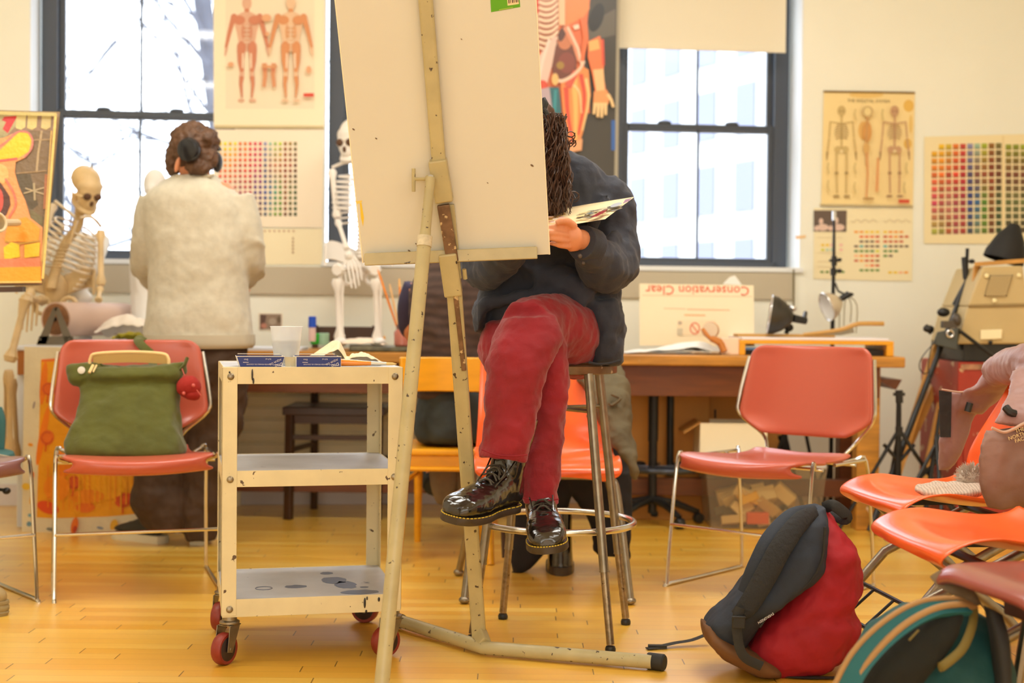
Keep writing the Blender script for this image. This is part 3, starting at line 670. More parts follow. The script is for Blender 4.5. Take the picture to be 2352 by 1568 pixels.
# hidden left leg pair of the table stands behind the person at left
table('side_table', 'white-topped wooden table at the left carrying the paper roll', P(32, 800, 5.86).x, P(430, 800, 5.86).x, 5.84, 6.42, 0.752, [P(90, 900, 6).x, P(400, 900, 6).x], mat('white_laminate', (226, 226, 230), 0.4), mat('orange_brown_wood', (170, 100, 34), 0.45), apron=0.10, over=0.02, th=0.02)
# slanted bracket at the right table end
b = M(); b.prism([P(2022, 870, 6.0), P(2072, 872, 6.0), P(2058, 895, 6.0), P(2022, 876, 6.0)], (0, 0.35, 0)); b.build('end_bracket', wood_d, bpy.data.objects['work_table'], smooth=False)

# ================================================================== stacking chairs
def stack_chair(label, x, y, rz, group='salmon pink stacking chairs on chrome sled frames', seatm=None, backm=None, name='stacking_chair'):
    t = thing(name, label, 'chair', (x, y, 0), rz, group)
    sm, bmx = seatm or pinkp, backm or pinkp
    # seat: waterfall front, stepped narrower rear
    prof = [(-0.006, 0.398), (-0.034, 0.408), (-0.046, 0.428), (-0.034, 0.447), (0.02, 0.453), (0.10, 0.447), (0.24, 0.437), (0.36, 0.438), (0.42, 0.45)]
    pc = cat([V((0, a, b_)) for a, b_ in prof], 4); b = M(); R = []
    def hw(yy): return 0.236 if yy < 0.17 else (0.236-0.045*min(1, (yy-0.17)/0.05))
    for k_, p_ in enumerate(pc):
        yy, zz = p_.y, p_.z; tg = (pc[min(k_+1, len(pc)-1)]-pc[max(k_-1, 0)]).normalized(); h = hw(yy)-(0.03*(-yy/0.046)**2 if yy < 0 else 0)
        top = []; bot = []
        for i in range(17):
            u = -1+2*i/16; fr = max(0.0, 1-max(yy, 0)/0.12); q = (1-u*u)*fr; dish = -0.012*(1-u*u)*min(1, max(0, yy/0.1))
            y1 = yy-0.024*q+0.02*fr*abs(u)**5; z1 = zz+dish-0.014*q*fr-0.004*abs(u)**6
            top.append(V((u*h, y1, z1))); bot.append(V((u*h*0.98, y1+tg.z*0.013, z1-tg.y*0.013)))
        R.append(top+bot[::-1])
    b.rings(R); b.build('seat', sm, t, local=True, sub=1)
    # backrest
    out = [(-0.215, 0.80), (0.215, 0.80), (0.235, 0.785), (0.262, 0.575), (0.258, 0.553), (0.165, 0.495), (0, 0.488), (-0.165, 0.495), (-0.258, 0.553), (-0.262, 0.575), (-0.235, 0.785)]
    b = M()
    def bp(u, v):   # u -1..1, v 0..1 up
        z = 0.488+0.314*v
        if v < 0.22: h = 0.165+(0.262-0.165)*(v/0.22)**0.8
        else: h = 0.262-0.03*((v-0.22)/0.78)
        if v > 0.9: h -= 0.03*((v-0.9)/0.1)**2.5
        zz = z + (0.008*abs(u)**3 if v < 0.1 else 0)
        return V((u*h, 0.455+0.055*v-0.045*u*u+0.03*(1-v)*0, zz))
    b.grid(lambda u, v: bp(-1+2*u, v), 16, 14, 0.016); b.build('backrest', bmx, t, local=True, sub=1)
    r = 0.0062
    for sg in (-1, 1):
        b = M()
        pts = [(sg*0.215, 0.11, 0.418), (sg*0.243, 0.06, 0.432), (sg*0.252, 0.03, 0.43), (sg*0.254, 0.0, 0.22), (sg*0.256, -0.02, 0.012), (sg*0.256, 0.0, 0.007), (sg*0.256, 0.42, 0.007), (sg*0.256, 0.45, 0.014), (sg*0.252, 0.43, 0.24), (sg*0.248, 0.40, 0.425), (sg*0.225, 0.37, 0.43), (sg*0.2, 0.33, 0.42)]
        b.tube(pts, r, 8, k=4); b.build('leg_frame', chrome, t, local=True)
        b = M(); b.tube([(sg*0.248, 0.18, 0.428), (sg*0.245, 0.40, 0.428)], r, 8)
        b.tube([(sg*0.14, 0.10, 0.422), (sg*0.14, 0.40, 0.425), (sg*0.15, 0.435, 0.437), (sg*0.185, 0.465, 0.485), (sg*0.258, 0.425, 0.555), (sg*0.262, 0.43, 0.62), (sg*0.242, 0.462, 0.76)], r, 8, k=4); b.build('back_post', chrome, t, local=True)
    b = M(); b.tube([(-0.255, -0.004, 0.205), (0.255, -0.004, 0.205)], 0.0055, 8); b.build('front_crossbar', chrome, t, local=True)
    b = M(); b.tube([(-0.246, 0.11, 0.417), (0.246, 0.11, 0.417)], 0.0055, 8); b.tube([(-0.246, 0.33, 0.417), (0.246, 0.33, 0.417)], 0.0055, 8); b.build('seat_crossbar', chrome, t, local=True)
    return t
def place2(pl, pr):   # chair location from the ground pixels of its front left and front right feet
    a = G(*pl); c = G(*pr); d = c-a; return (a+c)/2, math.atan2(d.y, d.x)
ca = V((-1.170, 4.475, 0)); ra = math.atan2(0.15, 0.455)
chairA = stack_chair('salmon pink stacking chair with a green corduroy bag on its seat', ca.x, ca.y, ra)
fl, rl, rr = G(1548, 1345), G(1735, 1310), G(2025, 1352); fr_ = fl+rr-rl; cb_ = (fl+fr_)/2
rb = math.atan2((fr_-fl).y, (fr_-fl).x)
stack_chair('empty salmon pink stacking chair turned to the left in front of the work table', cb_.x, cb_.y, rb)
rc = math.radians(40); fx = V((-1.478, 4.40, 0))-V((cos(rc), sin(rc), 0))*0.254
plum = mat('plum_plastic', (126, 84, 84), 0.3, coat=0.3)
stack_chair('plum stacking chair cut by the left edge of the picture', fx.x, fx.y, rc, group=None, seatm=plum, backm=plum)

# ================================================================== shell chairs
def shell(t, m, L=0.40, Wd=0.23, zs=0.44, back=0.42, lean=0.22):
    """fibreglass shell, front along -y"""
    prof = [(-0.035, zs-0.030), (-0.03, zs-0.006), (0.03, zs+0.004), (0.12, zs-0.012), (0.24, zs-0.026), (0.33, zs-0.012), (0.385, zs+0.04), (0.42, zs+0.12), (0.42+lean*0.4, zs+back*0.62), (0.42+lean*0.72, zs+back*0.95), (0.42+lean*0.78, zs+back)]
    pc = cat([V((0, a, b_)) for a, b_ in prof], 4); n = len(pc)-1
    def f(u, v):
        i = v*n; k = min(int(i), n-1); p = pc[k].lerp(pc[k+1], i-k); s = -1+2*u
        if v < 0.14: h = Wd*(0.74+0.26*math.sin(PI/2*v/0.14))
        elif v > 0.82: h = Wd*0.93*(1-0.30*((v-0.82)/0.18)**2.2)
        else: h = Wd*(1-0.07*max(0, (v-0.5)/0.32))
        q = p.copy(); q.x = s*h
        up_ = max(0.0, min(1.0, (v-0.08)/0.2))
        if v < 0.55: q.z += 0.035*abs(s)**2.6*up_ + (-0.02*abs(s)**3*(1-up_))
        w2 = max(0.0, min(1.0, (v-0.45)/0.2)); q.y -= 0.055*abs(s)**2.4*w2
        if v < 0.1: q.y += 0.05*abs(s)**3*(1-v/0.1)
        return q
    b = M(); b.grid(f, 18, 36, 0.007); return b.build('seat_shell', m, t, local=True, sub=1)
def fold_chair(label, x, y, rz, group=None, zs=0.44):
    t = thing('shell_chair', label, 'chair', (x, y, 0), rz, group); shell(t, orangep, zs=zs)
    for sg in (-1, 1):
        b = M(); b.tube([(sg*0.19, 0.36, zs-0.055), (sg*0.20, 0.10, 0.25), (sg*0.205, -0.11, 0.012)], 0.013, 10); b.ell((sg*0.205, -0.113, 0.014), (0.019, 0.019, 0.014)); b.build('front_leg', steel, t, local=True)
        b = M(); b.tube([(sg*0.17, 0.06, zs-0.05), (sg*0.18, 0.28, 0.22), (sg*0.185, 0.47, 0.012)], 0.012, 10); b.ell((sg*0.185, 0.472, 0.014), (0.018, 0.018, 0.014)); b.build('rear_leg', steel, t, local=True)
        b = M(); b.bar((sg*0.15, 0.05, zs-0.045), (sg*0.15, 0.34, zs-0.045), 0.02, 0.016); b.build('seat_rail', blk, t, local=True)
    b = M(); b.tube([(-0.183, 0.42, 0.10), (0.183, 0.42, 0.10)], 0.006, 8); b.build('rear_crossbar', blk, t, local=True)
    b = M(); b.tube([(-0.203, -0.06, 0.10), (0.203, -0.06, 0.10)], 0.006, 8); b.tube([(-0.202, 0.02, 0.17), (0.202, 0.02, 0.17)], 0.006, 8)
    for sx in (-0.07, 0.07): b.tube([(sx, -0.06, 0.10), (sx, 0.02, 0.17)], 0.004, 6)
    b.build('crossbar', blk, t, local=True)
    b = M(); b.tube([(-0.15, 0.12, zs-0.055), (0.15, 0.12, zs-0.055)], 0.010, 8); b.tube([(-0.15, 0.30, zs-0.055), (0.15, 0.30, zs-0.055)], 0.010, 8); b.build('seat_support', blk, t, local=True)
    return t
# right side: front tip faces left
def facing(tipx, tipy, Y, rz, zs=0.44):
    p = P(tipx, tipy, Y); d = V((math.sin(rz), -math.cos(rz), 0))   # local -y in world
    return p.x-d.x*0.035, p.y-d.y*0.035
chO1 = fold_chair('orange shell chair with mauve jacket over its back and knit hat on its seat', 0.975, 3.76, math.radians(-83), 'orange shell chairs with folding steel legs')
chO2 = fold_chair('empty orange shell chair nearest the camera, right of the red backpack', 0.875, 3.06, math.radians(-86), 'orange shell chairs with folding steel legs')
# maroon chair at the right edge
mar = mat('maroon_seat', (150, 72, 62), 0.3, var=0.06, coat=0.4)
tm = thing('tube_leg_chair', 'maroon seated chair with steel tube legs over the teal backpack', 'chair', (0.985, 2.56, 0), math.radians(-76))
b = M()
def mseat(u, v):
    s = -1+2*u; yy = -0.15+0.44*v; h = 0.215*(1-0.28*(1-min(1, v/0.25))**2.2)*(1-0.1*max(0, v-0.6))
    return V((s*h, yy, 0.437-0.012*math.cos(s*PI/2)*min(1, v*3)-0.018*(1-min(1, v/0.12))**2-0.02*abs(s)**6))
b.grid(mseat, 16, 18, 0.022); b.build('seat', mar, tm, local=True, sub=1)
b = M(); b.grid(lambda u, v: V(((-1+2*u)*(0.2-0.02*v), 0.36+0.04*v-0.04*(-1+2*u)**2, 0.58+0.24*v)), 12, 6, 0.016); b.build('backrest', mar, tm, local=True, sub=1)
for sg in (-1, 1):
    b = M(); b.tube([(sg*0.15, 0.06, 0.41), (sg*0.185, 0.02, 0.012)], 0.011, 8); b.build('leg', steel, tm, local=True)
    b = M(); b.tube([(sg*0.17, 0.22, 0.41), (sg*0.185, 0.33, 0.012)], 0.011, 8); b.build('leg', steel, tm, local=True)
    b = M(); b.tube([(sg*0.15, 0.06, 0.41), (sg*0.17, 0.22, 0.41), (sg*0.18, 0.33, 0.46), (sg*0.18, 0.37, 0.78)], 0.010, 8, k=4); b.build('back_post', steel, tm, local=True)
b = M(); b.box((0, 0.09, 0.372), (0.26, 0.22, 0.05)); b.build('book_rack', mat('rack_brown', (96, 58, 40), 0.5), tm, smooth=False, local=True, bevel=0.004)

# orange shell chair behind the stool
t3c, t3r = V(((G(1452, 1400).x+G(1067, 1380).x)/2, 4.42, 0)), 0.02
chO3 = thing('shell_chair', 'orange shell chair with bent tube legs standing behind the stool', 'chair', (t3c.x-0.0, 4.47, 0), t3r)
shell(chO3, orangep, Wd=0.235, zs=0.425, back=0.42, lean=0.2)
hw3 = (G(1452, 1400).x-G(1067, 1380).x)/2
for sg in (-1, 1):
    b = M(); b.tube([(0, 0.09, 0.385), (sg*0.14, 0.08, 0.385), (sg*0.20, 0.05, 0.375), (sg*0.222, 0.02, 0.33), (sg*hw3, -0.05, 0.012)], 0.0125, 10, k=4); b.ell((sg*hw3, -0.05, 0.012), (0.018, 0.018, 0.012)); b.build('front_leg', steel, chO3, local=True)
    b = M(); b.tube([(0, 0.28, 0.37), (sg*0.14, 0.28, 0.37), (sg*0.20, 0.30, 0.36), (sg*0.225, 0.32, 0.31), (sg*0.285, 0.42, 0.012)], 0.0115, 10, k=4); b.ell((sg*0.285, 0.42, 0.012), (0.018, 0.018, 0.012)); b.build('rear_leg', steel, chO3, local=True)

# ================================================================== yellow wooden chair
YC = 5.35
yw = thing('wooden_chair', 'yellow varnished wooden chair with a broad back rail, seen from behind', 'chair', (P(1030, 900, YC).x, YC, 0))
cx = P(1030, 900, YC).x; hwy = (P(1130, 900, 5.44).x-P(928, 900, 5.44).x)/2
zt, zr = P(1000, 815, 5.44).z, P(1000, 890, 5.44).z; zse = P(1000, 1018, 5.4).z
b = M(); b.grid(lambda u, v: V((cx+(-1+2*u)*hwy, 5.20+0.0+0.04*(-1+2*u)**2*-1, zr+(zt-zr)*v)), 10, 2, 0.022)
b.build('back_rail', wood_y, yw, sub=0, bevel=0.004)
for sg in (-1, 1):
    b = M(); b.tube([(cx+sg*hwy*0.97, 5.155, zr+0.03), (cx+sg*hwy*0.93, 5.18, zse-0.02), (cx+sg*(hwy*0.93+0.0), 5.16, 0.22), (cx+sg*(hwy+0.0), 5.10+0.0, 0.0)], [0.016, 0.02, 0.019, 0.014], 10, k=4); b.build('rear_leg', wood_y, yw)
    b = M(); b.tube([(cx+sg*(hwy-0.045), 5.56, zse-0.03), (cx+sg*(hwy-0.04), 5.60, 0.0)], [0.019, 0.013], 10); b.build('front_leg', wood_y, yw)
    b = M(); b.tube([(cx+sg*(hwy-0.01), 5.165, 0.28), (cx+sg*(hwy-0.043), 5.575, 0.28)], 0.009, 8); b.build('side_stretcher', wood_y, yw)
b = M(); b.box((cx, 5.38, zse-0.012), (hwy*2-0.02, 0.42, 0.024)); b.build('seat', wood_y, yw, smooth=False, bevel=0.008)
b = M(); b.box((cx, 5.19, zse-0.05), (hwy*2-0.05, 0.02, 0.05)); b.build('seat_apron', wood_y, yw, smooth=False, bevel=0.002); b = M(); b.box((cx, 5.55, zse-0.05), (hwy*2-0.09, 0.02, 0.05)); b.build('seat_apron', wood_y, yw, smooth=False, bevel=0.002)
b = M(); b.tube([(cx-hwy, 5.165, 0.335), (cx+hwy, 5.165, 0.335)], 0.008, 8); b.build('rear_stretcher', wood_y, yw)

# dark wooden chair under the work table, facing the camera
dx0, dx1 = P(650, 940, 6.16).x, P(885, 940, 6.16).x; dcx = (dx0+dx1)/2
dc = thing('dark_wooden_chair', 'dark brown wooden chair pushed under the work table behind the cart', 'chair', (dcx, 6.33, 0))
zs_ = P(760, 936, 6.16).z
b = M(); b.grid(lambda u, v: V((dx0+(dx1-dx0)*u, 6.14+0.37*v, zs_-0.015-0.012*sin(PI*u)*sin(PI*v))), 12, 8, 0.035); b.build('seat', wood_b, dc, bevel=0.004)
for xx in (dx0+0.03, dx1-0.03):
    b = M(); b.bar((xx, 6.17, zs_-0.03), (xx-0.004, 6.16, 0), 0.034, 0.034); b.build('front_leg', wood_b, dc, smooth=False, bevel=0.004)
    b = M(); s2 = 0.06 if xx < dcx else -0.06
    b.tube([(xx+s2, 6.50, 0), (xx+s2, 6.50, zs_), (xx+s2*0.9, 6.545, 0.84)], [0.017, 0.019, 0.014], 8); b.build('back_post', wood_b, dc)
b = M(); b.bar((dx0+0.05, 6.17, zs_-0.048), (dx1-0.05, 6.17, zs_-0.048), 0.02, 0.045); b.build('seat_rail', wood_b, dc, smooth=False)
b = M(); b.bar((dx0+0.03, 6.165, P(700, 1004, 6.16).z), (dx1-0.03, 6.165, P(700, 1004, 6.16).z), 0.016, 0.022); b.bar((dx0+0.03, 6.17, 0.30), (dx0+0.09, 6.5, 0.30), 0.014, 0.02); b.bar((dx1-0.03, 6.17, 0.30), (dx1-0.09, 6.5, 0.30), 0.014, 0.02); b.build('stretcher', wood_b, dc, smooth=False)
b = M(); b.box((dcx, 6.55, 0.80), (dx1-dx0-0.12, 0.018, 0.07)); b.build('top_rail', wood_b, dc, smooth=False, bevel=0.004)

# ================================================================== utility cart
ang = math.radians(13); cz = math.atan2(0.225, 0.974)
c0 = P(510, 1000, 3.62); c0.z = 0
cart = thing('utility_cart', 'cream enamelled metal utility cart with three shelves, spattered with paint', 'cart', c0, cz)
CWd, CD, CH = 0.464, 0.44, 0.762
shelf_m = mat('worn_shelf_top', (196, 198, 206), 0.5, var=0.18, vs=6, spots=(96, 110, 140), spot_s=14, spot_t=0.73, stretch=None)
lw = 0.038
for (lx, ly) in ((0, 0), (CWd, 0), (0, CD), (CWd, CD)):
    sx = 1 if lx == 0 else -1; sy = 1 if ly == 0 else -1
    b = M(); z0 = 0.125
    b.box((lx+sx*lw/2, ly+sy*0.0012, (z0+CH)/2), (lw, 0.0024, CH-z0)); b.box((lx+sx*0.0012, ly+sy*lw/2, (z0+CH)/2), (0.0024, lw, CH-z0))
    leg = b.build('corner_post', cream_m, cart, smooth=False, local=True, bevel=0.001)
    for zb_ in ((0.142, 0.475, 0.738) if ly == 0 else ()):
        b = M(); b.lathe([(0.0088, 0), (0.0088, 0.002), (0.0062, 0.0048), (0.003, 0.0056)], (lx+sx*0.021, ly-0.0004, zb_), (0, -1, 0), 14); b.build('bolt', steel, leg, local=True)
for zt_, lip in ((CH, 0.044), (0.496, 0.042), (0.166, 0.046)):
    b = M(); g = 0.003
    b.box((CWd/2, CD/2, zt_-0.0012), (CWd-2*g, CD-2*g, 0.0024))
    top = b.build('shelf_top', shelf_m, cart, smooth=False, local=True)
    b = M(); hh = lip
    for (cx_, cy_, wx, wy) in ((CWd/2, g, CWd-2*g, 0.002), (CWd/2, CD-g, CWd-2*g, 0.002), (g, CD/2, 0.002, CD-2*g), (CWd-g, CD/2, 0.002, CD-2*g)): b.box((cx_, cy_, zt_-hh/2+0.001), (wx, wy, hh))
    b.build('shelf_rim', cream_m, cart, smooth=False, local=True, bevel=0.0008)
# dried ink puddles on the bottom shelf
inkm = mat('dried_blue_ink', (84, 98, 128), 0.35); b = M()
def blob(b, cx_, cy_, rx, ry, z, s):
    b.prism([(cx_+rx*cos(2*PI*i/16)*(1+.35*noise.noise(V((i*.9, s, 0)))), cy_+ry*sin(2*PI*i/16)*(1+.35*noise.noise(V((i*.9, s, 5)))), z) for i in range(16)], (0, 0, 0.0004))
for (x_, y_, rx, ry, s) in ((0.31, 0.22, 0.035, 0.05, 1), (0.335, 0.15, 0.03, 0.05, 2), (0.36, 0.045, 0.05, 0.03, 3), (0.20, 0.15, 0.03, 0.022, 4), (0.30, 0.33, 0.018, 0.02, 5), (0.38, 0.11, 0.012, 0.01, 6)): blob(b, x_, y_, rx, ry, 0.1662, s)
b.torus((0.115, 0.14, 0.1664), 0.022, 0.0012, n=24, m=6); b.build('ink_stain', inkm, cart, smooth=False, local=True, label='dried blue ink puddles on the bottom shelf')
b = M()
for (x_, z_, hh, wd) in ((0.368, 0.160, 0.028, 0.003), (0.374, 0.163, 0.010, 0.002), (0.405, 0.160, 0.012, 0.003), (0.372, 0.128, 0.008, 0.003)): b.ell((x_, 0.0005, z_-hh/2), (wd, 0.0012, hh/2), n=8, m=6)
for (x_, z_, hh) in ((0.075, 0.758, 0.030), (0.078, 0.735, 0.016), (0.018, 0.752, 0.006)): b.ell((x_, -0.0002, z_-hh/2), (0.0022, 0.0012, hh/2), n=8, m=6)
b.build('ink_drip', mat('black_ink', (28, 24, 26), 0.3), cart, local=True, label='black ink drips on the rims')
wheel_red = mat('red_caster_rubber', (140, 44, 30), 0.45, var=0.2, vs=30); wheel_dk = mat('caster_hub', (48, 34, 34), 0.5)
def caster(x_, y_, yaw):
    b = M(); b.lathe([(0.019, 0.140), (0.019, 0.112), (0.026, 0.108), (0.026, 0.103), (0.022, 0.100), (0.022, 0.098)], (x_, y_, 0), (0, 0, 1), 18)
    d = V((cos(yaw), sin(yaw), 0)); s_ = V((-d.y, d.x, 0)); c_ = V((x_, y_, 0.041))+d*0.022
    for sg in (-1, 1):
        o_ = s_*(0.019*sg); b.prism([V((x_, y_, 0.1))+o_-d*0.018, V((x_, y_, 0.1))+o_+d*0.026, c_+o_+d*0.014-V((0, 0, 0.006)), c_+o_-d*0.008-V((0, 0, 0.010))], s_*(0.002*sg))
    b.box((x_, y_, 0.099), (0.042, 0.042, 0.003), Matrix.Rotation(yaw, 3, 'Z'))
    b.tube([c_-s_*0.023, c_+s_*0.023], 0.005, 8)
    cf = b.build('caster_fork', steel, cart, local=True, bevel=0.0006)
    b = M(); b.lathe([(0.030, -0.013), (0.038, -0.014), (0.041, -0.008), (0.041, 0.008), (0.038, 0.014), (0.030, 0.013)], c_, s_, 28); b.build('wheel', wheel_red, cf, local=True)
    b = M(); b.lathe([(0.006, -0.0145), (0.030, -0.0137), (0.031, -0.013), (0.031, 0.013), (0.030, 0.0137), (0.006, 0.0145)], c_, s_, 20); b.build('wheel_hub', wheel_dk, cf, local=True)
caster(0.022, 0.022, math.radians(-128)); caster(CWd-0.02, 0.022, math.radians(-150)); caster(0.018, CD-0.02, math.radians(-115)); caster(CWd-0.022, CD-0.02, math.radians(150))
Rc = Matrix.Rotation(cz, 3, 'Z')
def CP(x_, y_, z_=CH): return V((c0.x, c0.y, 0)) + Rc @ V((x_, y_, z_))
cux = Rc @ V((1, 0, 0)); cuy = Rc @ V((0, 1, 0))

# ---- on the cart
blue = mat('dark_blue_carton', (26, 50, 128), 0.35); whitep = mat('white_card', (238, 232, 218), 0.6); whk = mat('white_ink', (226, 222, 226), 0.5)
def paint_box(label, xa, xb, yy, flap=False):
    """shallow carton tray; lettering stands upside down as in the photo"""
    t = thing('paint_tube_box', label, 'box', CP((xa+xb)/2, yy), cz, 'blue paint boxes on top of the cart'); L = xb-xa; H = 0.027
    b = M()
    th = 0.0015; w2 = 0.105
    ins = 0.008 if flap else 0.0
    b.hexa([(-L/2+ins, 0, 0.001), (L/2-ins, 0, 0.001), (L/2-ins, w2, 0.001), (-L/2+ins, w2, 0.001)], [(-L/2+ins, 0, 0.0025), (L/2-ins, 0, 0.0025), (L/2-ins, w2, 0.0025), (-L/2+ins, w2, 0.0025)])
    for yy_ in (0, w2): b.hexa([(-L/2+ins, yy_, 0.001), (L/2-ins, yy_, 0.001), (L/2-ins, yy_+th, 0.001), (-L/2+ins, yy_+th, 0.001)], [(-L/2, yy_-0.002, H), (L/2, yy_-0.002, H), (L/2, yy_-0.002+th, H), (-L/2, yy_-0.002+th, H)])
    b.build('carton', blue, t, smooth=False, local=True)
    b = M(); b.box((0, -0.002, H+0.0005), (L+0.002, 0.003, 0.0016)); b.box((0, w2, H+0.004), (L-0.01, 0.0025, 0.0016))
    for sg in (-1, 1): b.hexa([(sg*(L/2-ins), 0, 0.001), (sg*(L/2-ins)+sg*0.001, 0, 0.001), (sg*(L/2-ins)+sg*0.001, w2, 0.001), (sg*(L/2-ins), w2, 0.001)], [(sg*L/2, 0, H), (sg*L/2+sg*0.001, 0, H), (sg*L/2+sg*0.001, w2, H), (sg*L/2, w2, H)])
    b.build('white_edge', whitep, t, smooth=False, local=True)
    b = M(); n_ = V((0, -1, 0)); yv = -0.0024
    b.text('AQUA OIL', (L/2-0.009, yv-0.0012, 0.0225), (-0.9, 0, -0.42), (0.42, 0, -0.9), 0.0072, 0.0002)
    b.text('Duo', (L/2-0.006, yv-0.0004, 0.0125), (-0.93, 0, -0.36), (0.36, 0, -0.93), 0.0115, 0.0002)
    b.tube([(L/2-0.008, yv-.001, 0.012), (L/2-0.006, yv-.001, 0.007), (L/2-0.014, yv-.0006, 0.0035), (L/2-0.02, yv-.0006, 0.007), (L/2-0.030, yv-.0006, 0.0055)], 0.0005, 5, k=4)
    b.text('N.9 ml', (L/2-0.034, yv-0.0014, 0.0225), (-1, 0, 0), (0, 0, -1), 0.0052, 0.0002)
    b.text('WATER MIXABLE OIL COLOURS', (L/2-0.036, yv-0.0004, 0.0085), (-1, 0, 0), (0, 0, -1), 0.0042, 0.0002)
    b.text('Duo', (-L/2+0.028, yv-0.0014, 0.0215), (-1, 0, 0), (0, 0, -1), 0.006, 0.0002); b.box((-L/2+0.022, yv-0.001, 0.0125), (0.014, 0.0006, 0.0012))
    b.build('carton_lettering', whk, t, smooth=False, local=True)
    return t
paint_box('open blue paint box at the left corner of the cart top', 0.037, 0.157, 0.012, True)
paint_box('blue paint box in the middle of the cart top, right of the cup', 0.188, 0.302, 0.012)
b = M()
for (a_, c_) in (((0.160, 0.016), (0.173, 0.014)), ((0.174, 0.014), (0.186, 0.019))): b.hexa([CP(a_[0], a_[1], CH+.001), CP(c_[0], c_[1], CH+.001), CP(c_[0], c_[1]+.001, CH+.001), CP(a_[0], a_[1]+.001, CH+.001)], [CP(a_[0]-.002, a_[1], CH+.026), CP(c_[0], c_[1], CH+.026), CP(c_[0], c_[1]+.001, CH+.026), CP(a_[0]-.002, a_[1]+.001, CH+.026)])
tag(b.build('carton_flap', mat('grey_card', (196, 188, 160), 0.6), smooth=False), 'small folded grey carton flap between the two blue paint boxes', 'flap')
# cup
cupm = bpy.data.materials.new('translucent_cup'); cupm.use_nodes = True
nt = cupm.node_tree; nt.nodes.clear(); o_ = nt.nodes.new('ShaderNodeOutputMaterial'); tr = nt.nodes.new('ShaderNodeBsdfTransparent'); df = nt.nodes.new('ShaderNodeBsdfPrincipled'); df.inputs['Base Color'].default_value = lin((246, 246, 246)); df.inputs['Roughness'].default_value = .3
mxs = nt.nodes.new('ShaderNodeMixShader'); mxs.inputs[0].default_value = .55; nt.links.new(tr.outputs[0], mxs.inputs[1]); nt.links.new(df.outputs[0], mxs.inputs[2]); nt.links.new(mxs.outputs[0], o_.inputs[0])
cc = CP(0.172, 0.16); cup = thing('plastic_cup', 'translucent white plastic cup half filled with pale yellow liquid', 'cup', cc)
hC = P(680, 750, 3.75).z-CH; rT = 0.0425; rB = 0.031
b = M(); b.lathe([(rB-0.001, 0.0005), (rB, 0.001), (rT, hC-0.003), (rT+0.0015, hC-0.001), (rT+0.001, hC), (rT-0.001, hC-0.001), (rB-0.0012, 0.004), (0.001, 0.003)], (0, 0, 0), (0, 0, 1), 32, caps=False); b.build('cup_wall', cupm, cup, local=True)
b = M(); b.lathe([(rB-0.0016, 0.004), (rB-0.0016+(rT-rB)*0.62, hC*0.64), (0.0005, hC*0.64)], (0, 0, 0), (0, 0, 1), 32); b.build('liquid', mat('pale_yellow_liquid', (240, 226, 170), 0.3), cup, local=True)
# paper towel
towel = mat('cream_paper_towel', (244, 222, 184), 0.8, bump=0.3, bs=60)
b = M(); o_ = CP(0.30, 0.20, CH+0.002)
b.grid(lambda u, v: CP(0.205+0.125*u+.01*sin(v*5), 0.12+0.14*v, CH+0.004+(0.064*(u/.8)**1.4 if u < .8 else 0.064*(1-(u-.8)/.2)**.8)*(0.65+0.35*sin(PI*v))+0.006*noise.noise(V((u*6, v*5, 3)))), 30, 16, 0.002)
tag(b.build('paper_towel', towel, sub=1), 'crumpled cream paper towel standing up behind the blue boxes on the cart', 'towel')
b = M(); b.grid(lambda u, v: CP(0.31+0.115*u, 0.10+0.06*v, CH+0.006+0.028*sin(PI*u)*(0.5+0.5*sin(PI*v*1.1+.3))+0.012*noise.noise(V((u*9, v*6, 8)))), 24, 10, 0.0015)
tag(b.build('torn_paper', mat('torn_cream_paper', (244, 226, 192), 0.8), sub=1), 'small torn crumpled paper beside the paint brush on the cart', 'paper')
br = thing('paint_brush', 'orange handled paint brush lying along the right end of the cart top', 'brush', CP(0.37, 0.045), cz)
b = M(); a_ = CP(0.305, 0.048, CH+0.011); c_ = CP(0.385, 0.04, CH+0.009); b.tube([a_, a_.lerp(c_, .4), c_], [0.0095, 0.0085, 0.0055], 12); b.build('handle', mat('orange_lacquer', (240, 140, 30), 0.25, coat=.5), br)
b = M(); d_ = CP(0.425, 0.036, CH+0.0078); b.tube([c_, d_], [0.0055, 0.0045], 12); b.build('ferrule', mat('pale_ferrule', (216, 208, 190), 0.3, .6), br)
b = M(); e_ = CP(0.452, 0.034, CH+0.0075); b.tube([d_, d_.lerp(e_, .6), e_], [0.0045, 0.004, 0.001], 10); b.build('bristles', mat('blond_bristles', (236, 196, 120), 0.7), br)

# ================================================================== easel
K = 0.30
def MY(z): return 3.80-K*z
mn_ = V((0, 1, K)).normalized()      # plane of the board, normal
MO = V((0, 3.80, 0))
def MP(px, py, off=0.0): return RP(px, py, MO+mn_*off, mn_)
es = thing('studio_easel', 'grey green tubular metal easel seen from behind, holding the cream drawing board', 'easel', (G(1110, 1503).x, 3.72, 0))
bj = G(1112, 1506); bj.z = 0.022
p_top = MP(968, -120); p_bot = MP(1102, 1490)
ax = (p_top-p_bot).normalized()
sd = ax.cross(mn_).normalized()
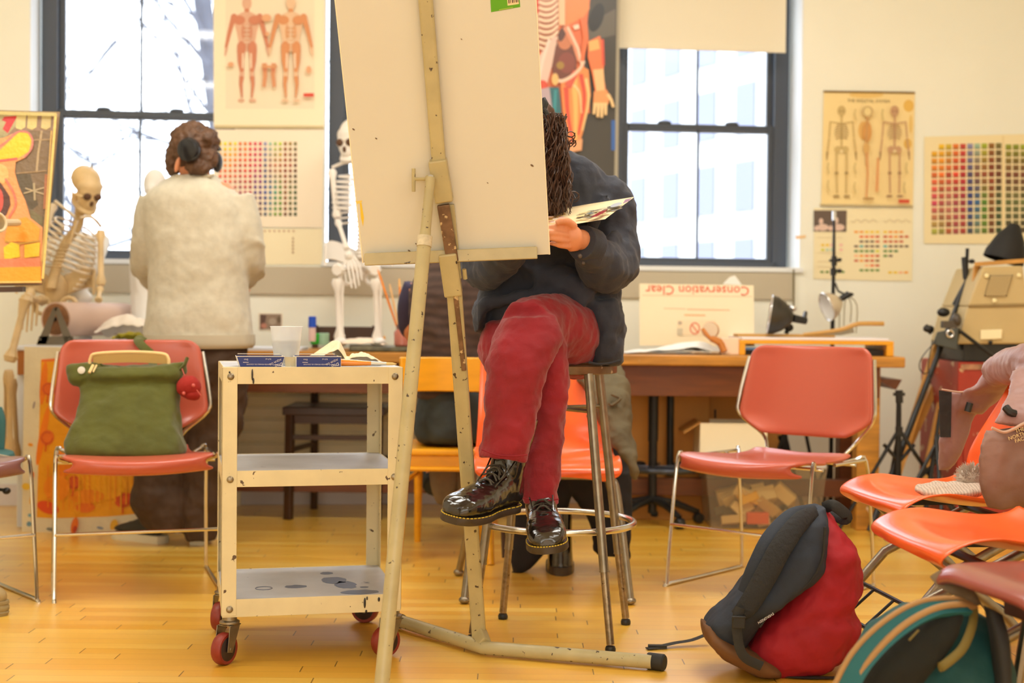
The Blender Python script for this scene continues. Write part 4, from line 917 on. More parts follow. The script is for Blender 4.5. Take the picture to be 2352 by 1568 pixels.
# outer mast channel and the inner dark bar
b = M(); A_ = MP(1102, 1484); B_ = MP(1044, 640)
b.bar(A_, MP(1043, 660), 0.038, 0.026, mn_); b.build('lower_mast', easel_m, es, smooth=False, bevel=0.006)
brn = mat('bare_brown_metal', (128, 100, 78), 0.45, 0.5, var=0.4, vs=40, spots=(196, 176, 140), spot_s=60, spot_t=0.62)
b = M(); b.bar(MP(1018, 470, -0.008), MP(1040, 600, -0.008), 0.030, 0.014, mn_); b.bar(MP(1046, 672, -0.012), MP(1066, 850, -0.012), 0.012, 0.012, mn_); b.build('inner_bar', brn, es, smooth=False, bevel=0.002)
b = M(); b.bar(MP(1026, 470, 0.008), MP(1044, 640, 0.008), 0.036, 0.012, mn_); b.build('mast_rail', easel_m, es, smooth=False, bevel=0.002)
b = M(); b.bar(MP(968, -120), MP(1008, 372), 0.034, 0.022, mn_); b.build('upper_mast', easel_m, es, smooth=False, bevel=0.005)
b = M(); b.bar(MP(1005, 366), MP(1021, 462), 0.044, 0.040, mn_); b.build('upper_sleeve', easel_m, es, smooth=False, bevel=0.004)
b = M(); b.bar(MP(1028, 580), MP(1042, 677), 0.044, 0.042, mn_); b.build('lower_sleeve', easel_m, es, smooth=False, bevel=0.004)
# tray
b = M(); ta, tb_ = MP(838, 596, 0.0), MP(1234, 580, 0.0); b.bar(ta, tb_, 0.022, 0.030, (0, 0, 1)); b.build('tray_bar', easel_m, es, smooth=False, bevel=0.002)
b = M(); tn = (tb_-ta).normalized(); b.prism([ta+V((0, 0.0, -0.008)), tb_+V((0, 0, -0.008)), tb_+V((0, 0.07, -0.002)), ta+V((0, 0.07, -0.002))], (0, 0, -0.003)); b.build('tray_ledge', easel_m, es, smooth=False)
# prop leg
pv = P(989, 408, MP(989, 408).y-0.035); ft = P(869, 1677, 3.12); ft.z = 0.0
b = M(); mid = pv.lerp(ft, .085); b.tube([pv, pv.lerp(ft, .10), pv.lerp(ft, .14), pv.lerp(ft, .5), ft+V((0, 0, .01))], [0.0115, 0.0125, 0.0165, 0.0170, 0.0170], 16); b.build('prop_leg', easel_m, es)
b = M(); q = pv.lerp(ft, .115); b.tube([q, pv.lerp(ft, .135)], 0.018, 14); b.build('white_tape_patch', mat('worn_white_tape', (216, 204, 176), 0.6, var=0.3, vs=60), es)
b = M(); b.tube([ft+V((0, 0, 0.0)), ft+(pv-ft).normalized()*0.05], 0.021, 14); b.build('rubber_foot', rubber, es)
b = M(); b.tube([pv, V((pv.x, MP(1005, 410).y, pv.z))], 0.008, 8); b.build('pivot_bolt', steel, es)
# thumb screw on the left, lever on the right
ys = pv.y+0.02; b = M(); b.tube([P(990, 411, ys), P(953, 411, ys)], 0.0042, 8); b.lathe([(0.0095, 0), (0.0095, 0.008), (0.006, 0.012)], P(988, 411, ys), (-1, 0, 0), 6)
b.tube([P(950, 387, ys), P(950, 440, ys)], 0.0046, 8); b.build('thumb_screw', easel_m, es)
b = M(); q = MP(1050, 640); b.tube([q+V((0.02, 0, 0)), P(1066, 618, q.y-0.01)], 0.0055, 8); b.build('clamp_lever', easel_m, es)
# base tube
b = M(); bl_ = G(922, 1446); bl_.z = 0.024; be = G(1497, 1539); be.z = 0.022
b.tube([bl_, bl_.lerp(bj, .93), bj, bj.lerp(be, .08), be], [0.018, 0.018, 0.018, 0.018, 0.018], 16); b.build('base_tube', easel_m, es)
b = M(); e1 = G(1488, 1536); e1.z = 0.0215; e2 = G(1527, 1541); e2.z = 0.0215; b.lathe([(0.021, 0), (0.0215, 0.004), (0.0215, (e2-e1).length-0.004), (0.018, (e2-e1).length)], e1, e2-e1, 20); b.build('end_cap', rubber, es)
b = M(); e1 = bl_.copy(); e2 = bl_+(bl_-bj).normalized()*0.03; b.tube([e1, e2], 0.0205, 16); b.build('end_cap', rubber, es)
b = M(); b.bar(bj+V((0, 0, .01)), MP(1101, 1450), 0.034, 0.026, mn_); b.build('mast_foot', easel_m, es, smooth=False, bevel=0.004)

# ================================================================== drawing board on the easel
bd = thing('drawing_board', 'large cream drawing board standing on the easel, back towards the camera', 'board', MP(1048, 596, 0.03))
bm_ = mat('cream_board', (216, 211, 199), 0.55, var=0.03, vs=2)
o0, o1_ = 0.016, 0.021
q = [(764, -60), (1227, -60), (1262, 584), (834, 603)]
b = M(); b.hexa([MP(x, y, o0) for x, y in q], [MP(x, y, o0)+mn_*0.006 for x, y in q]); b.build('panel', bm_, bd, smooth=False, bevel=0.001)
b = M(); b.tube([MP(1227, -60, o0+.003), MP(1262, 584, o0+.003)], 0.0022, 6); b.build('pale_edge', mat('pale_board_edge', (250, 236, 205), 0.6), bd); b = M(); b.tube([MP(764, -60, o0+.003), MP(834, 603, o0+.003)], 0.0022, 6); b.build('pale_edge', mat('pale_board_edge', (250, 236, 205), 0.6), bd)
a = Art(lambda x, y, o=0: MP(x, y, o0-o-0.0002), th=0.0002, step=0.0002)
a.p([(826, 460), (830, 464), (836, 500), (834, 520), (829, 500)], (240, 200, 60)); a.p([(816, 462), (832, 460), (830, 466), (820, 468)], (238, 208, 110))
for (x, y, rr_) in ((812, 297, 2.5), (1222, 380, 3), (864, 318, 2), (956, 560, 2), (940, 576, 2.6), (1060, 90, 1.5), (1120, 420, 1.5)): a.e(x, y, rr_*1.5, rr_*.7, (110, 84, 60), .6, 8)
a.build('paint_marks', PRINT, bd)
stk = Art(lambda x, y, o=0: MP(x, y, o0-o-0.0002), th=0.0003, step=0.0002)
stk.base([(1124, -40), (1190, -52), (1195, 16), (1128, 28)], (92, 166, 16)); stk.p([(1162, -40), (1188, -44), (1192, 9), (1166, 13)], (240, 214, 170))
for k in range(6): x = 1167+k*4.2; stk.p([(x-2, -40), (x-2+(1.6 if k % 2 else 2.6), -40), (x+(1.6 if k % 2 else 2.6)+.8, 8-k*.6), (x+.8, 8-k*.6)], (96, 66, 56))
stk.p([(1146, 21.5), (1178, 15.5), (1178.4, 18), (1146.4, 24)], (150, 190, 60))
stk.build('price_sticker', PRINT, bd, label='green sticker with barcode')
# ================================================================== items on and around the tables
TT = TZ+0.001
# paper roll with A-frame cutter ends
pr = thing('paper_roll_cutter', 'big roll of brown-pink paper held between grey A-shaped metal ends on the left table', 'paper roll', P(128, 792, 5.92))
gm_ = mat('grey_cutter_metal', (120, 112, 98), 0.4, 0.6)
def aframe(Y, xo):
    b = M(); q = lambda x, y: P(x+xo, y, Y)
    th = V((0, 0.006, 0))
    b.hexa([q(84, 790), q(106, 790), q(132, 706), q(122, 706)], [p+th for p in (q(84, 790), q(106, 790), q(132, 706), q(122, 706))])
    b.hexa([q(171, 790), q(149, 790), q(124, 706), q(134, 706)], [p+th for p in (q(171, 790), q(149, 790), q(124, 706), q(134, 706))])
    b.hexa([q(84, 792), q(171, 792), q(167, 772), q(90, 772)], [p+th for p in (q(84, 792), q(171, 792), q(167, 772), q(90, 772))])
    for x in (93, 160): b.ell(q(x, 779)+V((0, -0.003, 0)), (0.005, 0.003, 0.005), n=8, m=6)
    return b.build('end_frame', gm_, pr, smooth=False)
aframe(5.87, 0)
r0 = P(128, 733, 5.93); r1 = P(285, 728, 6.40); r1.z = r0.z; axr = (r1-r0).normalized(); rr_ = 0.072
b = M(); b.lathe([(0.040, 0.0), (rr_, 0.0), (rr_, (r1-r0).length), (0.040, (r1-r0).length)], r0, axr, 40, caps=False); b.lathe([(0.0405, (r1-r0).length), (0.0405, 0)], r0, axr, 32, caps=False); b.build('paper', mat('pinkish_kraft_paper', (212, 180, 160), 0.7), pr)
b = M(); b.lathe([(0.042, -0.003), (0.060, -0.003), (0.066, 0.0), (0.042, 0.002)], r0, axr, 32); b.build('roll_end', mat('kraft_core', (150, 100, 60), 0.7, var=.3, vs=60), pr)
b = M(); b.tube([r0-axr*0.04, r1+axr*0.03], 0.008, 8); b.build('axle', blk, pr)
# cloth bundle beside the roll
b = M(); b.grid(lambda u, v: P(215+125*u, 772, 6.0)*1.0+V((0, 0.16*v, 0.004+0.085*sin(PI*min(1, .08+u*.75))*sin(PI*min(1, v+.12))**.7+0.020*noise.noise(V((u*6, v*6, 1))))), 30, 16, 0.004)
tag(b.build('crumpled_cloth', mat('offwhite_cloth', (238, 224, 208), 0.9, bump=.4, bs=30), sub=1), 'crumpled off-white cloth on the left table beside the paper roll', 'cloth')
b = M(); b.grid(lambda u, v: P(255+85*u, 781, 5.93)+V((0, 0.10*v, 0.004+0.028*sin(PI*(.1+.8*u))*sin(PI*min(1, v+.2))+0.012*noise.noise(V((u*8, v*5, 9))))), 24, 10, 0.004)
tag(b.build('olive_cloth', mat('olive_yellow_cloth', (176, 160, 30), 0.9, var=.5, vs=14), sub=1), 'olive yellow crumpled cloth on the left table in front of the off-white one', 'cloth')
# yellow and orange painting board leaning on the left table
pb_ = thing('painted_board', 'cream board with a big yellow and orange painted rectangle, below the left table', 'painting', (P(190, 1225, 5.74).x, 5.74, 0))
pmp = plane_map(V((0, 5.745, 0)), V((0, -1, -0.045)))
a = Art(lambda x, y, o=0: pmp(x, y, o-0.008), th=0.010); a.base([(56, 796), (430, 800), (430, 1222), (50, 1226)], (238, 222, 184))
a.p([(94, 826), (160, 822), (240, 824), (360, 826), (404, 900), (404, 1090), (330, 1160), (312, 1180), (250, 1186), (120, 1190), (84, 1188), (88, 1050), (92, 900)], (250, 168, 8))
a.l([(96, 828), (200, 822), (330, 826)], 6, (246, 120, 40), k=3)
random.seed(5)
for (x, y, rx, ry, c) in ((100, 880, 8, 50, (252, 130, 10)), (98, 1000, 8, 70, (253, 134, 8)), (112, 893, 18, 15, (246, 116, 30)), (108, 1005, 16, 18, (244, 120, 30)), (170, 1108, 15, 16, (238, 104, 40)), (110, 1165, 26, 14, (240, 84, 20)), (285, 1148, 22, 16, (240, 96, 24)), (196, 1165, 22, 12, (246, 122, 20)), (150, 1060, 22, 40, (253, 140, 10)), (240, 1110, 50, 36, (255, 178, 10)), (130, 1120, 30, 30, (254, 150, 10)), (300, 900, 60, 50, (254, 178, 14)), (200, 1140, 40, 16, (252, 150, 10))): a.e(x, y, rx, ry, c, rnd(-.4, .4))
for (x, y) in ((112, 893), (108, 1005), (170, 1108), (285, 1148)):
    a.l([(x+13*cos(t*.6), y+13*sin(t*.6)) for t in range(10)], 2, (216, 84, 30)); a.l([(x-2, y+12), (x-4, y+32)], 3, (230, 80, 10))
for x in range(110, 310, 12): a.l([(x, 1060+rnd(0, 30)), (x+rnd(-1, 1), 1160+rnd(-10, 16))], 2.5, (252, rnd(140, 190), 10))
for (x, y, rx, ry, c) in ((70, 1021, 6, 4, (244, 160, 40)), (74, 1093, 4, 10, (242, 130, 40)), (60, 1117, 10, 8, (240, 196, 60)), (72, 1146, 4, 12, (242, 180, 60)), (68, 1183, 4, 4, (120, 170, 186)), (67, 1203, 6, 6, (110, 150, 170)), (171, 1207, 8, 20, (240, 120, 30)), (172, 1215, 5, 8, (200, 70, 30)), (262, 1206, 9, 14, (238, 180, 50)), (148, 809, 8, 3, (90, 80, 80)), (155, 806, 5, 4, (60, 60, 70)), (78, 930, 2.5, 9, (170, 150, 140)), (230, 1212, 8, 3, (140, 150, 160)), (118, 1216, 12, 4, (130, 130, 120)), (303, 1200, 8, 4, (130, 130, 120))): a.e(x, y, rx, ry, c, .2)
a.build('painted_panel', print_mat('thick_paint', 0.5, bump=.3, bs=40, var=.12), pb_)

# big framed painting at the far left on an easel
fo = V((0, 4.95, 0)); fn = V((0.10, -1, 0.30)).normalized()
fmp = plane_map(V((P(100, 655, 4.85))), fn)
fp = thing('framed_painting', 'colourful stretched painting of yellow and orange organic forms at the left edge', 'painting', fmp(-20, 653))
a = Art(lambda x, y, o=0: fmp(x, y, o), th=0.0, step=0.0004); a.base([(-190, 248), (137, 258), (97, 654), (-215, 660)], (150, 120, 96))
a.p([(0, 262), (44, 262), (36, 290), (12, 316), (-60, 330), (-60, 262)], (190, 176, 130)); a.p([(10, 268), (40, 266), (18, 306), (6, 296), (14, 280), (4, 276)], (206, 54, 56))
for (x, c) in ((48, (216, 196, 130)), (74, (212, 190, 122)), (106, (206, 184, 122))): a.p([(x-10, 264), (x+12, 264), (x+10, 292), (x, 298), (x-12, 294)], c)
a.p([(60, 300), (118, 300), (112, 380), (104, 470), (98, 520), (60, 500), (36, 420), (34, 370), (60, 350)], (124, 100, 72)); a.p([(36, 400), (70, 400), (88, 470), (70, 485), (50, 440)], (92, 78, 56)); a.p([(70, 480), (100, 500), (96, 530), (70, 510)], (120, 108, 74))
a.l([(96, 300), (88, 350), (84, 396)], 5, (178, 152, 112)); a.l([(66, 322), (118, 320)], 3, (170, 140, 100)); a.l([(36, 398), (108, 392)], 3, (160, 130, 92)); a.l([(54, 444), (104, 430)], 3, (186, 164, 128)); a.l([(58, 432), (102, 446)], 3, (186, 164, 128)); a.l([(78, 420), (80, 460)], 5, (176, 156, 120))
a.l([(106, 400), (102, 480)], 6, (176, 110, 72))
a.p([(-200, 300), (-60, 330), (10, 316), (38, 303), (62, 302), (76, 318), (74, 340), (58, 362), (36, 372), (34, 396), (44, 430), (58, 460), (70, 500), (98, 522), (96, 650), (-214, 655)], (240, 158, 96))
a.p([(-190, 330), (0, 345), (24, 322), (44, 304), (64, 306), (72, 322), (66, 348), (40, 364), (0, 366), (-190, 380)], (244, 196, 40)); a.l([(-10, 342), (14, 326), (38, 304), (62, 303), (74, 318), (73, 340), (56, 362)], 4, (206, 120, 110), k=3); a.l([(-100, 378), (0, 369), (40, 364)], 5, (222, 90, 84))
a.e(-2, 400, 22, 24, (246, 180, 110)); a.p([(-14, 410), (2, 420), (22, 450), (24, 470), (14, 494), (0, 500), (-20, 480)], (92, 54, 44)); a.e(-6, 460, 14, 30, (216, 84, 70)); a.l([(20, 500), (36, 470), (30, 440), (12, 410)], 5, (226, 120, 96), k=3)
a.p([(30, 505), (60, 498), (92, 524), (88, 556), (10, 554), (16, 520)], (246, 160, 50)); a.l([(12, 554), (40, 560), (92, 552)], 4, (200, 150, 60))
a.p([(8, 568), (26, 556), (44, 562), (46, 590), (10, 596)], (248, 200, 30)); a.p([(56, 562), (92, 556), (90, 588), (56, 592)], (246, 190, 40)); a.p([(-210, 600), (92, 592), (92, 616), (-210, 620)], (226, 130, 90)); a.p([(-210, 618), (94, 612), (94, 648), (-212, 652)], (248, 164, 38))
a.l([(128, 262), (112, 470), (98, 640)], 6, (226, 196, 110)); a.l([(-190, 254), (130, 263)], 8, (200, 180, 110)); a.l([(118, 300), (106, 480), (96, 600)], 3, (214, 170, 90)); a.l([(-210, 650), (96, 647)], 4, (226, 196, 110))
a.build('canvas_front', print_mat('oil_paint', 0.45, bump=.25, bs=60, var=.10), fp)
q = [(-191, 247), (138, 257), (98, 655), (-216, 661)]; b = M(); b.hexa([fmp(x, y, -0.032) for x, y in q], [fmp(x, y, -0.0012) for x, y in q]); b.build('canvas_frame', mat('canvas_edge_ochre', (170, 138, 70), 0.6, var=.4, vs=12), fp, smooth=False)
ea = thing('wooden_easel', 'wooden easel with a round clamp supporting the big painting at the left edge', 'easel', (P(-60, 1200, 4.8).x, 4.9, 0))
exl = fmp(-40, 655, -0.05)
b = M(); b.bar(fmp(-215, 661, -0.02)+V((0, -0.02, -0.012)), fmp(60, 656, -0.02)+V((0, -0.02, -0.012)), 0.05, 0.018); b.build('tray', wood_b, ea, smooth=False)
top_ = fmp(-110, 150, -0.06); b = M(); b.bar(top_, fmp(-110, 655, -0.06)+V((0, -0.0, -0.1)), 0.05, 0.025, fn); b.build('mast', wood_b, ea, smooth=False)
for dx_ in (-0.50, -0.30):
    b = M(); lo = fmp(-110, 655, -0.06)+V((dx_*0.9+0.24, -0.2, 0)); lo.z = 0.0; b.bar(fmp(-110, 500, -0.09), lo, 0.04, 0.022); b.build('leg', wood_b, ea, smooth=False)
b = M(); lo = V((top_.x-0.25, top_.y+0.45, 0)); b.bar(top_, lo, 0.04, 0.022); b.build('leg', wood_b, ea, smooth=False)
b = M(); c_ = P(-6, 510, 4.5); b.torus(c_, 0.030, 0.005, (0.75, -0.6, 0.2), 28, 8); b.lathe([(0.029, 0), (0.030, 0.05)], c_, (0.75, -0.6, 0.2)*1 if False else (-0.75, 0.6, -0.2), 24, caps=False); b.tube([c_+V((-0.03, 0.04, 0)), c_+V((-0.06, 0.36, 0.02))], 0.012, 8); b.build('round_clamp', mat('beige_tube', (214, 196, 160), .5), ea)

# ================================================================== skeletons
def longb(b, p, q, r, e=1.7):
    b.tube([p, p.lerp(q, .07), p.lerp(q, .2), p.lerp(q, .8), p.lerp(q, .93), q], [r*e*.75, r*e, r, r, r*e, r*e*.75], 8)
def skull_mesh(b, c, R, s=1.0):
    b.ell(c+R @ V((0, 0.018, 0.030))*s, (0.064*s, 0.084*s, 0.062*s), R, 22, 14); b.ell(c+R @ V((0, -0.052, 0.0))*s, (0.052*s, 0.03*s, 0.03*s), R); b.ell(c+R @ V((0, -0.062, -0.052))*s, (0.034*s, 0.026*s, 0.036*s), R); b.ell(c+R @ V((0, -0.02, -0.03))*s, (0.045*s, 0.05*s, 0.04*s), R); b.ell(c+R @ V((0, -0.035, 0.018))*s, (0.058*s, 0.044*s, 0.044*s), R)
    b.ell(c+R @ V((0, -0.045, -0.035))*s, (0.05*s, 0.04*s, 0.045*s), R); b.tube([c+R @ V((sx*s, y*s, z*s)) for sx, y, z in ((-.050, .0, -.03), (-.048, -.02, -.070), (-.022, -.070, -.090), (.022, -.070, -.090), (.048, -.02, -.070), (.050, .0, -.03))], 0.013*s, 8, k=3)
    for sg in (-1, 1): b.tube([c+R @ V((sg*.045*s, -.07*s, -.02*s)), c+R @ V((sg*.066*s, -.02*s, -.025*s)), c+R @ V((sg*.066*s, .02*s, -.02*s))], 0.006*s, 6)
def skull_dark(b, c, R, s=1.0):
    for sg in (-1, 1): b.ell(c+R @ V((sg*.025*s, -.079*s, -.012*s)), (0.019*s, 0.012*s, 0.017*s), R, 12, 8)
    b.ell(c+R @ V((0, -.086*s, -.043*s)), (0.010*s, 0.006*s, 0.014*s), R, 10, 6)
dark_b = mat('dark_hollow', (96, 66, 44), 0.8)
def ribs(t, top, bot, wx, wy, R, m, n=9, arc=1.0):
    b = M(); ax_ = (bot-top)
    for i in range(n):
        f = i/(n-1); c = top+ax_*f; w1 = wx*(.55+.5*sin(PI*(.15+f*.62))); w2 = wy*(.6+.45*sin(PI*(.15+f*.62)))
        for sg in (-1, 1):
            pts = []
            for k in range(9):
                th = PI*(0.03+0.90*k/8)*(1.0 if f < .75 else .72); pts.append(c + R @ V((sg*w1*sin(th), w2*cos(th), -0.030*k/8*arc-0.01)))
            b.tube(pts, [0.0055]*9, 6)
    return b.build('ribcage', m, t)
def spine(t, pts, m, r=0.014, n=18):
    b = M(); c = cat(pts, 8); step = max(1, len(c)//n)
    for i in range(0, len(c), step): b.ell(c[i], (r*1.25, r, r*.62), n=10, m=6)
    b.tube(c, r*.5, 8); return b.build('spine', m, t)
def pelvis(t, c, R, m, s=1.0):
    b = M()
    for sg in (-1, 1):
        b.grid(lambda u, v: c+R @ V((sg*(0.03+0.10*sin(u*1.9))*s, (0.05-0.11*u+0.03*v)*s, (0.07*v-0.02+0.03*sin(u*3))*s)), 8, 6, 0.010)
        b.torus(c+R @ V((sg*.045*s, -.03*s, -.055*s)), 0.028*s, 0.008*s, R @ V((sg*.5, 1, 0)), 16, 6)
    b.ell(c+R @ V((0, .05*s, 0)), (0.04*s, 0.025*s, 0.06*s), R); return b.build('pelvis', m, t)
def hand_bones(b, p, d, side, s=1.0):
    d = d.normalized(); sd_ = d.cross(V(side)).normalized(); b.ell(p+d*.015*s, (0.018*s, 0.018*s, 0.018*s), n=8, m=6)
    for i in range(5):
        o = sd_*((i-2)*0.013*s); L = (0.065, 0.085, 0.09, 0.085, 0.07)[i]*s; a0 = p+d*.02*s+o*.5; a1 = a0+d*L*.5+o*.6; a2 = a1+d*L*.35+V((0, 0, -.01)); a3 = a2+d*L*.3+V((0, 0, -.014))
        b.tube([a0, a1, a2, a3], [.005*s, .0045*s, .004*s, .003*s], 6)
# skeleton A: left, sitting against the sill
sk = thing('skeleton_model', 'yellowed anatomical skeleton leaning at the left window behind the painting', 'skeleton', P(110, 780, 6.25))
YS = 6.14; Rk = Matrix.Rotation(math.radians(42), 3, 'Z') @ Matrix.Rotation(math.radians(28), 3, 'X')
c = P(198, 430, YS)
b = M(); skull_mesh(b, c, Rk, 0.95); sku = b.build('skull', boney, sk, remesh=0.004, sm=2)
b = M(); skull_dark(b, c, Rk, 0.95); b.build('eye_sockets', dark_b, sku, label='dark hollow eye sockets and nose')
b = M(); b.tube([P(209, 392, YS), P(210, 376, YS)], .003, 6); b.tube([P(209, 378, YS), P(213, 384, YS)], .002, 6); b.build('hanging_hook', steel, sk)
Rt = Matrix.Rotation(math.radians(28), 3, 'Y')
ribs(sk, P(180, 512, YS), P(140, 620, YS+.0), .125, .09, Rt, bone, 10)
spine(sk, [P(185, 470, YS+.05), P(178, 520, YS+.06), P(150, 560, YS+.07), P(128, 620, YS+.04), P(118, 660, YS)], boney, .020, 22)
pelvis(sk, P(128, 665, YS-.02), Matrix.Rotation(.3, 3, 'Z'), boney, 1.25)
b = M(); b.tube([P(172, 498, YS-.06), P(150, 480, YS-.04), P(127, 462, YS)], .007, 8, k=3); b.tube([P(185, 500, YS-.06), P(210, 498, YS-.05), P(232, 520, YS)], .007, 8, k=3); b.build('collarbones', bone, sk)
b = M(); b.bar(P(178, 505, YS-.09), P(160, 560, YS-.09), .022, .006); b.build('breastbone', boney, sk)
b = M(); longb(b, P(231, 530, YS-.02), P(232, 655, YS-.08), .013); b.build('upper_arm_bone', boney, sk)
b = M(); longb(b, P(230, 662, YS-.1), P(226, 690, YS-.2), .010); b.build('forearm_bone', boney, sk)
b = M(); longb(b, P(124, 470, YS), P(95, 560, YS-.08), .012); b.build('upper_arm_bone', bone, sk)
b = M(); longb(b, P(92, 566, YS-.09), P(72, 655, YS-.16), .008); longb(b, P(88, 566, YS-.07), P(66, 655, YS-.15), .007); hand_bones(b, P(70, 662, YS-.16), V((-.1, 0, -1)), (0, 1, 0), 1.3); b.build('forearm_and_hand_bones', boney, sk)
b = M(); longb(b, P(62, 680, 5.76), P(22, 830, 5.70), .015, 2.0); b.build('thigh_bone', boney, sk); b = M(); longb(b, P(98, 690, 6.1), P(62, 684, 5.78), .014, 1.8); b.build('hip_bone', boney, sk)
b = M(); longb(b, P(20, 850, 5.70), P(24, 1040, 5.76), .012, 1.9); longb(b, P(12, 856, 5.72), P(12, 1035, 5.78), .006, 1.6); b.build('shin_bones', boney, sk)
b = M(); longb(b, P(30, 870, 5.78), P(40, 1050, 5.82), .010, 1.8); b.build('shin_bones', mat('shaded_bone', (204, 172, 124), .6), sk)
# skeleton B: white, sitting on the sill left of the drawing board
YS = 6.42
sk2 = thing('skeleton_model', 'white anatomical skeleton sitting on the window ledge half hidden by the drawing board', 'skeleton', P(820, 720, 6.42))
wb = mat('white_bone', (238, 230, 220), .5); Rk = Matrix.Rotation(math.radians(-25), 3, 'Z') @ Matrix.Rotation(math.radians(10), 3, 'X')
c = P(812, 318, YS); b = M(); skull_mesh(b, c, Rk, 1.0); sku = b.build('skull', wb, sk2, remesh=0.004, sm=2); b = M(); skull_dark(b, c, Rk, 1.0); b.build('eye_sockets', dark_b, sku, label='dark hollow eye sockets and nose')
ribs(sk2, P(826, 392, YS), P(830, 500, YS), .12, .09, Matrix.Identity(3), wb, 10); spine(sk2, [P(818, 355, YS+.05), P(826, 420, YS+.07), P(830, 520, YS+.05), P(828, 590, YS+.02)], wb, .018, 22); pelvis(sk2, P(828, 602, YS), Matrix.Identity(3), wb, 1.2)
b = M(); b.tube([P(822, 376, YS-.06), P(795, 372, YS-.04), P(764, 384, YS)], .008, 8, k=3); b.tube([P(830, 376, YS-.06), P(860, 372, YS-.04), P(892, 384, YS)], .008, 8, k=3); b.build('collarbones', wb, sk2)
b = M(); longb(b, P(762, 390, YS-.01), P(775, 500, YS-.05), .013); b.build('upper_arm_bone', wb, sk2); b = M(); longb(b, P(776, 508, YS-.06), P(797, 572, YS-.2), .010); hand_bones(b, P(799, 578, YS-.2), V((.3, -.3, -1)), (0, 1, 0), 1.2); b.build('forearm_and_hand_bones', wb, sk2)
b = M(); longb(b, P(892, 390, YS-.01), P(886, 500, YS-.05), .013); b.build('upper_arm_bone', wb, sk2)
for x0, x1 in ((815, 774), (842, 862)):
    b = M(); longb(b, P(x0, 612, YS-.04), P(x1, 620, YS-.30), .015, 2.0); b.build('thigh_bone', wb, sk2)
    b = M(); longb(b, P(x1, 640, YS-.31), P(x1+6, 782, YS-.31), .012, 2.1); longb(b, P(x1+12, 650, YS-.30), P(x1+12, 778, YS-.30), .006, 1.5); b.ell(P(x1+8, 785, YS-.34), (.03, .07, .02)); b.build('shin_bones', wb, sk2)
# plaster figure on the left table: head, folded limbs
pf = thing('plaster_figure', 'white plaster figure with crossed limbs on the left table behind the paper roll', 'sculpture', P(190, 700, 6.2))
b = M(); YP = 6.30
b.tube([P(120, 560, YP+.06), P(146, 600, YP), P(168, 640, YP-.02), P(186, 676, YP-.04)], [.045, .036, .026, .034], 12, k=4)
b.tube([P(232, 548, YP+.06), P(222, 590, YP), P(200, 640, YP-.02), P(176, 676, YP-.04)], [.045, .036, .026, .034], 12, k=4)
b.ell(P(182, 682, YP-.04), (.060, .05, .03)); b.ell(P(180, 566, YP+.06), (.10, .04, .07))
b.tube([P(182, 684, YP-.04), P(182, 740, YP-.03), P(182, 780, YP-.03)], [.045, .04, .06], 14); b.build('crossed_limbs', plaster, pf, remesh=.008, sm=4)
ph = thing('plaster_bust', 'round white plaster head standing at the window left of the person in the grey sweatshirt', 'sculpture', P(350, 700, 6.3))
b = M(); YP = 6.32; b.ell(P(356, 424, YP), (.052, .06, .072)); b.ell(P(350, 436, YP-.03), (.03, .05, .04)); b.tube([P(358, 450, YP), P(360, 520, YP), P(350, 600, YP), P(345, 785, YP-.1)], [.04, .05, .1, .08], 14, k=4)
b.tube([P(310, 520, YP-.05), P(312, 600, YP-.08), P(308, 690, YP-.08), P(312, 780, YP-.1)], [.014, .012, .012, .02], 10, k=3); b.tube([P(345, 560, YP), P(322, 530, YP-.05), P(312, 530, YP-.05)], .02, 8); b.tube([P(345, 680, YP-.1), P(326, 640, YP-.1), P(322, 655, YP-.1), P(335, 690, YP-.1)], [.03, .028, .026, .03], 10, k=3); b.build('bust', plaster, ph, remesh=.008, sm=4)
# cream sculpture stand behind the painting: dull cloth figure at far left
# ---- middle of the long table
b = M(); b.grid(lambda u, v: P(800+180*u, 805, 5.98)+V((0, 0.25*v, 0)), 2, 2, None)
b.bm.free(); b = M()
q = [P(802, 806, 5.945), P(975, 812, 5.945), P(975, 812, 6.25), P(802, 806, 6.30)]
for p in q: p.z = TT
b.hexa(q, [p+V((0, 0, .022)) for p in q]); tag(b.build('stone_slab', mat('grey_green_marble', (112, 106, 76), .3, var=.6, vs=22), smooth=False, bevel=.006), 'dark grey-green stone slab on the work table under the crumpled paper', 'slab')
b = M(); b.grid(lambda u, v: V((P(775, 800, 6.1).x+0.21*u, 6.02+0.16*v, TT+.024+0.030*sin(PI*(.08+.85*u))*sin(PI*(.1+.8*v))+.010*noise.noise(V((u*5, v*5, 2))))), 24, 12, .002); tag(b.build('crumpled_paper', mat('pale_paper', (246, 224, 200), .8), sub=1), 'pale crumpled paper lying on the dark stone slab', 'paper')
jr = thing('brush_jar', 'pink-stained glass jar full of brushes on the work table', 'jar', V((P(925, 770, 6.0).x, 6.0, TT+.022)))
b = M(); hj = P(925, 745, 6).z-(TT+.022); b.lathe([(.030, 0), (.036, .006), (.037, hj*.65), (.026, hj*.8), (.027, hj), (.024, hj), (.023, hj*.8), (.033, hj*.6), (.032, .008), (.001, .006)], (0, 0, 0), (0, 0, 1), 24, caps=False); b.build('jar_glass', mat('pink_glass', (214, 130, 112), .2, trans=.3), jr, local=True)
b = M(); b.lathe([(.0275, hj*.78), (.0275, hj*.98)], (0, 0, 0), (0, 0, 1), 24, caps=False); b.build('neck_rim', mat('jar_neck', (120, 84, 70), .4), jr, local=True)
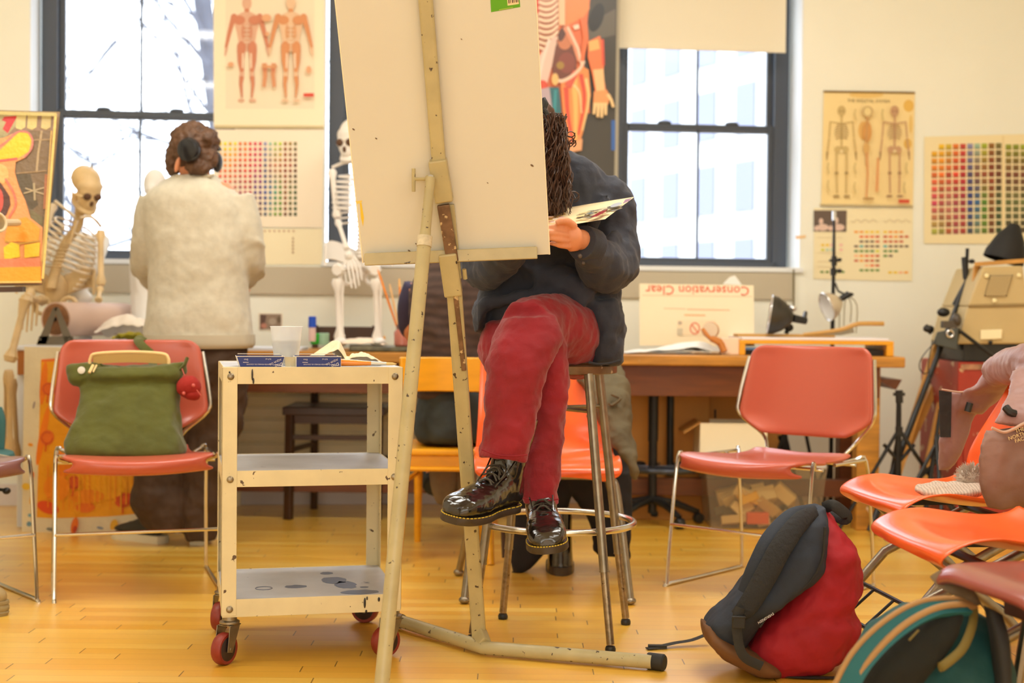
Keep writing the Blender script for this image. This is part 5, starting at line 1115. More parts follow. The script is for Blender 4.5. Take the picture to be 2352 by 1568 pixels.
def brushes(spec, grp):
    for i, (x0, y0, x1, y1, c, tip, lab) in enumerate(spec):
        t = thing('jar_brush', lab, 'brush', P(x1, y1, 6.0), 0, grp)
        p, q = P(x1, y1, 6.0), P(x0, y0, 6.0+rnd(-.02, .02)); b = M(); b.tube([p, p.lerp(q, .5), p.lerp(q, .86)], [.0035, .0055, .0045], 8); b.build('handle', c, t); b = M(); b.tube([p.lerp(q, .86), q], [.0055, .003], 8); b.build('tip', tip, t)
orl = MATS['orange_lacquer']
brushes([(868, 620, 918, 770, orl, orl, 'long orange brush leaning left out of the jar'), (895, 652, 920, 772, mat('pale_wood', (238, 196, 140), .5), mat('pale_wood', (238, 196, 140), .5), 'pale wooden brush in the middle of the jar'), (917, 640, 924, 772, orl, mat('pale_orange', (246, 190, 110), .5), 'upright orange brush in the jar'), (936, 668, 930, 772, mat('dark_handle', (60, 40, 30), .4), mat('red_orange', (226, 90, 50), .5), 'dark brush with a red-orange tip at the right of the jar')], 'brushes standing in the pink jar')
# tube, caps, small things
t = thing('paint_tube', 'paint tube with a bright blue cap standing on the work table behind the cup', 'tube', P(717, 798, 6.05)); b = M(); b.lathe([(.014, 0), (.016, .01), (.015, .065)], P(717, 784, 6.05), (0, 0, 1), 16); b.build('tube_body', mat('pinkish_tube', (226, 196, 190), .5), t); b = M(); b.lathe([(.017, .06), (.0165, .105), (.014, .107)], P(717, 784, 6.05), (0, 0, 1), 16); b.build('cap', mat('bright_blue_plastic', (20, 76, 196), .4), t)
t = thing('green_pot', 'small bright green pot on the work table just right of the cup', 'pot', P(723, 795, 6.1)); b = M(); b.lathe([(.018, 0), (.02, .004), (.02, .045), (.017, .047)], P(723, 790, 6.1), (0, 0, 1), 18); b.build('pot_body', mat('bright_green_plastic', (40, 176, 50), .4), t)
t = thing('pale_green_pot', 'pale green translucent pot on the work table beside the bright green one', 'pot', P(744, 795, 6.2)); b = M(); b.lathe([(.022, 0), (.023, .05), (.02, .052)], P(744, 792, 6.2), (0, 0, 1), 18); b.build('pot_body', mat('pale_green_plastic', (166, 206, 176), .4), t)
t = thing('wooden_block', 'small orange-brown wooden block on the work table left of the brush jar', 'block', P(870, 790, 6.3)); b = M(); p = P(872, 780, 6.3); b.box((p.x, 6.3, TT+.03), (.05, .05, .06)); b.build('block', wood_y, t, smooth=False, bevel=.004); b = M(); b.box((p.x-.06, 6.3, TT+.045), (.08, .02, .01)); b.build('handle', wood_y, t, smooth=False)
b = M(); b.box((P(630, 790, 6.1).x, 6.1, TT+.006), (.26, .22, .012)); tag(b.build('drawing_pad', mat('bluish_white_paper', (224, 232, 244), .6), smooth=False), 'bluish white drawing pad on the work table behind the cart', 'pad')
# ---- right part of the table
cs = thing('packaging_board', 'upright pale board with red upside-down lettering at the back of the work table', 'board', P(1600, 785, 6.38))
cmp_ = plane_map(V((0, 6.40, 0)), V((0, -1, 0.0)))
a = Art(lambda x, y, o=0: cmp_(x, y, o), th=.004); a.base([(1469, 651), (1731, 655), (1733, 795), (1469, 793)], (248, 234, 200))
a.l([(1475, 678), (1728, 681)], 1.4, (214, 190, 150)); a.l([(1524, 708), (1575, 709)], 2.5, (246, 206, 170)); a.l([(1578, 710), (1676, 712)], 2.5, (240, 190, 150)); a.l([(1572, 723), (1620, 724)], 3, (246, 186, 130)); a.r(1556, 735, 1644, 770, (246, 226, 190)); a.e(1596, 754, 12, 14, (228, 120, 90)); a.e(1596, 754, 9, 11, (246, 224, 190)); a.l([(1588, 744), (1604, 765)], 3, (228, 120, 90)); a.r(1558, 738, 1566, 745, (190, 170, 150)); a.r(1556, 754, 1568, 770, (206, 196, 170))
a.build('printed_face', PRINT, cs)
b = M(); p0 = cmp_(1722, 658, .006); p1 = cmp_(1484, 655, .006); wd = (p1-p0).length; b.text('Conservation Clear', p0, p1-p0, (0, 0, -1), .0585, .0003); b.build('red_lettering', mat('orange_red_ink', (236, 96, 64), .6), cs, smooth=False)
b = M(); b.prism([cmp_(1660, 652, -.02), cmp_(1704, 654, -.02), cmp_(1688, 632, -.02), cmp_(1676, 636, -.02)], (0, .003, 0)); tag(b.build('paper_corner', paper, smooth=False), 'white paper corner sticking up behind the packaging board', 'paper')
random.seed(3)
for i, lab in enumerate(('flat white paper sheet lowest in the pile at the work table edge', 'white paper sheet curling up in the middle of the pile on the work table', 'topmost white paper sheet with a raised fold on the work table')):
    x0 = P(1435+40*i, 810, 6.0).x; b = M(); b.grid(lambda u, v: V((x0+.30*u, 6.0+.22*v, TT+.003+.004*i+(.016+.012*i)*sin(PI*min(1, u*1.1))*max(0, sin(PI*(v*.9+.1)))*(1+noise.noise(V((u*3+i*5, v*3, i)))))), 16, 10, .0012); tag(b.build('paper_sheet', paper, sub=1), lab, 'paper', 'loose white sheets on the right of the work table')
# light box / wooden tray
lb = thing('wooden_light_box', 'low yellow wooden box with white top and dark front slot on the work table', 'box', V((P(1850, 800, 6.0).x, 6.1, TT)))
x0, x1 = P(1698, 800, 6.0).x, P(2053, 800, 6.0).x; zt_ = P(1850, 782, 6.0).z; Yf = 6.0
b = M(); b.box(((x0+x1)/2, Yf+.19, zt_-.008), (x1-x0, .38, .016)); b.box((x0+.013, Yf+.19, (TT+zt_)/2-.008), (.026, .38, zt_-TT-.016)); b.box((x1-.015, Yf+.19, (TT+zt_)/2-.008), (.03, .38, zt_-TT-.016)); b.build('wooden_case', mat('bright_yellow_wood', (246, 170, 20), .4, var=.1), lb, smooth=False, bevel=.002)
b = M(); b.box(((x0+x1)/2, Yf+.21, zt_+.006), (x1-x0-.03, .38, .011)); b.build('white_top', mat('white_top', (232, 226, 228), .5), lb, smooth=False, bevel=.003)
b = M(); b.box(((x0+x1)/2, Yf+.2, TT+.012), (x1-x0-.056, .30, .024)); b.build('dark_drawer', mat('dark_drawer', (40, 30, 26), .5), lb, smooth=False); b = M(); b.box((x0+.10, Yf+.04, TT+.026), (.14, .03, .01)); b.build('blue_card', mat('sky_blue_card', (110, 160, 230), .5), lb, smooth=False)
zl = zt_+.012
# tape dispenser
td = thing('tape_gun', 'orange-brown packing tape dispenser with a clear roll left of the wooden light box', 'tape dispenser', V((P(1650, 800, 6.02).x, 6.02, TT)))
b = M(); c_ = P(1632, 758, 6.02); b.lathe([(.016, -.02), (.034, -.02), (.034, .02), (.016, .02)], c_, (.35, 1, 0), 28); b.build('tape_roll', mat('clear_tape_roll', (226, 206, 180), .25), td)
b = M(); b.torus(c_, .030, .006, (.35, 1, 0), 24, 8); b.tube([c_+V((-.035, -.01, .004)), c_+V((-.01, -.03, -.03)), c_+V((.03, -.03, -.055))], .009, 8, k=3); b.tube([c_+V((.0, -.02, -.035)), c_+V((.035, -.02, -.05)), V((c_.x+.055, 5.99, TT+.012))], [.014, .016, .014], 10, k=3); b.build('tape_frame', mat('orange_brown_plastic', (196, 120, 50), .4), td)
b = M(); b.box((P(1676, 790, 6.02).x, 6.03, TT+.035), (.075, .05, .07)); tag(b.build('small_box', mat('pale_peach_box', (246, 214, 184), .6), smooth=False, bevel=.003), 'small pale peach box between the tape dispenser and the wooden light box', 'box')
# paper cutter arm lying on the box
b = M(); pts = [P(1610, 765, 6.12), P(1750, 770, 6.12), P(1850, 768, 6.12), P(1920, 757, 6.12), P(1965, 744, 6.12), P(2028, 744, 6.12)]
b = M(); b.tube([P(1845, 768, 6.14), P(1925, 758, 6.13), P(1962, 746, 6.12), P(1980, 743, 6.12), P(2030, 743, 6.12)], [.007, .009, .010, .010, .010], 8, k=4, flat=1.0)
wc = thing('paper_trimmer', 'tan paper trimmer with a raised handle lying on the light box', 'trimmer', V((P(1930, 765, 6.15).x, 6.15, zl))); b.build('trimmer_arm', mat('tan_trimmer_wood', (196, 146, 70), .5), wc)
b = M(); b.prism([P(1850, 770, 6.145), P(1960, 752, 6.145), P(1962, 764, 6.145), P(1930, 770, 6.145)], (0, .006, 0)); b.build('blade', steel, wc, smooth=False); b = M(); b.box((P(1800, 770, 6.2).x, 6.2, zl+.006), (.42, .12, .012)); b.build('trimmer_base', mat('tan_trimmer_wood', (196, 146, 70), .5), wc, smooth=False)
# clamp lamps
silver = mat('brushed_aluminium', (214, 214, 216), .25, .9)
def reflector(t, c, ax_, r, L, inner, outer):
    b = M(); b.lathe([(r, 0), (r*.96, L*.25), (r*.74, L*.6), (r*.4, L*.9), (r*.22, L)], c, ax_, 28, caps=False); b.build('reflector_shade', outer, t)
    b = M(); b.lathe([(r*.98, 0.0005), (r*.93, L*.25), (r*.70, L*.58), (r*.3, L*.88), (.001, L*.9)], c, ax_, 28, caps=False); b.build('reflector_lining', inner, t)
    b = M(); b.torus(c, r, .003, ax_, 28, 6); b.build('rim', silver, t)
l1 = thing('clamp_lamp', 'black-backed reflector lamp with silver rim standing on the light box', 'lamp', V((P(1800, 768, 6.2).x, 6.2, zl+.012)))
c_ = P(1768, 722, 6.15); reflector(l1, c_, V((1, -.14, -.15)), .085, .10, silver, mat('dark_grey_shade', (64, 60, 54), .35, .4))
b = M(); e = c_+V((1, -.14, -.15)).normalized()*.10; b.tube([e, e+V((.06, .02, -.012))], [.018, .015], 12); b.tube([e+V((.05, .015, -.01)), P(1850, 718, 6.24)], [.012, .009], 8); b.build('socket', blackp, l1)
b = M(); b.tube([P(1812, 700, 6.2), P(1812, 752, 6.2)], .005, 8); b.ell(P(1812, 752, 6.2), (.02, .014, .018)); b.tube([P(1812, 752, 6.2), V((P(1805, 765, 6.2).x, 6.2, zl+.014))], .010, 8); b.build('clamp', blackp, l1); b = M(); b.ell(P(1822, 708, 6.18), (.016, .012, .012)); b.build('clamp_spring', silver, l1)
ls = thing('lamp_stand', 'thin black vertical light stand behind the light box with a knob halfway', 'stand', V((P(1916, 765, 6.42).x, 6.42, 0)))
b = M(); b.tube([V((P(1913, 800, 6.5).x, 6.50, 0.0)), P(1912, 757, 6.5), P(1915, 600, 6.5), P(1916, 492, 6.5)], [.010, .010, .008, .006], 8); b.build('pole', blk, ls); b = M(); b.tube([P(1916, 506, 6.5), P(1916, 485, 6.5)], .010, 8); b.build('top_stud', silver, ls)
b = M(); b.tube([P(1916, 588, 6.49), P(1916, 610, 6.49)], .013, 8); b.tube([P(1905, 598, 6.49), P(1930, 598, 6.49)], .006, 8); b.ell(P(1928, 596, 6.49), (.012, .008, .008)); b.ell(P(1928, 622, 6.49), (.014, .01, .010)); b.tube([P(1914, 616, 6.49), P(1914, 632, 6.49)], .014, 8); b.build('clamp_knob', blackp, ls)
for a_ in (0.4, 2.5, 4.2):
    b = M(); b.tube([V((P(1913, 800, 6.5).x, 6.5, .28)), V((P(1913, 800, 6.5).x+.12*cos(a_), 6.5+.10*sin(a_), .01))], .007, 6); b.build('leg', blk, ls)
l2 = thing('clamp_lamp', 'white-lined reflector lamp clipped to the black light stand', 'lamp', P(1915, 690, 6.45))
reflector(l2, P(1898, 705, 6.42), V((1, .2, .35))*1.0, .066, .075, plaster, mat('pale_metal_shade', (222, 206, 180), .3, .5))
b = M(); b.tube([P(1925, 690, 6.44), P(1950, 675, 6.44)], [.012, .016], 10); b.ell(P(1950, 676, 6.44), (.022, .012, .010)); b.tube([P(1918, 650, 6.47), P(1925, 668, 6.45), P(1940, 676, 6.44)], .005, 6); b.build('socket', blackp, l2)
b = M()
for k, (x, yb) in enumerate(((1930, 755), (1940, 748), (1955, 740), (1968, 765))): b.tube([P(1945, 676, 6.45), P(x, 700, 6.45), P(x-2, yb, 6.45)], .0022, 5, k=3)
b.build('cord', mat('olive_cord', (130, 116, 60), .6), l2)

# ================================================================== under the right table
kraft = mat('cardboard', (208, 146, 70), .7, var=.1, vs=4)
def carton(name, lab, x0, x1, y0, y1, z0, z1, m=kraft, grp=None):
    t = thing(name, lab, 'box', ((x0+x1)/2, (y0+y1)/2, z0), 0, grp); b = M(); b.box(((x0+x1)/2, (y0+y1)/2, (z0+z1)/2), (x1-x0, y1-y0, z1-z0)); b.build('box_body', m, t, smooth=False, bevel=.003); return t
x0, x1 = P(1435, 1000, 6.28).x, P(1628, 1000, 6.28).x
ct = carton('cardboard_box', 'tall brown cardboard box under the table behind the black stool base', x0, x1, 6.26, 6.62, 0, P(1500, 895, 6.26).z)
a = Art(lambda x, y, o=0: P(x, y, 6.262-o), th=0.0002, step=.0002); a.r(1556, 912, 1586, 952, (178, 140, 90)); a.l([(1560, 924), (1582, 924)], 2, (140, 110, 70)); a.l([(1560, 936), (1582, 936)], 2, (140, 110, 70)); a.build('box_label', PRINT, ct)
ct = carton('cardboard_box', 'brown cardboard box behind the open white box under the table', x1+.005, P(1800, 1000, 6.3).x, 6.3, 6.62, 0, P(1700, 900, 6.3).z)
b = M(); b.tube([V((x1+.03, 6.298, P(1632, 940, 6.3).z)), V((x1+.03, 6.298, P(1632, 975, 6.3).z))], .004, 6); b.build('hand_slot', blk, ct)
wx0, wx1 = P(1612, 1000, 6.0).x, P(1765, 1000, 6.0).x; wz1 = P(1700, 972, 6.04).z
zb_ = P(1700, 1068, 6.04).z
wbx = thing('white_carton', 'open white cardboard box standing on the lidded plastic bin, flaps out', 'box', ((wx0+wx1)/2, 6.17, zb_))
wcard = mat('cream_white_card', (244, 230, 196), .7)
b = M()
for (cx_, cy_, sx_, sy_) in (((wx0+wx1)/2, 6.04, wx1-wx0, .004), ((wx0+wx1)/2, 6.27, wx1-wx0, .004), (wx0, 6.155, .004, .23), (wx1, 6.155, .004, .23)): b.box((cx_, cy_, (wz1+zb_)/2), (sx_, sy_, wz1-zb_))
b.box(((wx0+wx1)/2, 6.155, zb_+.003), (wx1-wx0, .23, .004)); b.build('box_body', wcard, wbx, smooth=False)
b = M(); b.prism([V((wx0, 6.04, wz1)), V((wx0, 6.27, wz1)), V((wx0-.07, 6.27, wz1-.045)), V((wx0-.07, 6.03, wz1-.045))], (0, 0, .004)); b.prism([V((wx0, 6.27, wz1)), V((wx1, 6.27, wz1)), V((wx1, 6.36, wz1-.01)), V((wx0, 6.36, wz1-.01))], (0, 0, .004)); b.build('flap', kraft, wbx, smooth=False)
# clear plastic bin
bn = thing('plastic_bin', 'translucent storage bin full of cream paper scraps under the table behind the pink chair', 'bin', (P(1758, 1215, 5.97).x, 6.1, 0))
bx0, bx1 = P(1612, 1060, 5.98).x, P(1902, 1070, 5.98).x; bt = P(1700, 1062, 5.98).z
binm = bpy.data.materials.new('translucent_bin_plastic'); binm.use_nodes = True
nt = binm.node_tree; nt.nodes.clear(); o_ = nt.nodes.new('ShaderNodeOutputMaterial'); tr = nt.nodes.new('ShaderNodeBsdfTransparent'); tr.inputs[0].default_value = lin((240, 232, 214)); df = nt.nodes.new('ShaderNodeBsdfPrincipled'); df.inputs['Base Color'].default_value = lin((206, 192, 164)); df.inputs['Roughness'].default_value = .4
mxs = nt.nodes.new('ShaderNodeMixShader'); mxs.inputs[0].default_value = .20; nt.links.new(tr.outputs[0], mxs.inputs[1]); nt.links.new(df.outputs[0], mxs.inputs[2]); nt.links.new(mxs.outputs[0], o_.inputs[0]); MATS['binm'] = binm
b = M(); xb0, xb1 = bx0+.045, bx1-.03; xm = (bx0+bx1)/2
lo = [(xb0, 5.99, .004), (xb1, 5.99, .004), (xb1, 6.22, .004), (xb0, 6.22, .004)]; hi = [(bx0+.012, 5.96, bt), (bx1-.008, 5.96, bt), (bx1-.008, 6.27, bt), (bx0+.012, 6.27, bt)]
A_ = [b.v(p) for p in lo]; B_ = [b.v(p) for p in hi]; b.face(A_[::-1])
for i in range(4): b.face([A_[i], A_[(i+1) % 4], B_[(i+1) % 4], B_[i]])
b.build('bin_wall', binm, bn, smooth=False)
b = M(); b.box((xm, 6.115, bt+.006), (bx1-bx0, .325, .016)); b.box((xm, 6.115, bt-.012), (bx1-bx0-.02, .32, .02)); b.build('lid', mat('grey_translucent_lid', (204, 200, 200), .35), bn, smooth=False, bevel=.006)
random.seed(21); sc_m = [mat('scrap_cream', (240, 216, 160), .7), mat('scrap_tan', (206, 170, 110), .7), mat('scrap_yellow', (246, 190, 50), .6), mat('scrap_red', (226, 90, 50), .6), mat('scrap_grey', (140, 126, 100), .7)]
spec = [(0, .13)]*14+[(1, .1)]*7+[(2, .16), (2, .15), (3, .04), (4, .05), (4, .06), (4, .03)]
for i, (mi, z) in enumerate(spec):
    b = M(); cx_, cy_, cz_ = rnd(xb0+.07, xb1-.07), rnd(6.03, 6.17), rnd(.03, .02+z)
    if mi == 3: cx_, cy_, cz_ = xb0+.20, 6.025, .045
    if mi == 2: cx_, cy_, cz_ = xb0+.14+.02*i/20, 6.04, .13
    R_ = Matrix.Rotation(rnd(-.9, .9), 3, 'Y') @ Matrix.Rotation(rnd(-.6, .6), 3, 'X'); b.box((cx_, cy_, cz_), (rnd(.05, .11), rnd(.02, .05), rnd(.03, .06)), R_ if mi != 3 else None)
    tag(b.build('paper_scrap', sc_m[mi], smooth=False), ('cream', 'tan', 'yellow', 'red-orange', 'grey')[mi]+' card scrap inside the translucent bin', 'card', ('cream', 'tan', 'yellow', 'red-orange', 'grey')[mi]+' card scraps inside the plastic bin')
# black drafting stool base with foot ring
sb = thing('drafting_stool', 'black adjustable drafting stool pushed under the work table', 'stool', (P(1502, 1110, 6.05).x, 6.12, 0))
sx_ = P(1500, 1000, 6.12).x; b = M(); b.tube([(sx_, 6.12, .05), (sx_, 6.12, .36)], .019, 14); b.tube([(sx_, 6.12, .36), (sx_, 6.12, .60)], .022, 14); b.build('gas_column', blk, sb)
b = M(); b.tube([P(1540, 890, 6.2), V((P(1540, 1000, 6.2).x, 6.2, .2))], .016, 10); b.build('rear_column', blk, sb)
zr_ = P(1520, 1073, 6.12).z; b = M(); b.torus((sx_+.045, 6.12, zr_), .165, .013, (0, 0, 1), 36, 8)
for k in range(5): b.tube([(sx_, 6.12, zr_), (sx_+.045+.165*cos(k*1.257+.3), 6.12+.165*sin(k*1.257+.3), zr_)], .009, 6)
b.build('foot_ring', mat('worn_blue_black_metal', (70, 76, 88), .3, .7), sb)
for k in range(5):
    a_ = k*1.257+.2; b = M(); e = V((sx_+.26*cos(a_)*.8, 6.12+.16*sin(a_), .05)); b.tube([(sx_, 6.12, .11), V((sx_, 6.12, .11)).lerp(e, .5)+V((0, 0, .01)), e], [.018, .016, .012], 8); leg = b.build('base_leg', blk, sb); b = M(); b.lathe([(.02, -.018), (.024, -.01), (.024, .01), (.02, .018)], e-V((0, 0, .025)), V((-sin(a_), cos(a_), 0)), 14); b.build('caster_wheel', blackp, leg)
b = M(); b.lathe([(.11, 0), (.13, .01), (.13, .035), (.10, .05)], (sx_, 6.12, .60), (0, 0, 1), 28); b.build('seat', blackp, sb)
# ================================================================== people
def tubeP(b, spec, n=14, k=5, flat=None):
    """spec: (px, py, Y, radius)"""
    return b.tube([P(x, y, Y) for x, y, Y, r in spec], [r for *_, r in spec], n, k=k, flat=flat)
def head(b, c, R, s=1.0):
    """face towards local -y"""
    b.ell(c+R @ V((0, .012, .025))*s, (.072*s, .092*s, .088*s), R, 24, 14); b.ell(c+R @ V((0, -.030, -.035))*s, (.056*s, .060*s, .072*s), R, 20, 12)
    b.ell(c+R @ V((0, -.050, -.085))*s, (.030*s, .028*s, .022*s), R, 12, 8)
    b.tube([c+R @ V((0, -.086, .022))*s, c+R @ V((0, -.104, -.018))*s, c+R @ V((0, -.092, -.030))*s], [.008*s, .013*s, .010*s], 8)
    for sg in (-1, 1):
        b.ell(c+R @ V((sg*.075, .015, -.008))*s, (.008*s, .020*s, .032*s), R, 12, 8); b.ell(c+R @ V((sg*.034, -.074, .034))*s, (.022*s, .010*s, .008*s), R, 10, 6); b.ell(c+R @ V((sg*.040, -.066, -.018))*s, (.020*s, .014*s, .016*s), R, 10, 6)
    b.ell(c+R @ V((0, -.089, -.055))*s, (.024*s, .010*s, .006*s), R, 10, 6); b.ell(c+R @ V((0, -.087, -.066))*s, (.020*s, .010*s, .007*s), R, 10, 6)
def face_parts(t, body, c, R, s=1.0):
    b = M()
    for sg in (-1, 1): b.ell(c+R @ V((sg*.032, -.081, .014))*s, (.012*s, .006*s, .006*s), R, 12, 8)
    b.build('eyes', mat('eye_white', (236, 230, 222), .2), body)
    b = M()
    for sg in (-1, 1): b.ell(c+R @ V((sg*.032, -.0855, .014))*s, (.0055*s, .003*s, .0055*s), R, 10, 6); b.tube([c+R @ V((sg*.018, -.088, .036))*s, c+R @ V((sg*.048, -.078, .038))*s], .0035*s, 6)
    b.build('irises_and_brows', mat('dark_brown_hair', (44, 28, 20), .5), body)
    b = M(); b.tube([c+R @ V((-.022, -.096, -.060))*s, c+R @ V((0, -.1, -.061))*s, c+R @ V((.022, -.096, -.060))*s], [.003*s, .005*s, .003*s], 8, k=3); b.build('lips', mat('lip', (190, 96, 84), .4), body)
def fingers(b, spec):
    for pts in spec: b.tube([P(x, y, Y) for x, y, Y, r in pts], [r for *_, r in pts], 10, k=4)
denim = mat('dark_charcoal_corduroy_shirt', (54, 58, 72), 0.85, var=.25, vs=9, bump=.5, bs=22, sheen=.08)
redv = mat('red_velvet_corduroy', (150, 16, 34), 0.8, var=.30, vs=7, bump=.45, bs=26, sheen=.18)
bootm = mat('black_polished_leather', (30, 22, 18), 0.16, coat=.7, var=.3, vs=20, bump=.25, bs=18)
hairm = mat('dark_brown_curly_hair', (78, 50, 36), 0.45, var=.3, vs=30)
P1 = thing('person', 'person in dark shirt and red trousers sitting cross-legged on the stool, holding a palette', 'person', (P(1265, 860, 4.05).x, 4.05, 0.766))
Rh = Matrix.Rotation(math.radians(-22), 3, 'Z') @ Matrix.Rotation(math.radians(28), 3, 'X'); hc = P(1205, 335, 3.90)
b = M(); head(b, hc, Rh); tubeP(b, [(1210, 380, 3.95, .052), (1228, 440, 4.02, .058)], k=0)
b.loft([(1180, 425, 1290, 425, 4.03, .06), (1135, 470, 1370, 470, 4.05, .10), (1140, 560, 1360, 560, 4.05, .11), (1160, 650, 1350, 650, 4.07, .10), (1145, 740, 1365, 740, 4.08, .12), (1150, 800, 1360, 800, 4.08, .11), (1170, 835, 1340, 835, 4.08, .08)])
tubeP(b, [(1370, 440, 4.03, .052), (1405, 520, 4.0, .046), (1418, 590, 3.93, .042), (1370, 575, 3.80, .036), (1340, 553, 3.71, .027), (1322, 547, 3.68, .026)])
tubeP(b, [(1140, 440, 4.03, .052), (1118, 520, 4.0, .046), (1110, 590, 3.93, .042), (1150, 575, 3.78, .034), (1185, 555, 3.70, .028), (1200, 548, 3.66, .030)])
tubeP(b, [(1320, 790, 4.06, .062), (1265, 772, 3.90, .054), (1205, 770, 3.70, .042), (1184, 860, 3.65, .038), (1165, 980, 3.63, .030), (1158, 1075, 3.63, .022), (1158, 1120, 3.63, .020)])
tubeP(b, [(1175, 805, 4.06, .062), (1220, 808, 3.92, .052), (1262, 828, 3.77, .040), (1262, 920, 3.75, .036), (1247, 1060, 3.74, .030), (1243, 1165, 3.72, .028)])
# hand holding the palette: palm, thumb on top, four curled fingers beneath
b.loft([(1304, 516, 1324, 518, 3.67, .014), (1294, 530, 1336, 530, 3.67, .021), (1292, 548, 1340, 548, 3.67, .023), (1298, 566, 1336, 566, 3.68, .021), (1308, 578, 1328, 576, 3.69, .014)], n=16, k=3)
fingers(b, [[(1318, 520, 3.66, .0115), (1304, 509, 3.63, .0105), (1290, 507, 3.61, .0095), (1277, 513, 3.61, .0075)],
            [(1304, 527, 3.655, .0088), (1284, 522, 3.625, .0080), (1266, 522, 3.62, .0074), (1252, 525, 3.64, .0062)],
            [(1302, 540, 3.65, .0088), (1280, 536, 3.615, .0082), (1262, 534, 3.61, .0074), (1248, 537, 3.635, .0062)],
            [(1302, 553, 3.655, .0086), (1282, 550, 3.62, .0078), (1266, 547, 3.615, .0072), (1254, 548, 3.64, .006)],
            [(1306, 566, 3.665, .0080), (1288, 564, 3.64, .0072), (1274, 560, 3.635, .0064), (1264, 558, 3.65, .0056)]])
b.loft([(1186, 530, 1216, 530, 3.67, .014), (1182, 550, 1218, 550, 3.66, .018), (1188, 572, 1212, 572, 3.66, .014)], n=14, k=3)
fingers(b, [[(1212, 545, 3.65, .0095), (1224, 538, 3.63, .009), (1232, 528, 3.62, .0075)]]+[[(1210-9*i, 530, 3.655, .009), (1212-9*i, 515, 3.63, .0088), (1216-8*i, 508, 3.60, .008), (1220-7*i, 516, 3.585, .007)] for i in range(4)])
body1 = b.build('body', skin, P1, remesh=.0034, sm=1); face_parts(P1, body1, hc, Rh)
# shirt
b = M()
b.loft([(1170, 345, 1320, 348, 4.00, .07), (1135, 375, 1378, 385, 4.02, .11), (1105, 430, 1412, 440, 4.04, .135), (1092, 520, 1420, 520, 4.05, .14), (1088, 600, 1425, 600, 4.05, .145), (1100, 660, 1424, 660, 4.06, .15), (1090, 710, 1424, 710, 4.06, .165), (1093, 745, 1425, 745, 4.06, .165), (1110, 765, 1423, 765, 4.08, .15)], e=2.6)
tubeP(b, [(1372, 425, 4.03, .068), (1402, 490, 4.01, .072), (1412, 590, 3.96, .074), (1392, 615, 3.86, .066), (1362, 580, 3.76, .052), (1340, 562, 3.71, .043)], n=18)
tubeP(b, [(1135, 425, 4.03, .068), (1118, 500, 4.01, .068), (1112, 600, 3.95, .068), (1135, 605, 3.86, .06), (1165, 580, 3.74, .048), (1182, 562, 3.68, .042)], n=18)
b.loft([(1335, 690, 1425, 690, 4.02, .14), (1352, 750, 1430, 750, 4.02, .15), (1352, 800, 1430, 800, 4.03, .15), (1350, 828, 1428, 826, 4.04, .14), (1354, 834, 1424, 832, 4.04, .12)], e=3)
b.loft([(1090, 700, 1130, 690, 3.98, .10), (1088, 735, 1118, 730, 3.98, .10), (1092, 762, 1108, 758, 3.98, .08)], e=3)
tubeP(b, [(1235, 640, 3.93, .05), (1290, 655, 3.91, .055), (1350, 700, 3.90, .045)])
b.tube([P(x, y, Y) for x, y, Y in ((1420, 540, 3.90), (1385, 575, 3.84), (1370, 615, 3.83))], .016, 8, k=3); b.tube([P(x, y, Y) for x, y, Y in ((1395, 450, 3.93), (1360, 520, 3.89), (1335, 600, 3.90))], .018, 8, k=3); b.tube([P(x, y, Y) for x, y, Y in ((1180, 600, 3.91), (1250, 640, 3.90), (1330, 650, 3.90))], .016, 8, k=3); b.tube([P(x, y, Y) for x, y, Y in ((1110, 700, 3.90), (1190, 680, 3.89), (1260, 672, 3.89))], .018, 8, k=3)
shirt = b.build('shirt', denim, P1, remesh=.0075, sm=3, disp=[(.030, .085, 1), (.010, .03, 1)])
b = M(); q0 = P(1362, 566, 3.74); q1 = P(1336, 556, 3.70); b.tube([q0, q1], [.047, .0455], 20); b.build('cuff', denim, shirt, bevel=.002)
b = M(); b.ell(P(1332, 588, 3.665), (.006, .004, .006)); b.ell(P(1340, 604, 3.68), (.0045, .004, .0045)); b.build('cuff_button', mat('dark_button', (80, 70, 64), .3), shirt)
b = M(); b.tube([P(x, y, 3.875) for x, y in ((1352, 832), (1375, 836), (1400, 834), (1424, 828))], .004, 6, k=3); b.build('hem_stitching', mat('charcoal_hem', (48, 48, 54), .8), shirt)
# trousers
b = M()
tubeP(b, [(1330, 790, 4.08, .100), (1298, 765, 3.92, .098), (1245, 748, 3.78, .086), (1208, 757, 3.68, .076)], n=20)
b.loft([(1150, 730, 1275, 722, 3.68, .060), (1126, 790, 1290, 780, 3.65, .068), (1118, 850, 1262, 850, 3.63, .064), (1113, 930, 1236, 930, 3.62, .058), (1107, 1000, 1222, 1005, 3.61, .055), (1102, 1046, 1211, 1062, 3.60, .053)], e=2.2)
tubeP(b, [(1185, 805, 4.08, .098), (1172, 800, 3.96, .088), (1215, 800, 3.84, .080), (1262, 815, 3.75, .066)], n=20)
b.loft([(1225, 790, 1300, 780, 3.75, .055), (1222, 860, 1308, 850, 3.75, .058), (1212, 950, 1302, 950, 3.745, .052), (1200, 1040, 1290, 1040, 3.735, .05), (1196, 1110, 1284, 1110, 3.73, .05), (1199, 1155, 1288, 1160, 3.725, .05)], e=2.2)
b.loft([(1108, 740, 1200, 740, 3.98, .09), (1103, 775, 1200, 780, 3.96, .09), (1118, 830, 1190, 830, 3.92, .08), (1130, 862, 1180, 862, 3.9, .06)], e=2.2)
trs = b.build('trousers', redv, P1, remesh=.0065, sm=3, disp=[(.022, .07, 1), (.008, .03, 1)])
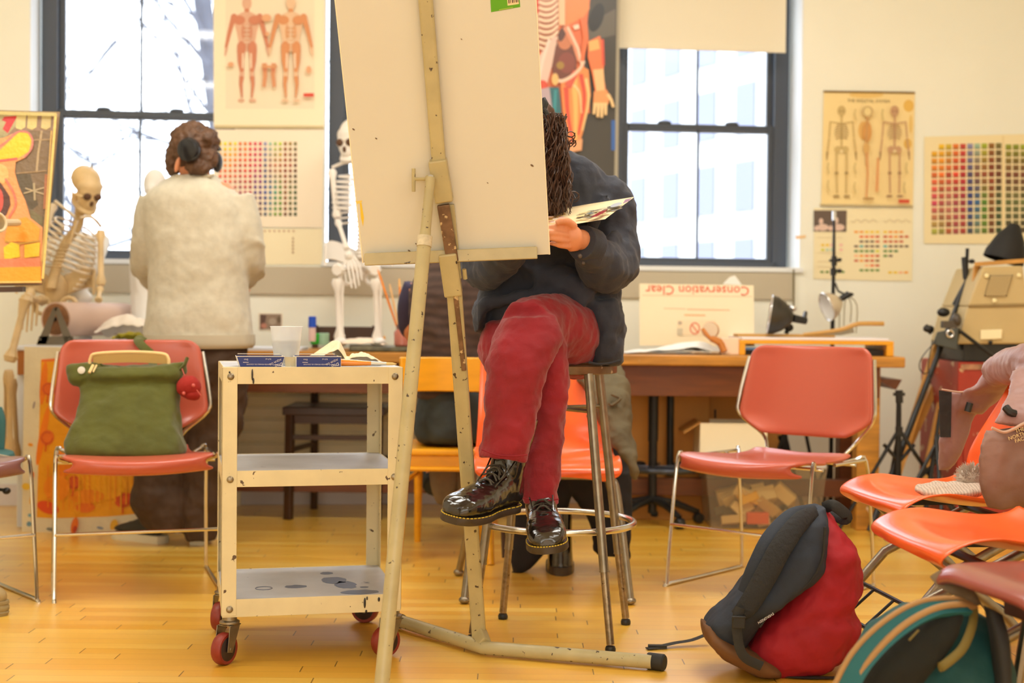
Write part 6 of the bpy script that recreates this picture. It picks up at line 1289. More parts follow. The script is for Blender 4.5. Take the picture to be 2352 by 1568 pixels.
b = M(); b.tube([P(x, y, 3.55) for x, y in ((1106, 1032), (1140, 1044), (1180, 1047), (1212, 1044))], .0018, 6, k=3); b.tube([P(x, y, 3.67) for x, y in ((1200, 1143), (1240, 1150), (1284, 1146))], .0018, 6, k=3); b.build('hem_seam', mat('dark_red_seam', (136, 16, 34), .8), trs)
def boot(t, ank, toe_dir, up_dir, nm='boot', s=1.0, legm=None, nl=6):
    """ank: heel centre on the sole; frame y = toe direction, z = up"""
    y = V(toe_dir).normalized(); z = V(up_dir); z = (z-y*z.dot(y)).normalized(); x = y.cross(z); R = Matrix((x, y, z)).transposed(); f = lambda a, b_, c: V(ank)+R @ V((a*s, b_*s, c*s))
    b = M(); rows = [(-.035, .030, .016, .085), (-.02, .038, .014, .11), (.03, .041, .014, .12), (.09, .043, .013, .092), (.15, .051, .013, .078), (.19, .052, .013, .071), (.222, .049, .013, .064), (.243, .038, .013, .052), (.253, .020, .014, .038)]
    R2 = []
    for (yy, hw_, zb_, zt__) in rows:
        n = 20; ring = []
        for j in range(n):
            a = 2*PI*j/n; cx_ = cos(a); sx_ = sin(a); ring.append(f(hw_*math.copysign(abs(cx_)**.75, cx_), yy, (zb_+zt__)/2+(zt__-zb_)/2*math.copysign(abs(sx_)**.85, sx_)))
        R2.append(ring)
    b.rings(R2)
    b.tube([f(0, .012, .05), f(0, .018, .10), f(0, .012, .14), f(0, .0, .20), f(0, -.01, .25)], [.042*s, .044*s, .044*s, .047*s, .048*s], 18, k=3)
    bt_ = b.build(nm, legm or bootm, t, remesh=.004, sm=3, disp=[(.005, .03, 1)])
    b = M(); out = [(-.040, .0), (-.036, .026), (-.01, .038), (.05, .037), (.10, .041), (.15, .052), (.20, .053), (.235, .043), (.254, .022), (.258, 0)]
    o = cat([V((yy, xx, 0)) for yy, xx in out], 3); ring = [(p.y, p.x) for p in o]+[(-p.y, p.x) for p in o[::-1][1:-1]]
    b.rings([[f(x_*.97, y_, .0) for x_, y_ in ring], [f(x_*1.02, y_, .002) for x_, y_ in ring], [f(x_*1.02, y_, .017) for x_, y_ in ring], [f(x_, y_, .019) for x_, y_ in ring]]); b.box(f(0, 0, -.008), (.001, .001, .001))
    hl = [(x_*.95, y_) for x_, y_ in ring if y_ < .045]
    sole = b.build('sole', mat('brown_black_sole', (58, 46, 34), .45), bt_)
    b = M()
    for i in range(0, len(ring)-1):
        x_, y_ = ring[i]; x2, y2 = ring[i+1]
        b.tube([f(x_*.985, y_, .0195), f(x_*.985*.35+x2*.985*.65, y_*.35+y2*.65, .0195)], .0015*s, 5)
    b.build('yellow_welt_stitching', mat('yellow_thread', (206, 178, 50), .6), bt_)
    b = M()
    for i in range(nl):
        yy = .125-.017*i; zz = .070+.0135*i+(0 if i < 3 else .005*(i-3)**1.6); w_ = .022-.0006*i
        b.tube([f(-w_, yy-.012, zz-.004), f(-w_*.4, yy, zz+.009), f(w_*.4, yy+.002, zz+.009), f(w_, yy+.012 if i % 2 else yy-.012, zz-.004)], .0026*s, 6, k=3); b.tube([f(w_, yy-.012, zz-.004), f(0, yy-.002, zz+.011), f(-w_, yy+.008, zz-.004)], .0024*s, 6, k=3)
    bz = .0 if nl > 4 else -.028; by = 0 if nl > 4 else .03
    b.tube([f(0, .055+by, .125+bz), f(.026, .07+by, .118+bz), f(.024, .09+by, .098+bz), f(0, .058+by, .126+bz)], .0024*s, 6, k=4); b.tube([f(0, .055+by, .125+bz), f(-.026, .07+by, .118+bz), f(-.024, .092+by, .096+bz), f(0, .058+by, .126+bz)], .0024*s, 6, k=4); b.tube([f(0, .055+by, .125+bz), f(.012, .10+by, .088+bz)], .0024*s, 6)
    b.build('laces', mat('dark_lace', (62, 54, 42), .6), bt_)
    b = M()
    for sg in (-1, 1): b.tube([f(sg*.028, .135, .060), f(sg*.027, .11, .084), f(sg*.031, .07, .112)]+([f(sg*.036, .045, .14)] if nl > 4 else []), .0022*s, 6, k=3)
    b.tube([f(-.035, .13, .03), f(-.028, .135, .065), f(0, .148, .082), f(.028, .135, .065), f(.035, .13, .03)], .0020*s, 6, k=3); b.build('seam_ridge', bootm, bt_)
    return bt_
hl1 = P(1158, 1172, 3.64); toe1 = P(1040, 1200, 3.43)
boot(P1, hl1, toe1-hl1, (0.14, -0.10, 1.0))
hl2 = P(1248, 1222, 3.75); toe2 = P(1262, 1272, 3.50); boot(P1, hl2, toe2-hl2, (-0.10, -.12, 1.0), s=.98, nl=3)
# hair
b = M()
b.loft([(1150, 262, 1262, 262, 3.92, .05), (1125, 290, 1288, 285, 3.92, .095), (1122, 330, 1302, 330, 3.92, .115), (1135, 380, 1308, 380, 3.91, .11), (1160, 430, 1308, 430, 3.89, .09), (1190, 470, 1302, 468, 3.87, .06), (1215, 500, 1288, 500, 3.86, .035)], e=2)
Rh1 = Matrix.Rotation(math.radians(-22), 3, 'Z') @ Matrix.Rotation(math.radians(28), 3, 'X'); h1 = P(1205, 335, 3.90); b.ell(h1+Rh1 @ V((0, .028, .040)), (.088, .092, .092), Rh1, 24, 14); b.ell(h1+Rh1 @ V((-.045, .02, -.03)), (.045, .06, .09), Rh1)
hr = b.build('hair', hairm, P1, remesh=.008, sm=2, disp=[(.03, .03, 1)])
b = M(); random.seed(9)
for i in range(330):
    x0, y0 = rnd(1228, 1298), rnd(258, 350); x1 = x0+rnd(-15, 30); x1 = min(x1, 1322+rnd(-14, 6)); y1 = rnd(400, 505); Y = 3.83-rnd(-.03, .05); pts = []; ph_ = rnd(0, 6); am = rnd(2, 7)
    for k in range(12):
        f = k/11; pts.append(P(x0+(x1-x0)*f**1.2+am*sin(ph_+k*1.5), y0+(y1-y0)*f, Y+.008*cos(ph_+k*1.5)))
    b.tube(pts, [.0019]*11+[.0005], 4, k=2)
for (cx_, cy_, r_) in ((1312, 305, 9), (1306, 318, 12), (1296, 292, 8), (1316, 322, 7), (1288, 268, 7), (1275, 262, 9), (1318, 445, 12)):
    b.tube([P(cx_+r_*cos(k*.7), cy_+r_*.9*sin(k*.7)+k*.8, 3.84+.003*k) for k in range(12)], .0016, 5, k=2)
b.build('curls', hairm, hr)
b = M(); b.tube([P(1245, 250, 3.84), P(1252, 236, 3.84), P(1249, 224, 3.84)], [.012, .010, .004], 8); b.tube([P(1247, 250, 3.83), P(1256, 262, 3.83), P(1250, 275, 3.83)], .007, 8, k=2); b.tube([P(1238, 255, 3.85), P(1215, 245, 3.86), P(1190, 250, 3.88)], .012, 8, k=2); b.build('hair_claw', blackp, hr)
# palette
PO = P(1320, 505, 3.66); pa, pb2 = P(1457, 452, 3.90), P(1150, 500, 3.94); pc2 = P(1390, 503, 3.66)
pn = (pa-pb2).cross(pc2-pb2).normalized()
if pn.z < 0: pn = -pn
pl = plane_map(pb2, pn)
pal = thing('palette', 'paper palette smeared with paint, held flat in the hand of the person on the stool', 'palette', pl(1300, 497))
q = [(1457, 452), (1390, 503), (1330, 513), (1180, 533), (1150, 500)]
b = M(); b.hexa([pl(x, y, -.004) for x, y in q], [pl(x, y, 0) for x, y in q]); b.build('palette_pad', mat('palette_cream', (250, 226, 180), .5), pal, smooth=False)
a = Art(lambda x, y, o=0: pl(x, y, o), th=.0, step=.0003)
a.p([(1160, 505), (1290, 483), (1300, 492), (1270, 504), (1170, 522)], (238, 186, 110)); a.p([(1256, 487), (1292, 478), (1290, 484), (1258, 494)], (240, 140, 30))
random.seed(4)
for i in range(34): x = rnd(1330, 1420); y = 497-(x-1330)*.27+rnd(-6, 9); a.e(x, y, rnd(5, 16), rnd(.8, 2), random.choice([(150, 140, 120), (190, 180, 160), (120, 130, 130), (214, 200, 170), (236, 216, 160), (110, 110, 110)]), -.2, 10)
a.p([(1356, 499), (1378, 486), (1396, 480), (1390, 487), (1370, 497)], (150, 30, 44)); a.p([(1436, 458), (1452, 454), (1444, 462), (1430, 468)], (150, 110, 150)); a.e(1415, 470, 14, 4, (176, 184, 200), -.3)
for i in range(14): a.e(rnd(1262, 1300), rnd(497, 510), rnd(4, 9), rnd(.7, 1.6), random.choice([(190, 140, 160), (226, 200, 190), (200, 150, 120)]), -.1, 8)
a.build('paint_smears', print_mat('wet_paint', .25), pal)
# ------------------------------------------------------------------ stool
st = thing('stool', 'tall round-seated metal stool with foot ring under the person in red trousers', 'stool', (0.118, 4.04, 0))
sc_ = V((0.118, 4.04, 0.762)); b = M(); b.lathe([(.02, -.006), (.150, -.018), (.178, -.022), (.181, -.020), (.181, .0), (.176, .004), (.02, .0)], sc_, (0, 0, 1), 36); b.build('seat_pan', mat('worn_brown_metal', (122, 98, 70), .35, .6, var=.4, vs=24, spots=(190, 176, 150), spot_s=40, spot_t=.66), st)
b = M(); b.lathe([(.17, .003), (.172, .010), (.02, .012)], sc_, (0, 0, 1), 32); b.build('wood_seat', wood_b, st)
feet = [G(1402, 1497), G(1085, 1471), G(1155, 1421), G(1437, 1434)]
for f_ in feet:
    d = (V((f_.x, f_.y, 0))-V((sc_.x, sc_.y, 0))); top = V((sc_.x, sc_.y, .742))+d*.60; foot = V((f_.x, f_.y, .008)); m1 = top.lerp(foot, .72)
    b = M(); b.tube([top, m1], .0128, 12); b.tube([m1, m1+(foot-m1).normalized()*.003], .0138, 12); leg = b.build('leg', steel, st)
    b = M(); b.tube([m1, foot+V((0, 0, .012))], .0108, 12); b.build('leg_extension', mat('mottled_steel', (160, 140, 112), .35, .8, var=.4, vs=60, spots=(60, 40, 30), spot_s=70, spot_t=.68), leg)
    b = M(); b.lathe([(.013, 0), (.0145, .004), (.0145, .010), (.012, .016)], foot-V((0, 0, .008)), (0, 0, 1), 14); b.build('foot_glide', blackp, leg)
zr_ = .315; kf = (0.762-.742+.742-zr_)/.742
b = M(); b.torus((sc_.x+.018, sc_.y, zr_), .215, .0095, (0, 0, 1), 48, 10); b.build('foot_ring', chrome, st)
b = M()
for s1, s2 in ((0, 2), (1, 3)): p, q = feet[s1], feet[s2]; P0 = V((sc_.x, sc_.y, 0)); b.tube([P0+(p-P0)*.66+V((0, 0, .64)), P0+(q-P0)*.66+V((0, 0, .64))], .006, 8)
b.build('cross_brace', steel, st)

# ------------------------------------------------------------------ person 2: grey sweatshirt, standing, back to us
P2 = thing('person', 'standing person in grey sweatshirt and headphones, seen from behind at the left table', 'person', (P(440, 1245, 5.48).x, 5.45, 0))
Rh = Matrix.Rotation(math.radians(172), 3, 'Z') @ Matrix.Rotation(math.radians(30), 3, 'X'); hc = P(441, 352, 5.44); YY = 5.45
b = M(); head(b, hc, Rh, .98); tubeP(b, [(446, 372, 5.45, .055), (449, 415, 5.45, .060)], k=0)
b.loft([(405, 412, 500, 412, YY, .07), (370, 440, 540, 440, YY, .10), (375, 560, 540, 560, YY, .11), (375, 700, 540, 700, YY, .11), (360, 790, 555, 790, YY, .12), (370, 850, 548, 850, YY, .10)])
tubeP(b, [(375, 460, YY, .05), (352, 530, YY, .045), (345, 600, YY+.05, .04), (352, 640, YY+.22, .03), (358, 660, YY+.30, .026)]); tubeP(b, [(540, 460, YY, .05), (560, 530, YY, .045), (568, 600, YY+.05, .04), (562, 640, YY+.22, .03), (556, 660, YY+.30, .026)])
for hx, sg in ((358, 1), (556, -1)):
    b.ell(P(hx, 666, YY+.33), (.035, .045, .018)); fingers(b, [[(hx+sg*6*(i-1.5), 668, YY+.36, .009), (hx+sg*7*(i-1.5), 671, YY+.40, .0085), (hx+sg*7*(i-1.5), 678, YY+.425, .0075)] for i in range(4)]+[[(hx+sg*14, 670, YY+.33, .010), (hx+sg*24, 672, YY+.36, .009), (hx+sg*28, 678, YY+.375, .008)]])
tubeP(b, [(400, 850, YY, .08), (378, 1020, 5.46, .06), (372, 1080, 5.46, .05), (372, 1215, 5.48, .04)]); tubeP(b, [(505, 850, YY, .08), (480, 1020, 5.46, .06), (468, 1100, 5.46, .05), (460, 1225, 5.48, .04)])
body2 = b.build('body', skin, P2, remesh=.006, sm=2); face_parts(P2, body2, hc, Rh, .98)
sweat = mat('heather_grey_sweatshirt', (206, 198, 178), .9, var=.10, vs=40, bump=.35, bs=16, sheen=.2)
b = M(); b.loft([(402, 402, 492, 402, YY, .075), (375, 420, 520, 420, YY, .11), (340, 452, 548, 448, YY, .135), (330, 500, 566, 495, YY, .145), (342, 580, 572, 570, YY, .15), (345, 660, 570, 660, YY, .15), (336, 740, 576, 740, YY, .155), (333, 790, 582, 790, YY, .15), (336, 800, 578, 800, YY, .14)], e=2.5)
tubeP(b, [(358, 455, YY, .066), (346, 520, YY, .070), (341, 590, YY+.02, .066), (346, 625, YY+.12, .055), (352, 648, YY+.24, .042)], n=18); tubeP(b, [(545, 452, YY, .066), (562, 520, YY, .070), (569, 590, YY+.02, .064), (566, 628, YY+.12, .05), (560, 648, YY+.24, .040)], n=18)
for yy_ in (566, 584, 602, 622):
    b.torus(P(341, yy_, YY+.02+(yy_-584)*.0012), .060, .013, (0, .5, 1), 24, 8); b.torus(P(569, yy_, YY+.02+(yy_-584)*.0012), .060, .013, (0, .5, 1), 24, 8)
swt = b.build('sweatshirt', sweat, P2, remesh=.009, sm=4, disp=[(.016, .12, 1), (.004, .04, 1)])
b = M(); b.loft([(334, 768, 583, 768, YY, .160), (332, 790, 584, 790, YY, .158), (338, 799, 578, 799, YY, .150)], e=2.5); b.build('waistband', mat('ribbed_grey_band', (198, 188, 166), .9, wave=(60, 'X', .12)), swt)
b = M(); b.tube([P(x, y, 5.37) for x, y in ((405, 404), (447, 410), (490, 402))], .007, 8, k=4); b.build('collar', MATS['ribbed_grey_band'], swt)
brown = mat('dark_brown_trousers', (74, 52, 34), .85, var=.3, vs=8, bump=.4, bs=20)
b = M(); b.loft([(352, 780, 565, 780, YY, .13), (345, 830, 570, 830, YY, .145), (345, 880, 565, 880, YY, .14)], e=2.4)
b.loft([(345, 860, 460, 860, YY, .12), (330, 960, 448, 960, 5.46, .10), (312, 1060, 425, 1060, 5.47, .095), (303, 1130, 428, 1130, 5.47, .10), (306, 1165, 440, 1165, 5.48, .10), (330, 1200, 438, 1205, 5.48, .09), (345, 1216, 420, 1218, 5.48, .08)], e=2.2)
b.loft([(450, 860, 570, 860, YY, .12), (440, 960, 560, 960, 5.46, .10), (426, 1060, 535, 1060, 5.46, .095), (420, 1130, 520, 1130, 5.47, .09), (424, 1190, 500, 1190, 5.47, .08), (426, 1238, 492, 1240, 5.48, .08)], e=2.2)
b.build('trousers', brown, P2, remesh=.009, sm=3, disp=[(.035, .08, 1)])
def sneaker(t, hl_, d, s=1.0, top=(50, 46, 36), solec=(232, 222, 190), nm='sneaker'):
    y = V(d).normalized(); x = V((y.y, -y.x, 0)); f = lambda a, b_, c: V(hl_)+x*a*s+y*b_*s+V((0, 0, c*s))
    ring = [(0.0, -.04), (.03, -.03), (.036, .02), (.036, .09), (.047, .15), (.044, .20), (.025, .235), (0, .243)]; rg = ring+[(-a_, b_) for a_, b_ in ring[::-1][1:-1]]
    b = M(); b.rings([[f(a_, b_, .0) for a_, b_ in rg], [f(a_*1.03, b_, .012) for a_, b_ in rg], [f(a_, b_, .030) for a_, b_ in rg]]); sh_ = None
    c = M(); R2 = []
    for z_, k_, dy, fy in ((.028, .98, 0, 1), (.050, .92, 0, .97), (.068, .72, 0, .70), (.085, .62, 0, .50), (.10, .58, 0, .44)): R2.append([f(a_*k_, -.04+(b_+.04)*fy, z_) for a_, b_ in rg])
    c.rings(R2); sh_ = c.build(nm, mat('sneaker_%d_%d' % (top[0], solec[0]), top, .7), t, sub=1); b.build('rubber_sole', mat('sole_%d' % solec[0], solec, .6), sh_)
    l = M()
    for i in range(4): l.tube([f(-.02, .10+.02*i, .075-.009*i), f(0, .105+.02*i, .084-.009*i), f(.02, .10+.02*i, .075-.009*i)], .0025, 6)
    l.build('laces', mat('white_lace', (226, 220, 200), .7), sh_); return sh_
e1 = G(362, 1246); sneaker(P2, e1, G(305, 1250)-e1+V((0, .10, 0)), 1.0); e2 = G(458, 1248); sneaker(P2, e2, (0.05, 1, 0), 1.0)
hairb = mat('short_brown_hair', (104, 72, 50), .55, var=.4, vs=35, bump=.5, bs=60)
b = M(); b.ell(hc+V((.006, -.004, .026)), (.090, .108, .094), None, 24, 14); b.ell(P(468, 362, 5.41), (.056, .06, .052)); b.ell(P(398, 370, 5.44), (.030, .05, .060)); b.ell(P(428, 312, 5.44), (.06, .08, .035)); b.ell(P(455, 385, 5.37), (.050, .035, .030)); b.ell(P(480, 320, 5.42), (.04, .07, .04))
h2 = b.build('hair', hairb, P2, remesh=.006, sm=1, disp=[(.022, .02, 1)])
b = M(); b.ell(P(408, 378, 5.36), (.010, .012, .030), Matrix.Rotation(.25, 3, 'Y')); b.build('ear', skin, body2)
b = M(); cc_ = P(428, 344, 5.315); b.lathe([(.020, -.006), (.042, .0), (.047, .012), (.044, .03), (.03, .05)], cc_, (.45, 1, .1), 22); b.build('ear_cup', mat('glossy_black_plastic', (34, 36, 42), .2), P2); b = M(); b.ell(P(499, 372, 5.46), (.020, .034, .040)); b.build('ear_cup', mat('glossy_black_plastic', (34, 36, 42), .2), P2)
b = M(); b.tube([P(424, 330, 5.345), P(418, 308, 5.36), P(440, 297, 5.44), P(475, 302, 5.49), P(505, 345, 5.48)], .010, 10, k=5, flat=.6); b.build('headband', MATS['glossy_black_plastic'], P2)

# ------------------------------------------------------------------ person 3: seated behind the easel, back to us
P3 = thing('person', 'person in dark brown ribbed sweater sitting on the yellow wooden chair, back turned', 'person', (P(1030, 1000, 5.4).x, 5.38, .42))
YY = 5.36; hc = P(1030, 520, 5.45); Rh = Matrix.Rotation(PI, 3, 'Z') @ Matrix.Rotation(.4, 3, 'X')
b = M(); head(b, hc, Rh, .95); tubeP(b, [(1030, 545, 5.43, .05), (1030, 600, 5.40, .055)], k=0); b.loft([(985, 610, 1080, 610, 5.38, .06), (965, 650, 1105, 650, YY, .10), (970, 750, 1100, 750, YY, .10), (968, 850, 1108, 850, YY, .11), (965, 960, 1115, 960, YY, .12), (975, 1005, 1105, 1005, YY, .09)])
tubeP(b, [(965, 660, YY, .048), (950, 720, YY+.05, .042), (950, 765, YY+.12, .038), (968, 760, YY+.35, .030), (985, 765, YY+.42, .026)]); tubeP(b, [(1105, 660, YY, .048), (1122, 720, YY+.05, .042), (1120, 765, YY+.12, .038), (1100, 760, YY+.35, .030), (1080, 765, YY+.42, .026)])
for hx in (986, 1078):
    b.ell(P(hx, 768, YY+.46), (.034, .045, .016)); fingers(b, [[(hx+6*(i-1.5), 769, YY+.49, .009), (hx+7*(i-1.5), 771, YY+.53, .008), (hx+7*(i-1.5), 776, YY+.55, .007)] for i in range(4)]+[[(hx+14, 769, YY+.46, .009), (hx+22, 771, YY+.49, .008)]])
for kx in (995, 1085): tubeP(b, [(kx, 985, YY+.05, .075), (kx+2, 985, YY+.42, .055), (kx, 1060, YY+.42, .045), (kx, 1095, YY+.30, .034)])
body3 = b.build('body', skin, P3, remesh=.007, sm=2); face_parts(P3, body3, hc, Rh, .95)
b = M(); b.ell(hc+V((0, -.01, .02)), (.09, .105, .10)); b.ell(P(1030, 545, 5.40), (.07, .05, .06)); b.build('hair', hairb, P3, remesh=.008, sm=1, disp=[(.02, .02, 1)])
swm = mat('ribbed_brown_sweater', (84, 64, 56), .9, var=.15, vs=20, wave=(9, 'Z', .45, 4.0), bump=.3, bs=30)
b = M(); b.loft([(990, 592, 1078, 592, 5.38, .07), (960, 625, 1112, 622, 5.37, .11), (942, 670, 1128, 665, YY, .135), (940, 740, 1128, 740, YY, .14), (944, 820, 1130, 820, YY, .14), (952, 900, 1130, 900, YY, .145), (960, 918, 1122, 918, YY, .13)], e=2.4)
swr = b.build('sweater', swm, P3, remesh=.009, sm=3, disp=[(.025, .10, 1)])
b = M(); tubeP(b, [(958, 655, YY+.02, .052), (944, 700, YY+.04, .052), (944, 750, YY+.12, .048), (962, 752, YY+.33, .038)], n=16); tubeP(b, [(1112, 655, YY+.02, .052), (1130, 700, YY+.04, .052), (1128, 750, YY+.12, .048), (1106, 752, YY+.33, .038)], n=16); b.build('navy_sleeves', mat('navy_sleeve', (58, 52, 82), .85, var=.2, vs=12), swr, remesh=.009, sm=3)
jn = mat('dark_grey_jeans', (58, 66, 68), .85, var=.4, vs=9, bump=.3, bs=20)
b = M(); b.loft([(962, 895, 1122, 895, YY, .14), (956, 950, 1128, 950, YY, .155), (955, 1000, 1130, 1000, YY+.01, .16), (962, 1015, 1122, 1015, YY+.02, .13)], e=2.5)
for kx in (998, 1085): tubeP(b, [(kx, 972, YY+.02, .085), (kx+2, 980, YY+.42, .066), (kx, 1060, YY+.44, .058), (kx, 1120, YY+.26, .048)], n=16)
b.build('jeans', jn, P3, remesh=.010, sm=3, disp=[(.02, .08, 1)])
gsh = mat('grey_shoe_canvas', (132, 116, 92), .7, var=.3, vs=10, spots=(60, 50, 46), spot_s=22, spot_t=.70)
for i_, (kx, ky) in enumerate(((1020, 1100), (1078, 1100))):
    b = M(); b.loft([(kx-32, ky-36, kx+32, ky-36, 5.56, .05), (kx-34, ky-10, kx+34, ky-10, 5.53, .045), (kx-30, ky+20, kx+30, ky+20, 5.50, .04), (kx-20, ky+50, kx+20, ky+50, 5.50, .03), (kx-10, ky+58, kx+10, ky+58, 5.51, .02)], e=2.3); b.build('tucked_back_shoe', gsh, P3, sub=1)
# ================================================================== bag on the left pink chair
gcord = mat('olive_green_corduroy', (86, 88, 20), .85, var=.22, vs=7, bump=.35, bs=24, sheen=.2)
gb = thing('shoulder_bag', 'olive green corduroy shoulder bag leaning on the back of the salmon pink chair', 'bag', (P(285, 1050, 4.62).x, 4.62, .455))
b = M(); b.loft([(215, 838, 395, 838, 4.78, .035), (190, 870, 408, 866, 4.75, .055), (186, 910, 412, 905, 4.72, .07), (176, 950, 414, 950, 4.69, .085), (160, 990, 418, 990, 4.66, .095), (152, 1020, 426, 1022, 4.64, .10), (158, 1040, 428, 1040, 4.63, .095), (185, 1047, 415, 1049, 4.63, .08)], e=2.8)
b.loft([(153, 838, 230, 832, 4.75, .03), (155, 865, 215, 868, 4.73, .035), (160, 880, 200, 885, 4.73, .02)], e=2.2)
b.loft([(205, 845, 412, 838, 4.74, .045), (195, 862, 418, 858, 4.72, .05), (200, 876, 414, 872, 4.72, .04)], e=2.4); b.loft([(395, 838, 425, 832, 4.74, .025), (400, 860, 428, 856, 4.74, .025)], e=2.2)
bag_ = b.build('bag_body', gcord, gb, remesh=.0065, sm=2, disp=[(.024, .09, 1)])
b = M(); b.tube([P(x, y, 4.73) for x, y in ((206, 838), (208, 822), (222, 812), (300, 808), (372, 812), (386, 822), (388, 836))], .0055, 8, k=4); b.build('piping', mat('cream_piping', (240, 206, 146), .7), gb)
b = M(); b.grid(lambda u, v: P(214+170*u, 816+20*v-4*sin(PI*u), 4.745), 12, 3, .006); b.build('zipper_tape', mat('gold_zip', (232, 190, 110), .5, wave=(90, 'X', .5)), gb); b = M(); b.tube([P(214, 838, 4.70), P(205, 856, 4.68)], .005, 6); b.tube([P(222, 838, 4.70), P(214, 854, 4.68)], .003, 6); b.build('zip_pull', MATS['cream_piping'], gb)
b = M(); b.lathe([(.0125, 0), (.012, .003), (.006, .0045)], P(187, 850, 4.695), (0.1, -1, .1), 20); b.build('pin_badge', mat('pearl_white', (226, 220, 208), .3), gb)
b = M(); b.tube([P(412, 850, 4.72), P(424, 838, 4.72), P(430, 822, 4.73)], .013, 8, flat=.5); b.build('strap_tab', gcord, gb)
b = M()
sp_ = [P(330, 774, 4.98), P(316, 780, 4.93), P(330, 798, 4.885), P(346, 812, 4.87), P(350, 826, 4.83), P(352, 846, 4.76)]; b.tube(sp_, .015, 8, k=5, flat=.18, upv=(0, -1, .3)); b.build('shoulder_strap', gcord, gb)
b = M(); b.ell(P(433, 888, 4.70), (.041, .035, .037), None, 20, 12); b.ell(P(440, 905, 4.70), (.03, .03, .02)); pm_ = b.build('felt_charm', mat('dark_red_felt', (158, 34, 26), .9, bump=.4, bs=50), gb, disp=[(.01, .03, 1)])
b = M(); b.ell(P(444, 885, 4.665), (.006, .004, .006)); b.ell(P(422, 903, 4.665), (.006, .004, .006)); b.tube([P(452, 895, 4.67), P(461, 908, 4.67)], .002, 5); b.tube([P(424, 862, 4.70), P(418, 846, 4.71)], .0015, 5); b.build('charm_beads', mat('red_bead', (206, 90, 80), .3), pm_)
# ================================================================== jacket on orange chair 3 and black coat, boot
olj = mat('olive_brown_jacket', (104, 92, 66), .8, var=.3, vs=9, bump=.4, bs=16)
jk = thing('jacket', 'olive brown jacket hanging from the right of the orange chair behind the stool', 'jacket', P(1430, 1000, 4.80))
b = M(); b.loft([(1330, 845, 1422, 835, 4.98, .05), (1325, 868, 1438, 860, 4.93, .06), (1345, 905, 1448, 900, 4.88, .06), (1368, 960, 1450, 955, 4.84, .06), (1392, 1010, 1454, 1000, 4.80, .05), (1422, 1045, 1462, 1035, 4.76, .04), (1446, 1078, 1464, 1072, 4.74, .03), (1455, 1100, 1464, 1100, 4.74, .02)], e=2.3); b.build('jacket_cloth', olj, jk, remesh=.007, sm=2, disp=[(.03, .06, 1)])
b = M(); b.tube([P(1360, 958, 4.82), P(1350, 955, 4.80)], [.012, .006], 6); b.tube([P(1405, 905, 4.80), P(1425, 915, 4.79), P(1405, 930, 4.79), P(1398, 925, 4.79)], .006, 6, k=3); b.build('pocket_flap', olj, jk)
blc = mat('black_cloth', (26, 22, 22), .85, var=.2, vs=8, bump=.3, bs=18)
bc = thing('coat', 'long black coat hanging down behind the orange chair behind the stool', 'coat', P(1300, 1200, 5.0))
b = M(); b.loft([(1170, 1088, 1300, 1088, 4.98, .04), (1168, 1150, 1308, 1150, 4.98, .05), (1170, 1200, 1300, 1200, 4.98, .05), (1172, 1250, 1260, 1262, 4.97, .04), (1174, 1300, 1222, 1300, 4.96, .03), (1180, 1318, 1196, 1318, 4.96, .02)], e=2.5)
b.loft([(1290, 1088, 1452, 1080, 4.98, .05), (1318, 1140, 1452, 1140, 4.98, .05), (1345, 1190, 1450, 1190, 4.97, .05), (1364, 1240, 1448, 1240, 4.96, .045), (1367, 1268, 1446, 1275, 4.96, .04), (1425, 1276, 1446, 1288, 4.95, .03)], e=2.5)
b.loft([(1220, 1010, 1440, 1010, 5.02, .03), (1200, 1100, 1450, 1100, 5.0, .05), (1230, 1130, 1440, 1130, 5.0, .04)], e=2.5); b.build('coat_cloth', blc, bc, remesh=.009, sm=2, disp=[(.03, .09, 1)])
b = M(); b.tube([P(1178, 1312, 4.95), P(1186, 1338, 4.95)], .004, 6, flat=.5); b.build('belt_end', mat('dark_brown_strap', (70, 48, 30), .6), bc); b = M(); b.tube([P(1155, 1215, 4.95), P(1158, 1280, 4.95)], .008, 6); b.build('belt_end', mat('dark_brown_strap', (70, 48, 30), .6), bc)
bp_ = thing('boot', 'black boot standing on the floor beneath the orange chair behind the stool', 'boot', (P(1288, 1318, 4.95).x, 4.98, 0))
p0 = G(1288, 1320); b = M(); b.rings([[V((p0.x+.046*cos(a)*k, p0.y+.05+.06*sin(a)*k, z)) for a in [2*PI*i/20 for i in range(20)]] for z, k in ((.0, .96), (.012, 1.0), (.04, .97), (.08, .9), (.14, .86), (.22, .84))]); b.build('boot_shaft', bootm, bp_)
b = M(); b.rings([[V((p0.x+.050*cos(a), p0.y+.10+.13*sin(a), z)) for a in [2*PI*i/20 for i in range(20)]] for z in (.0, .028)]); b.build('sole', MATS['brown_black_sole'], bp_)
b = M(); b.ell(V((p0.x, p0.y+.16, .045)), (.044, .10, .035)); b.build('toe_cap', bootm, bp_)
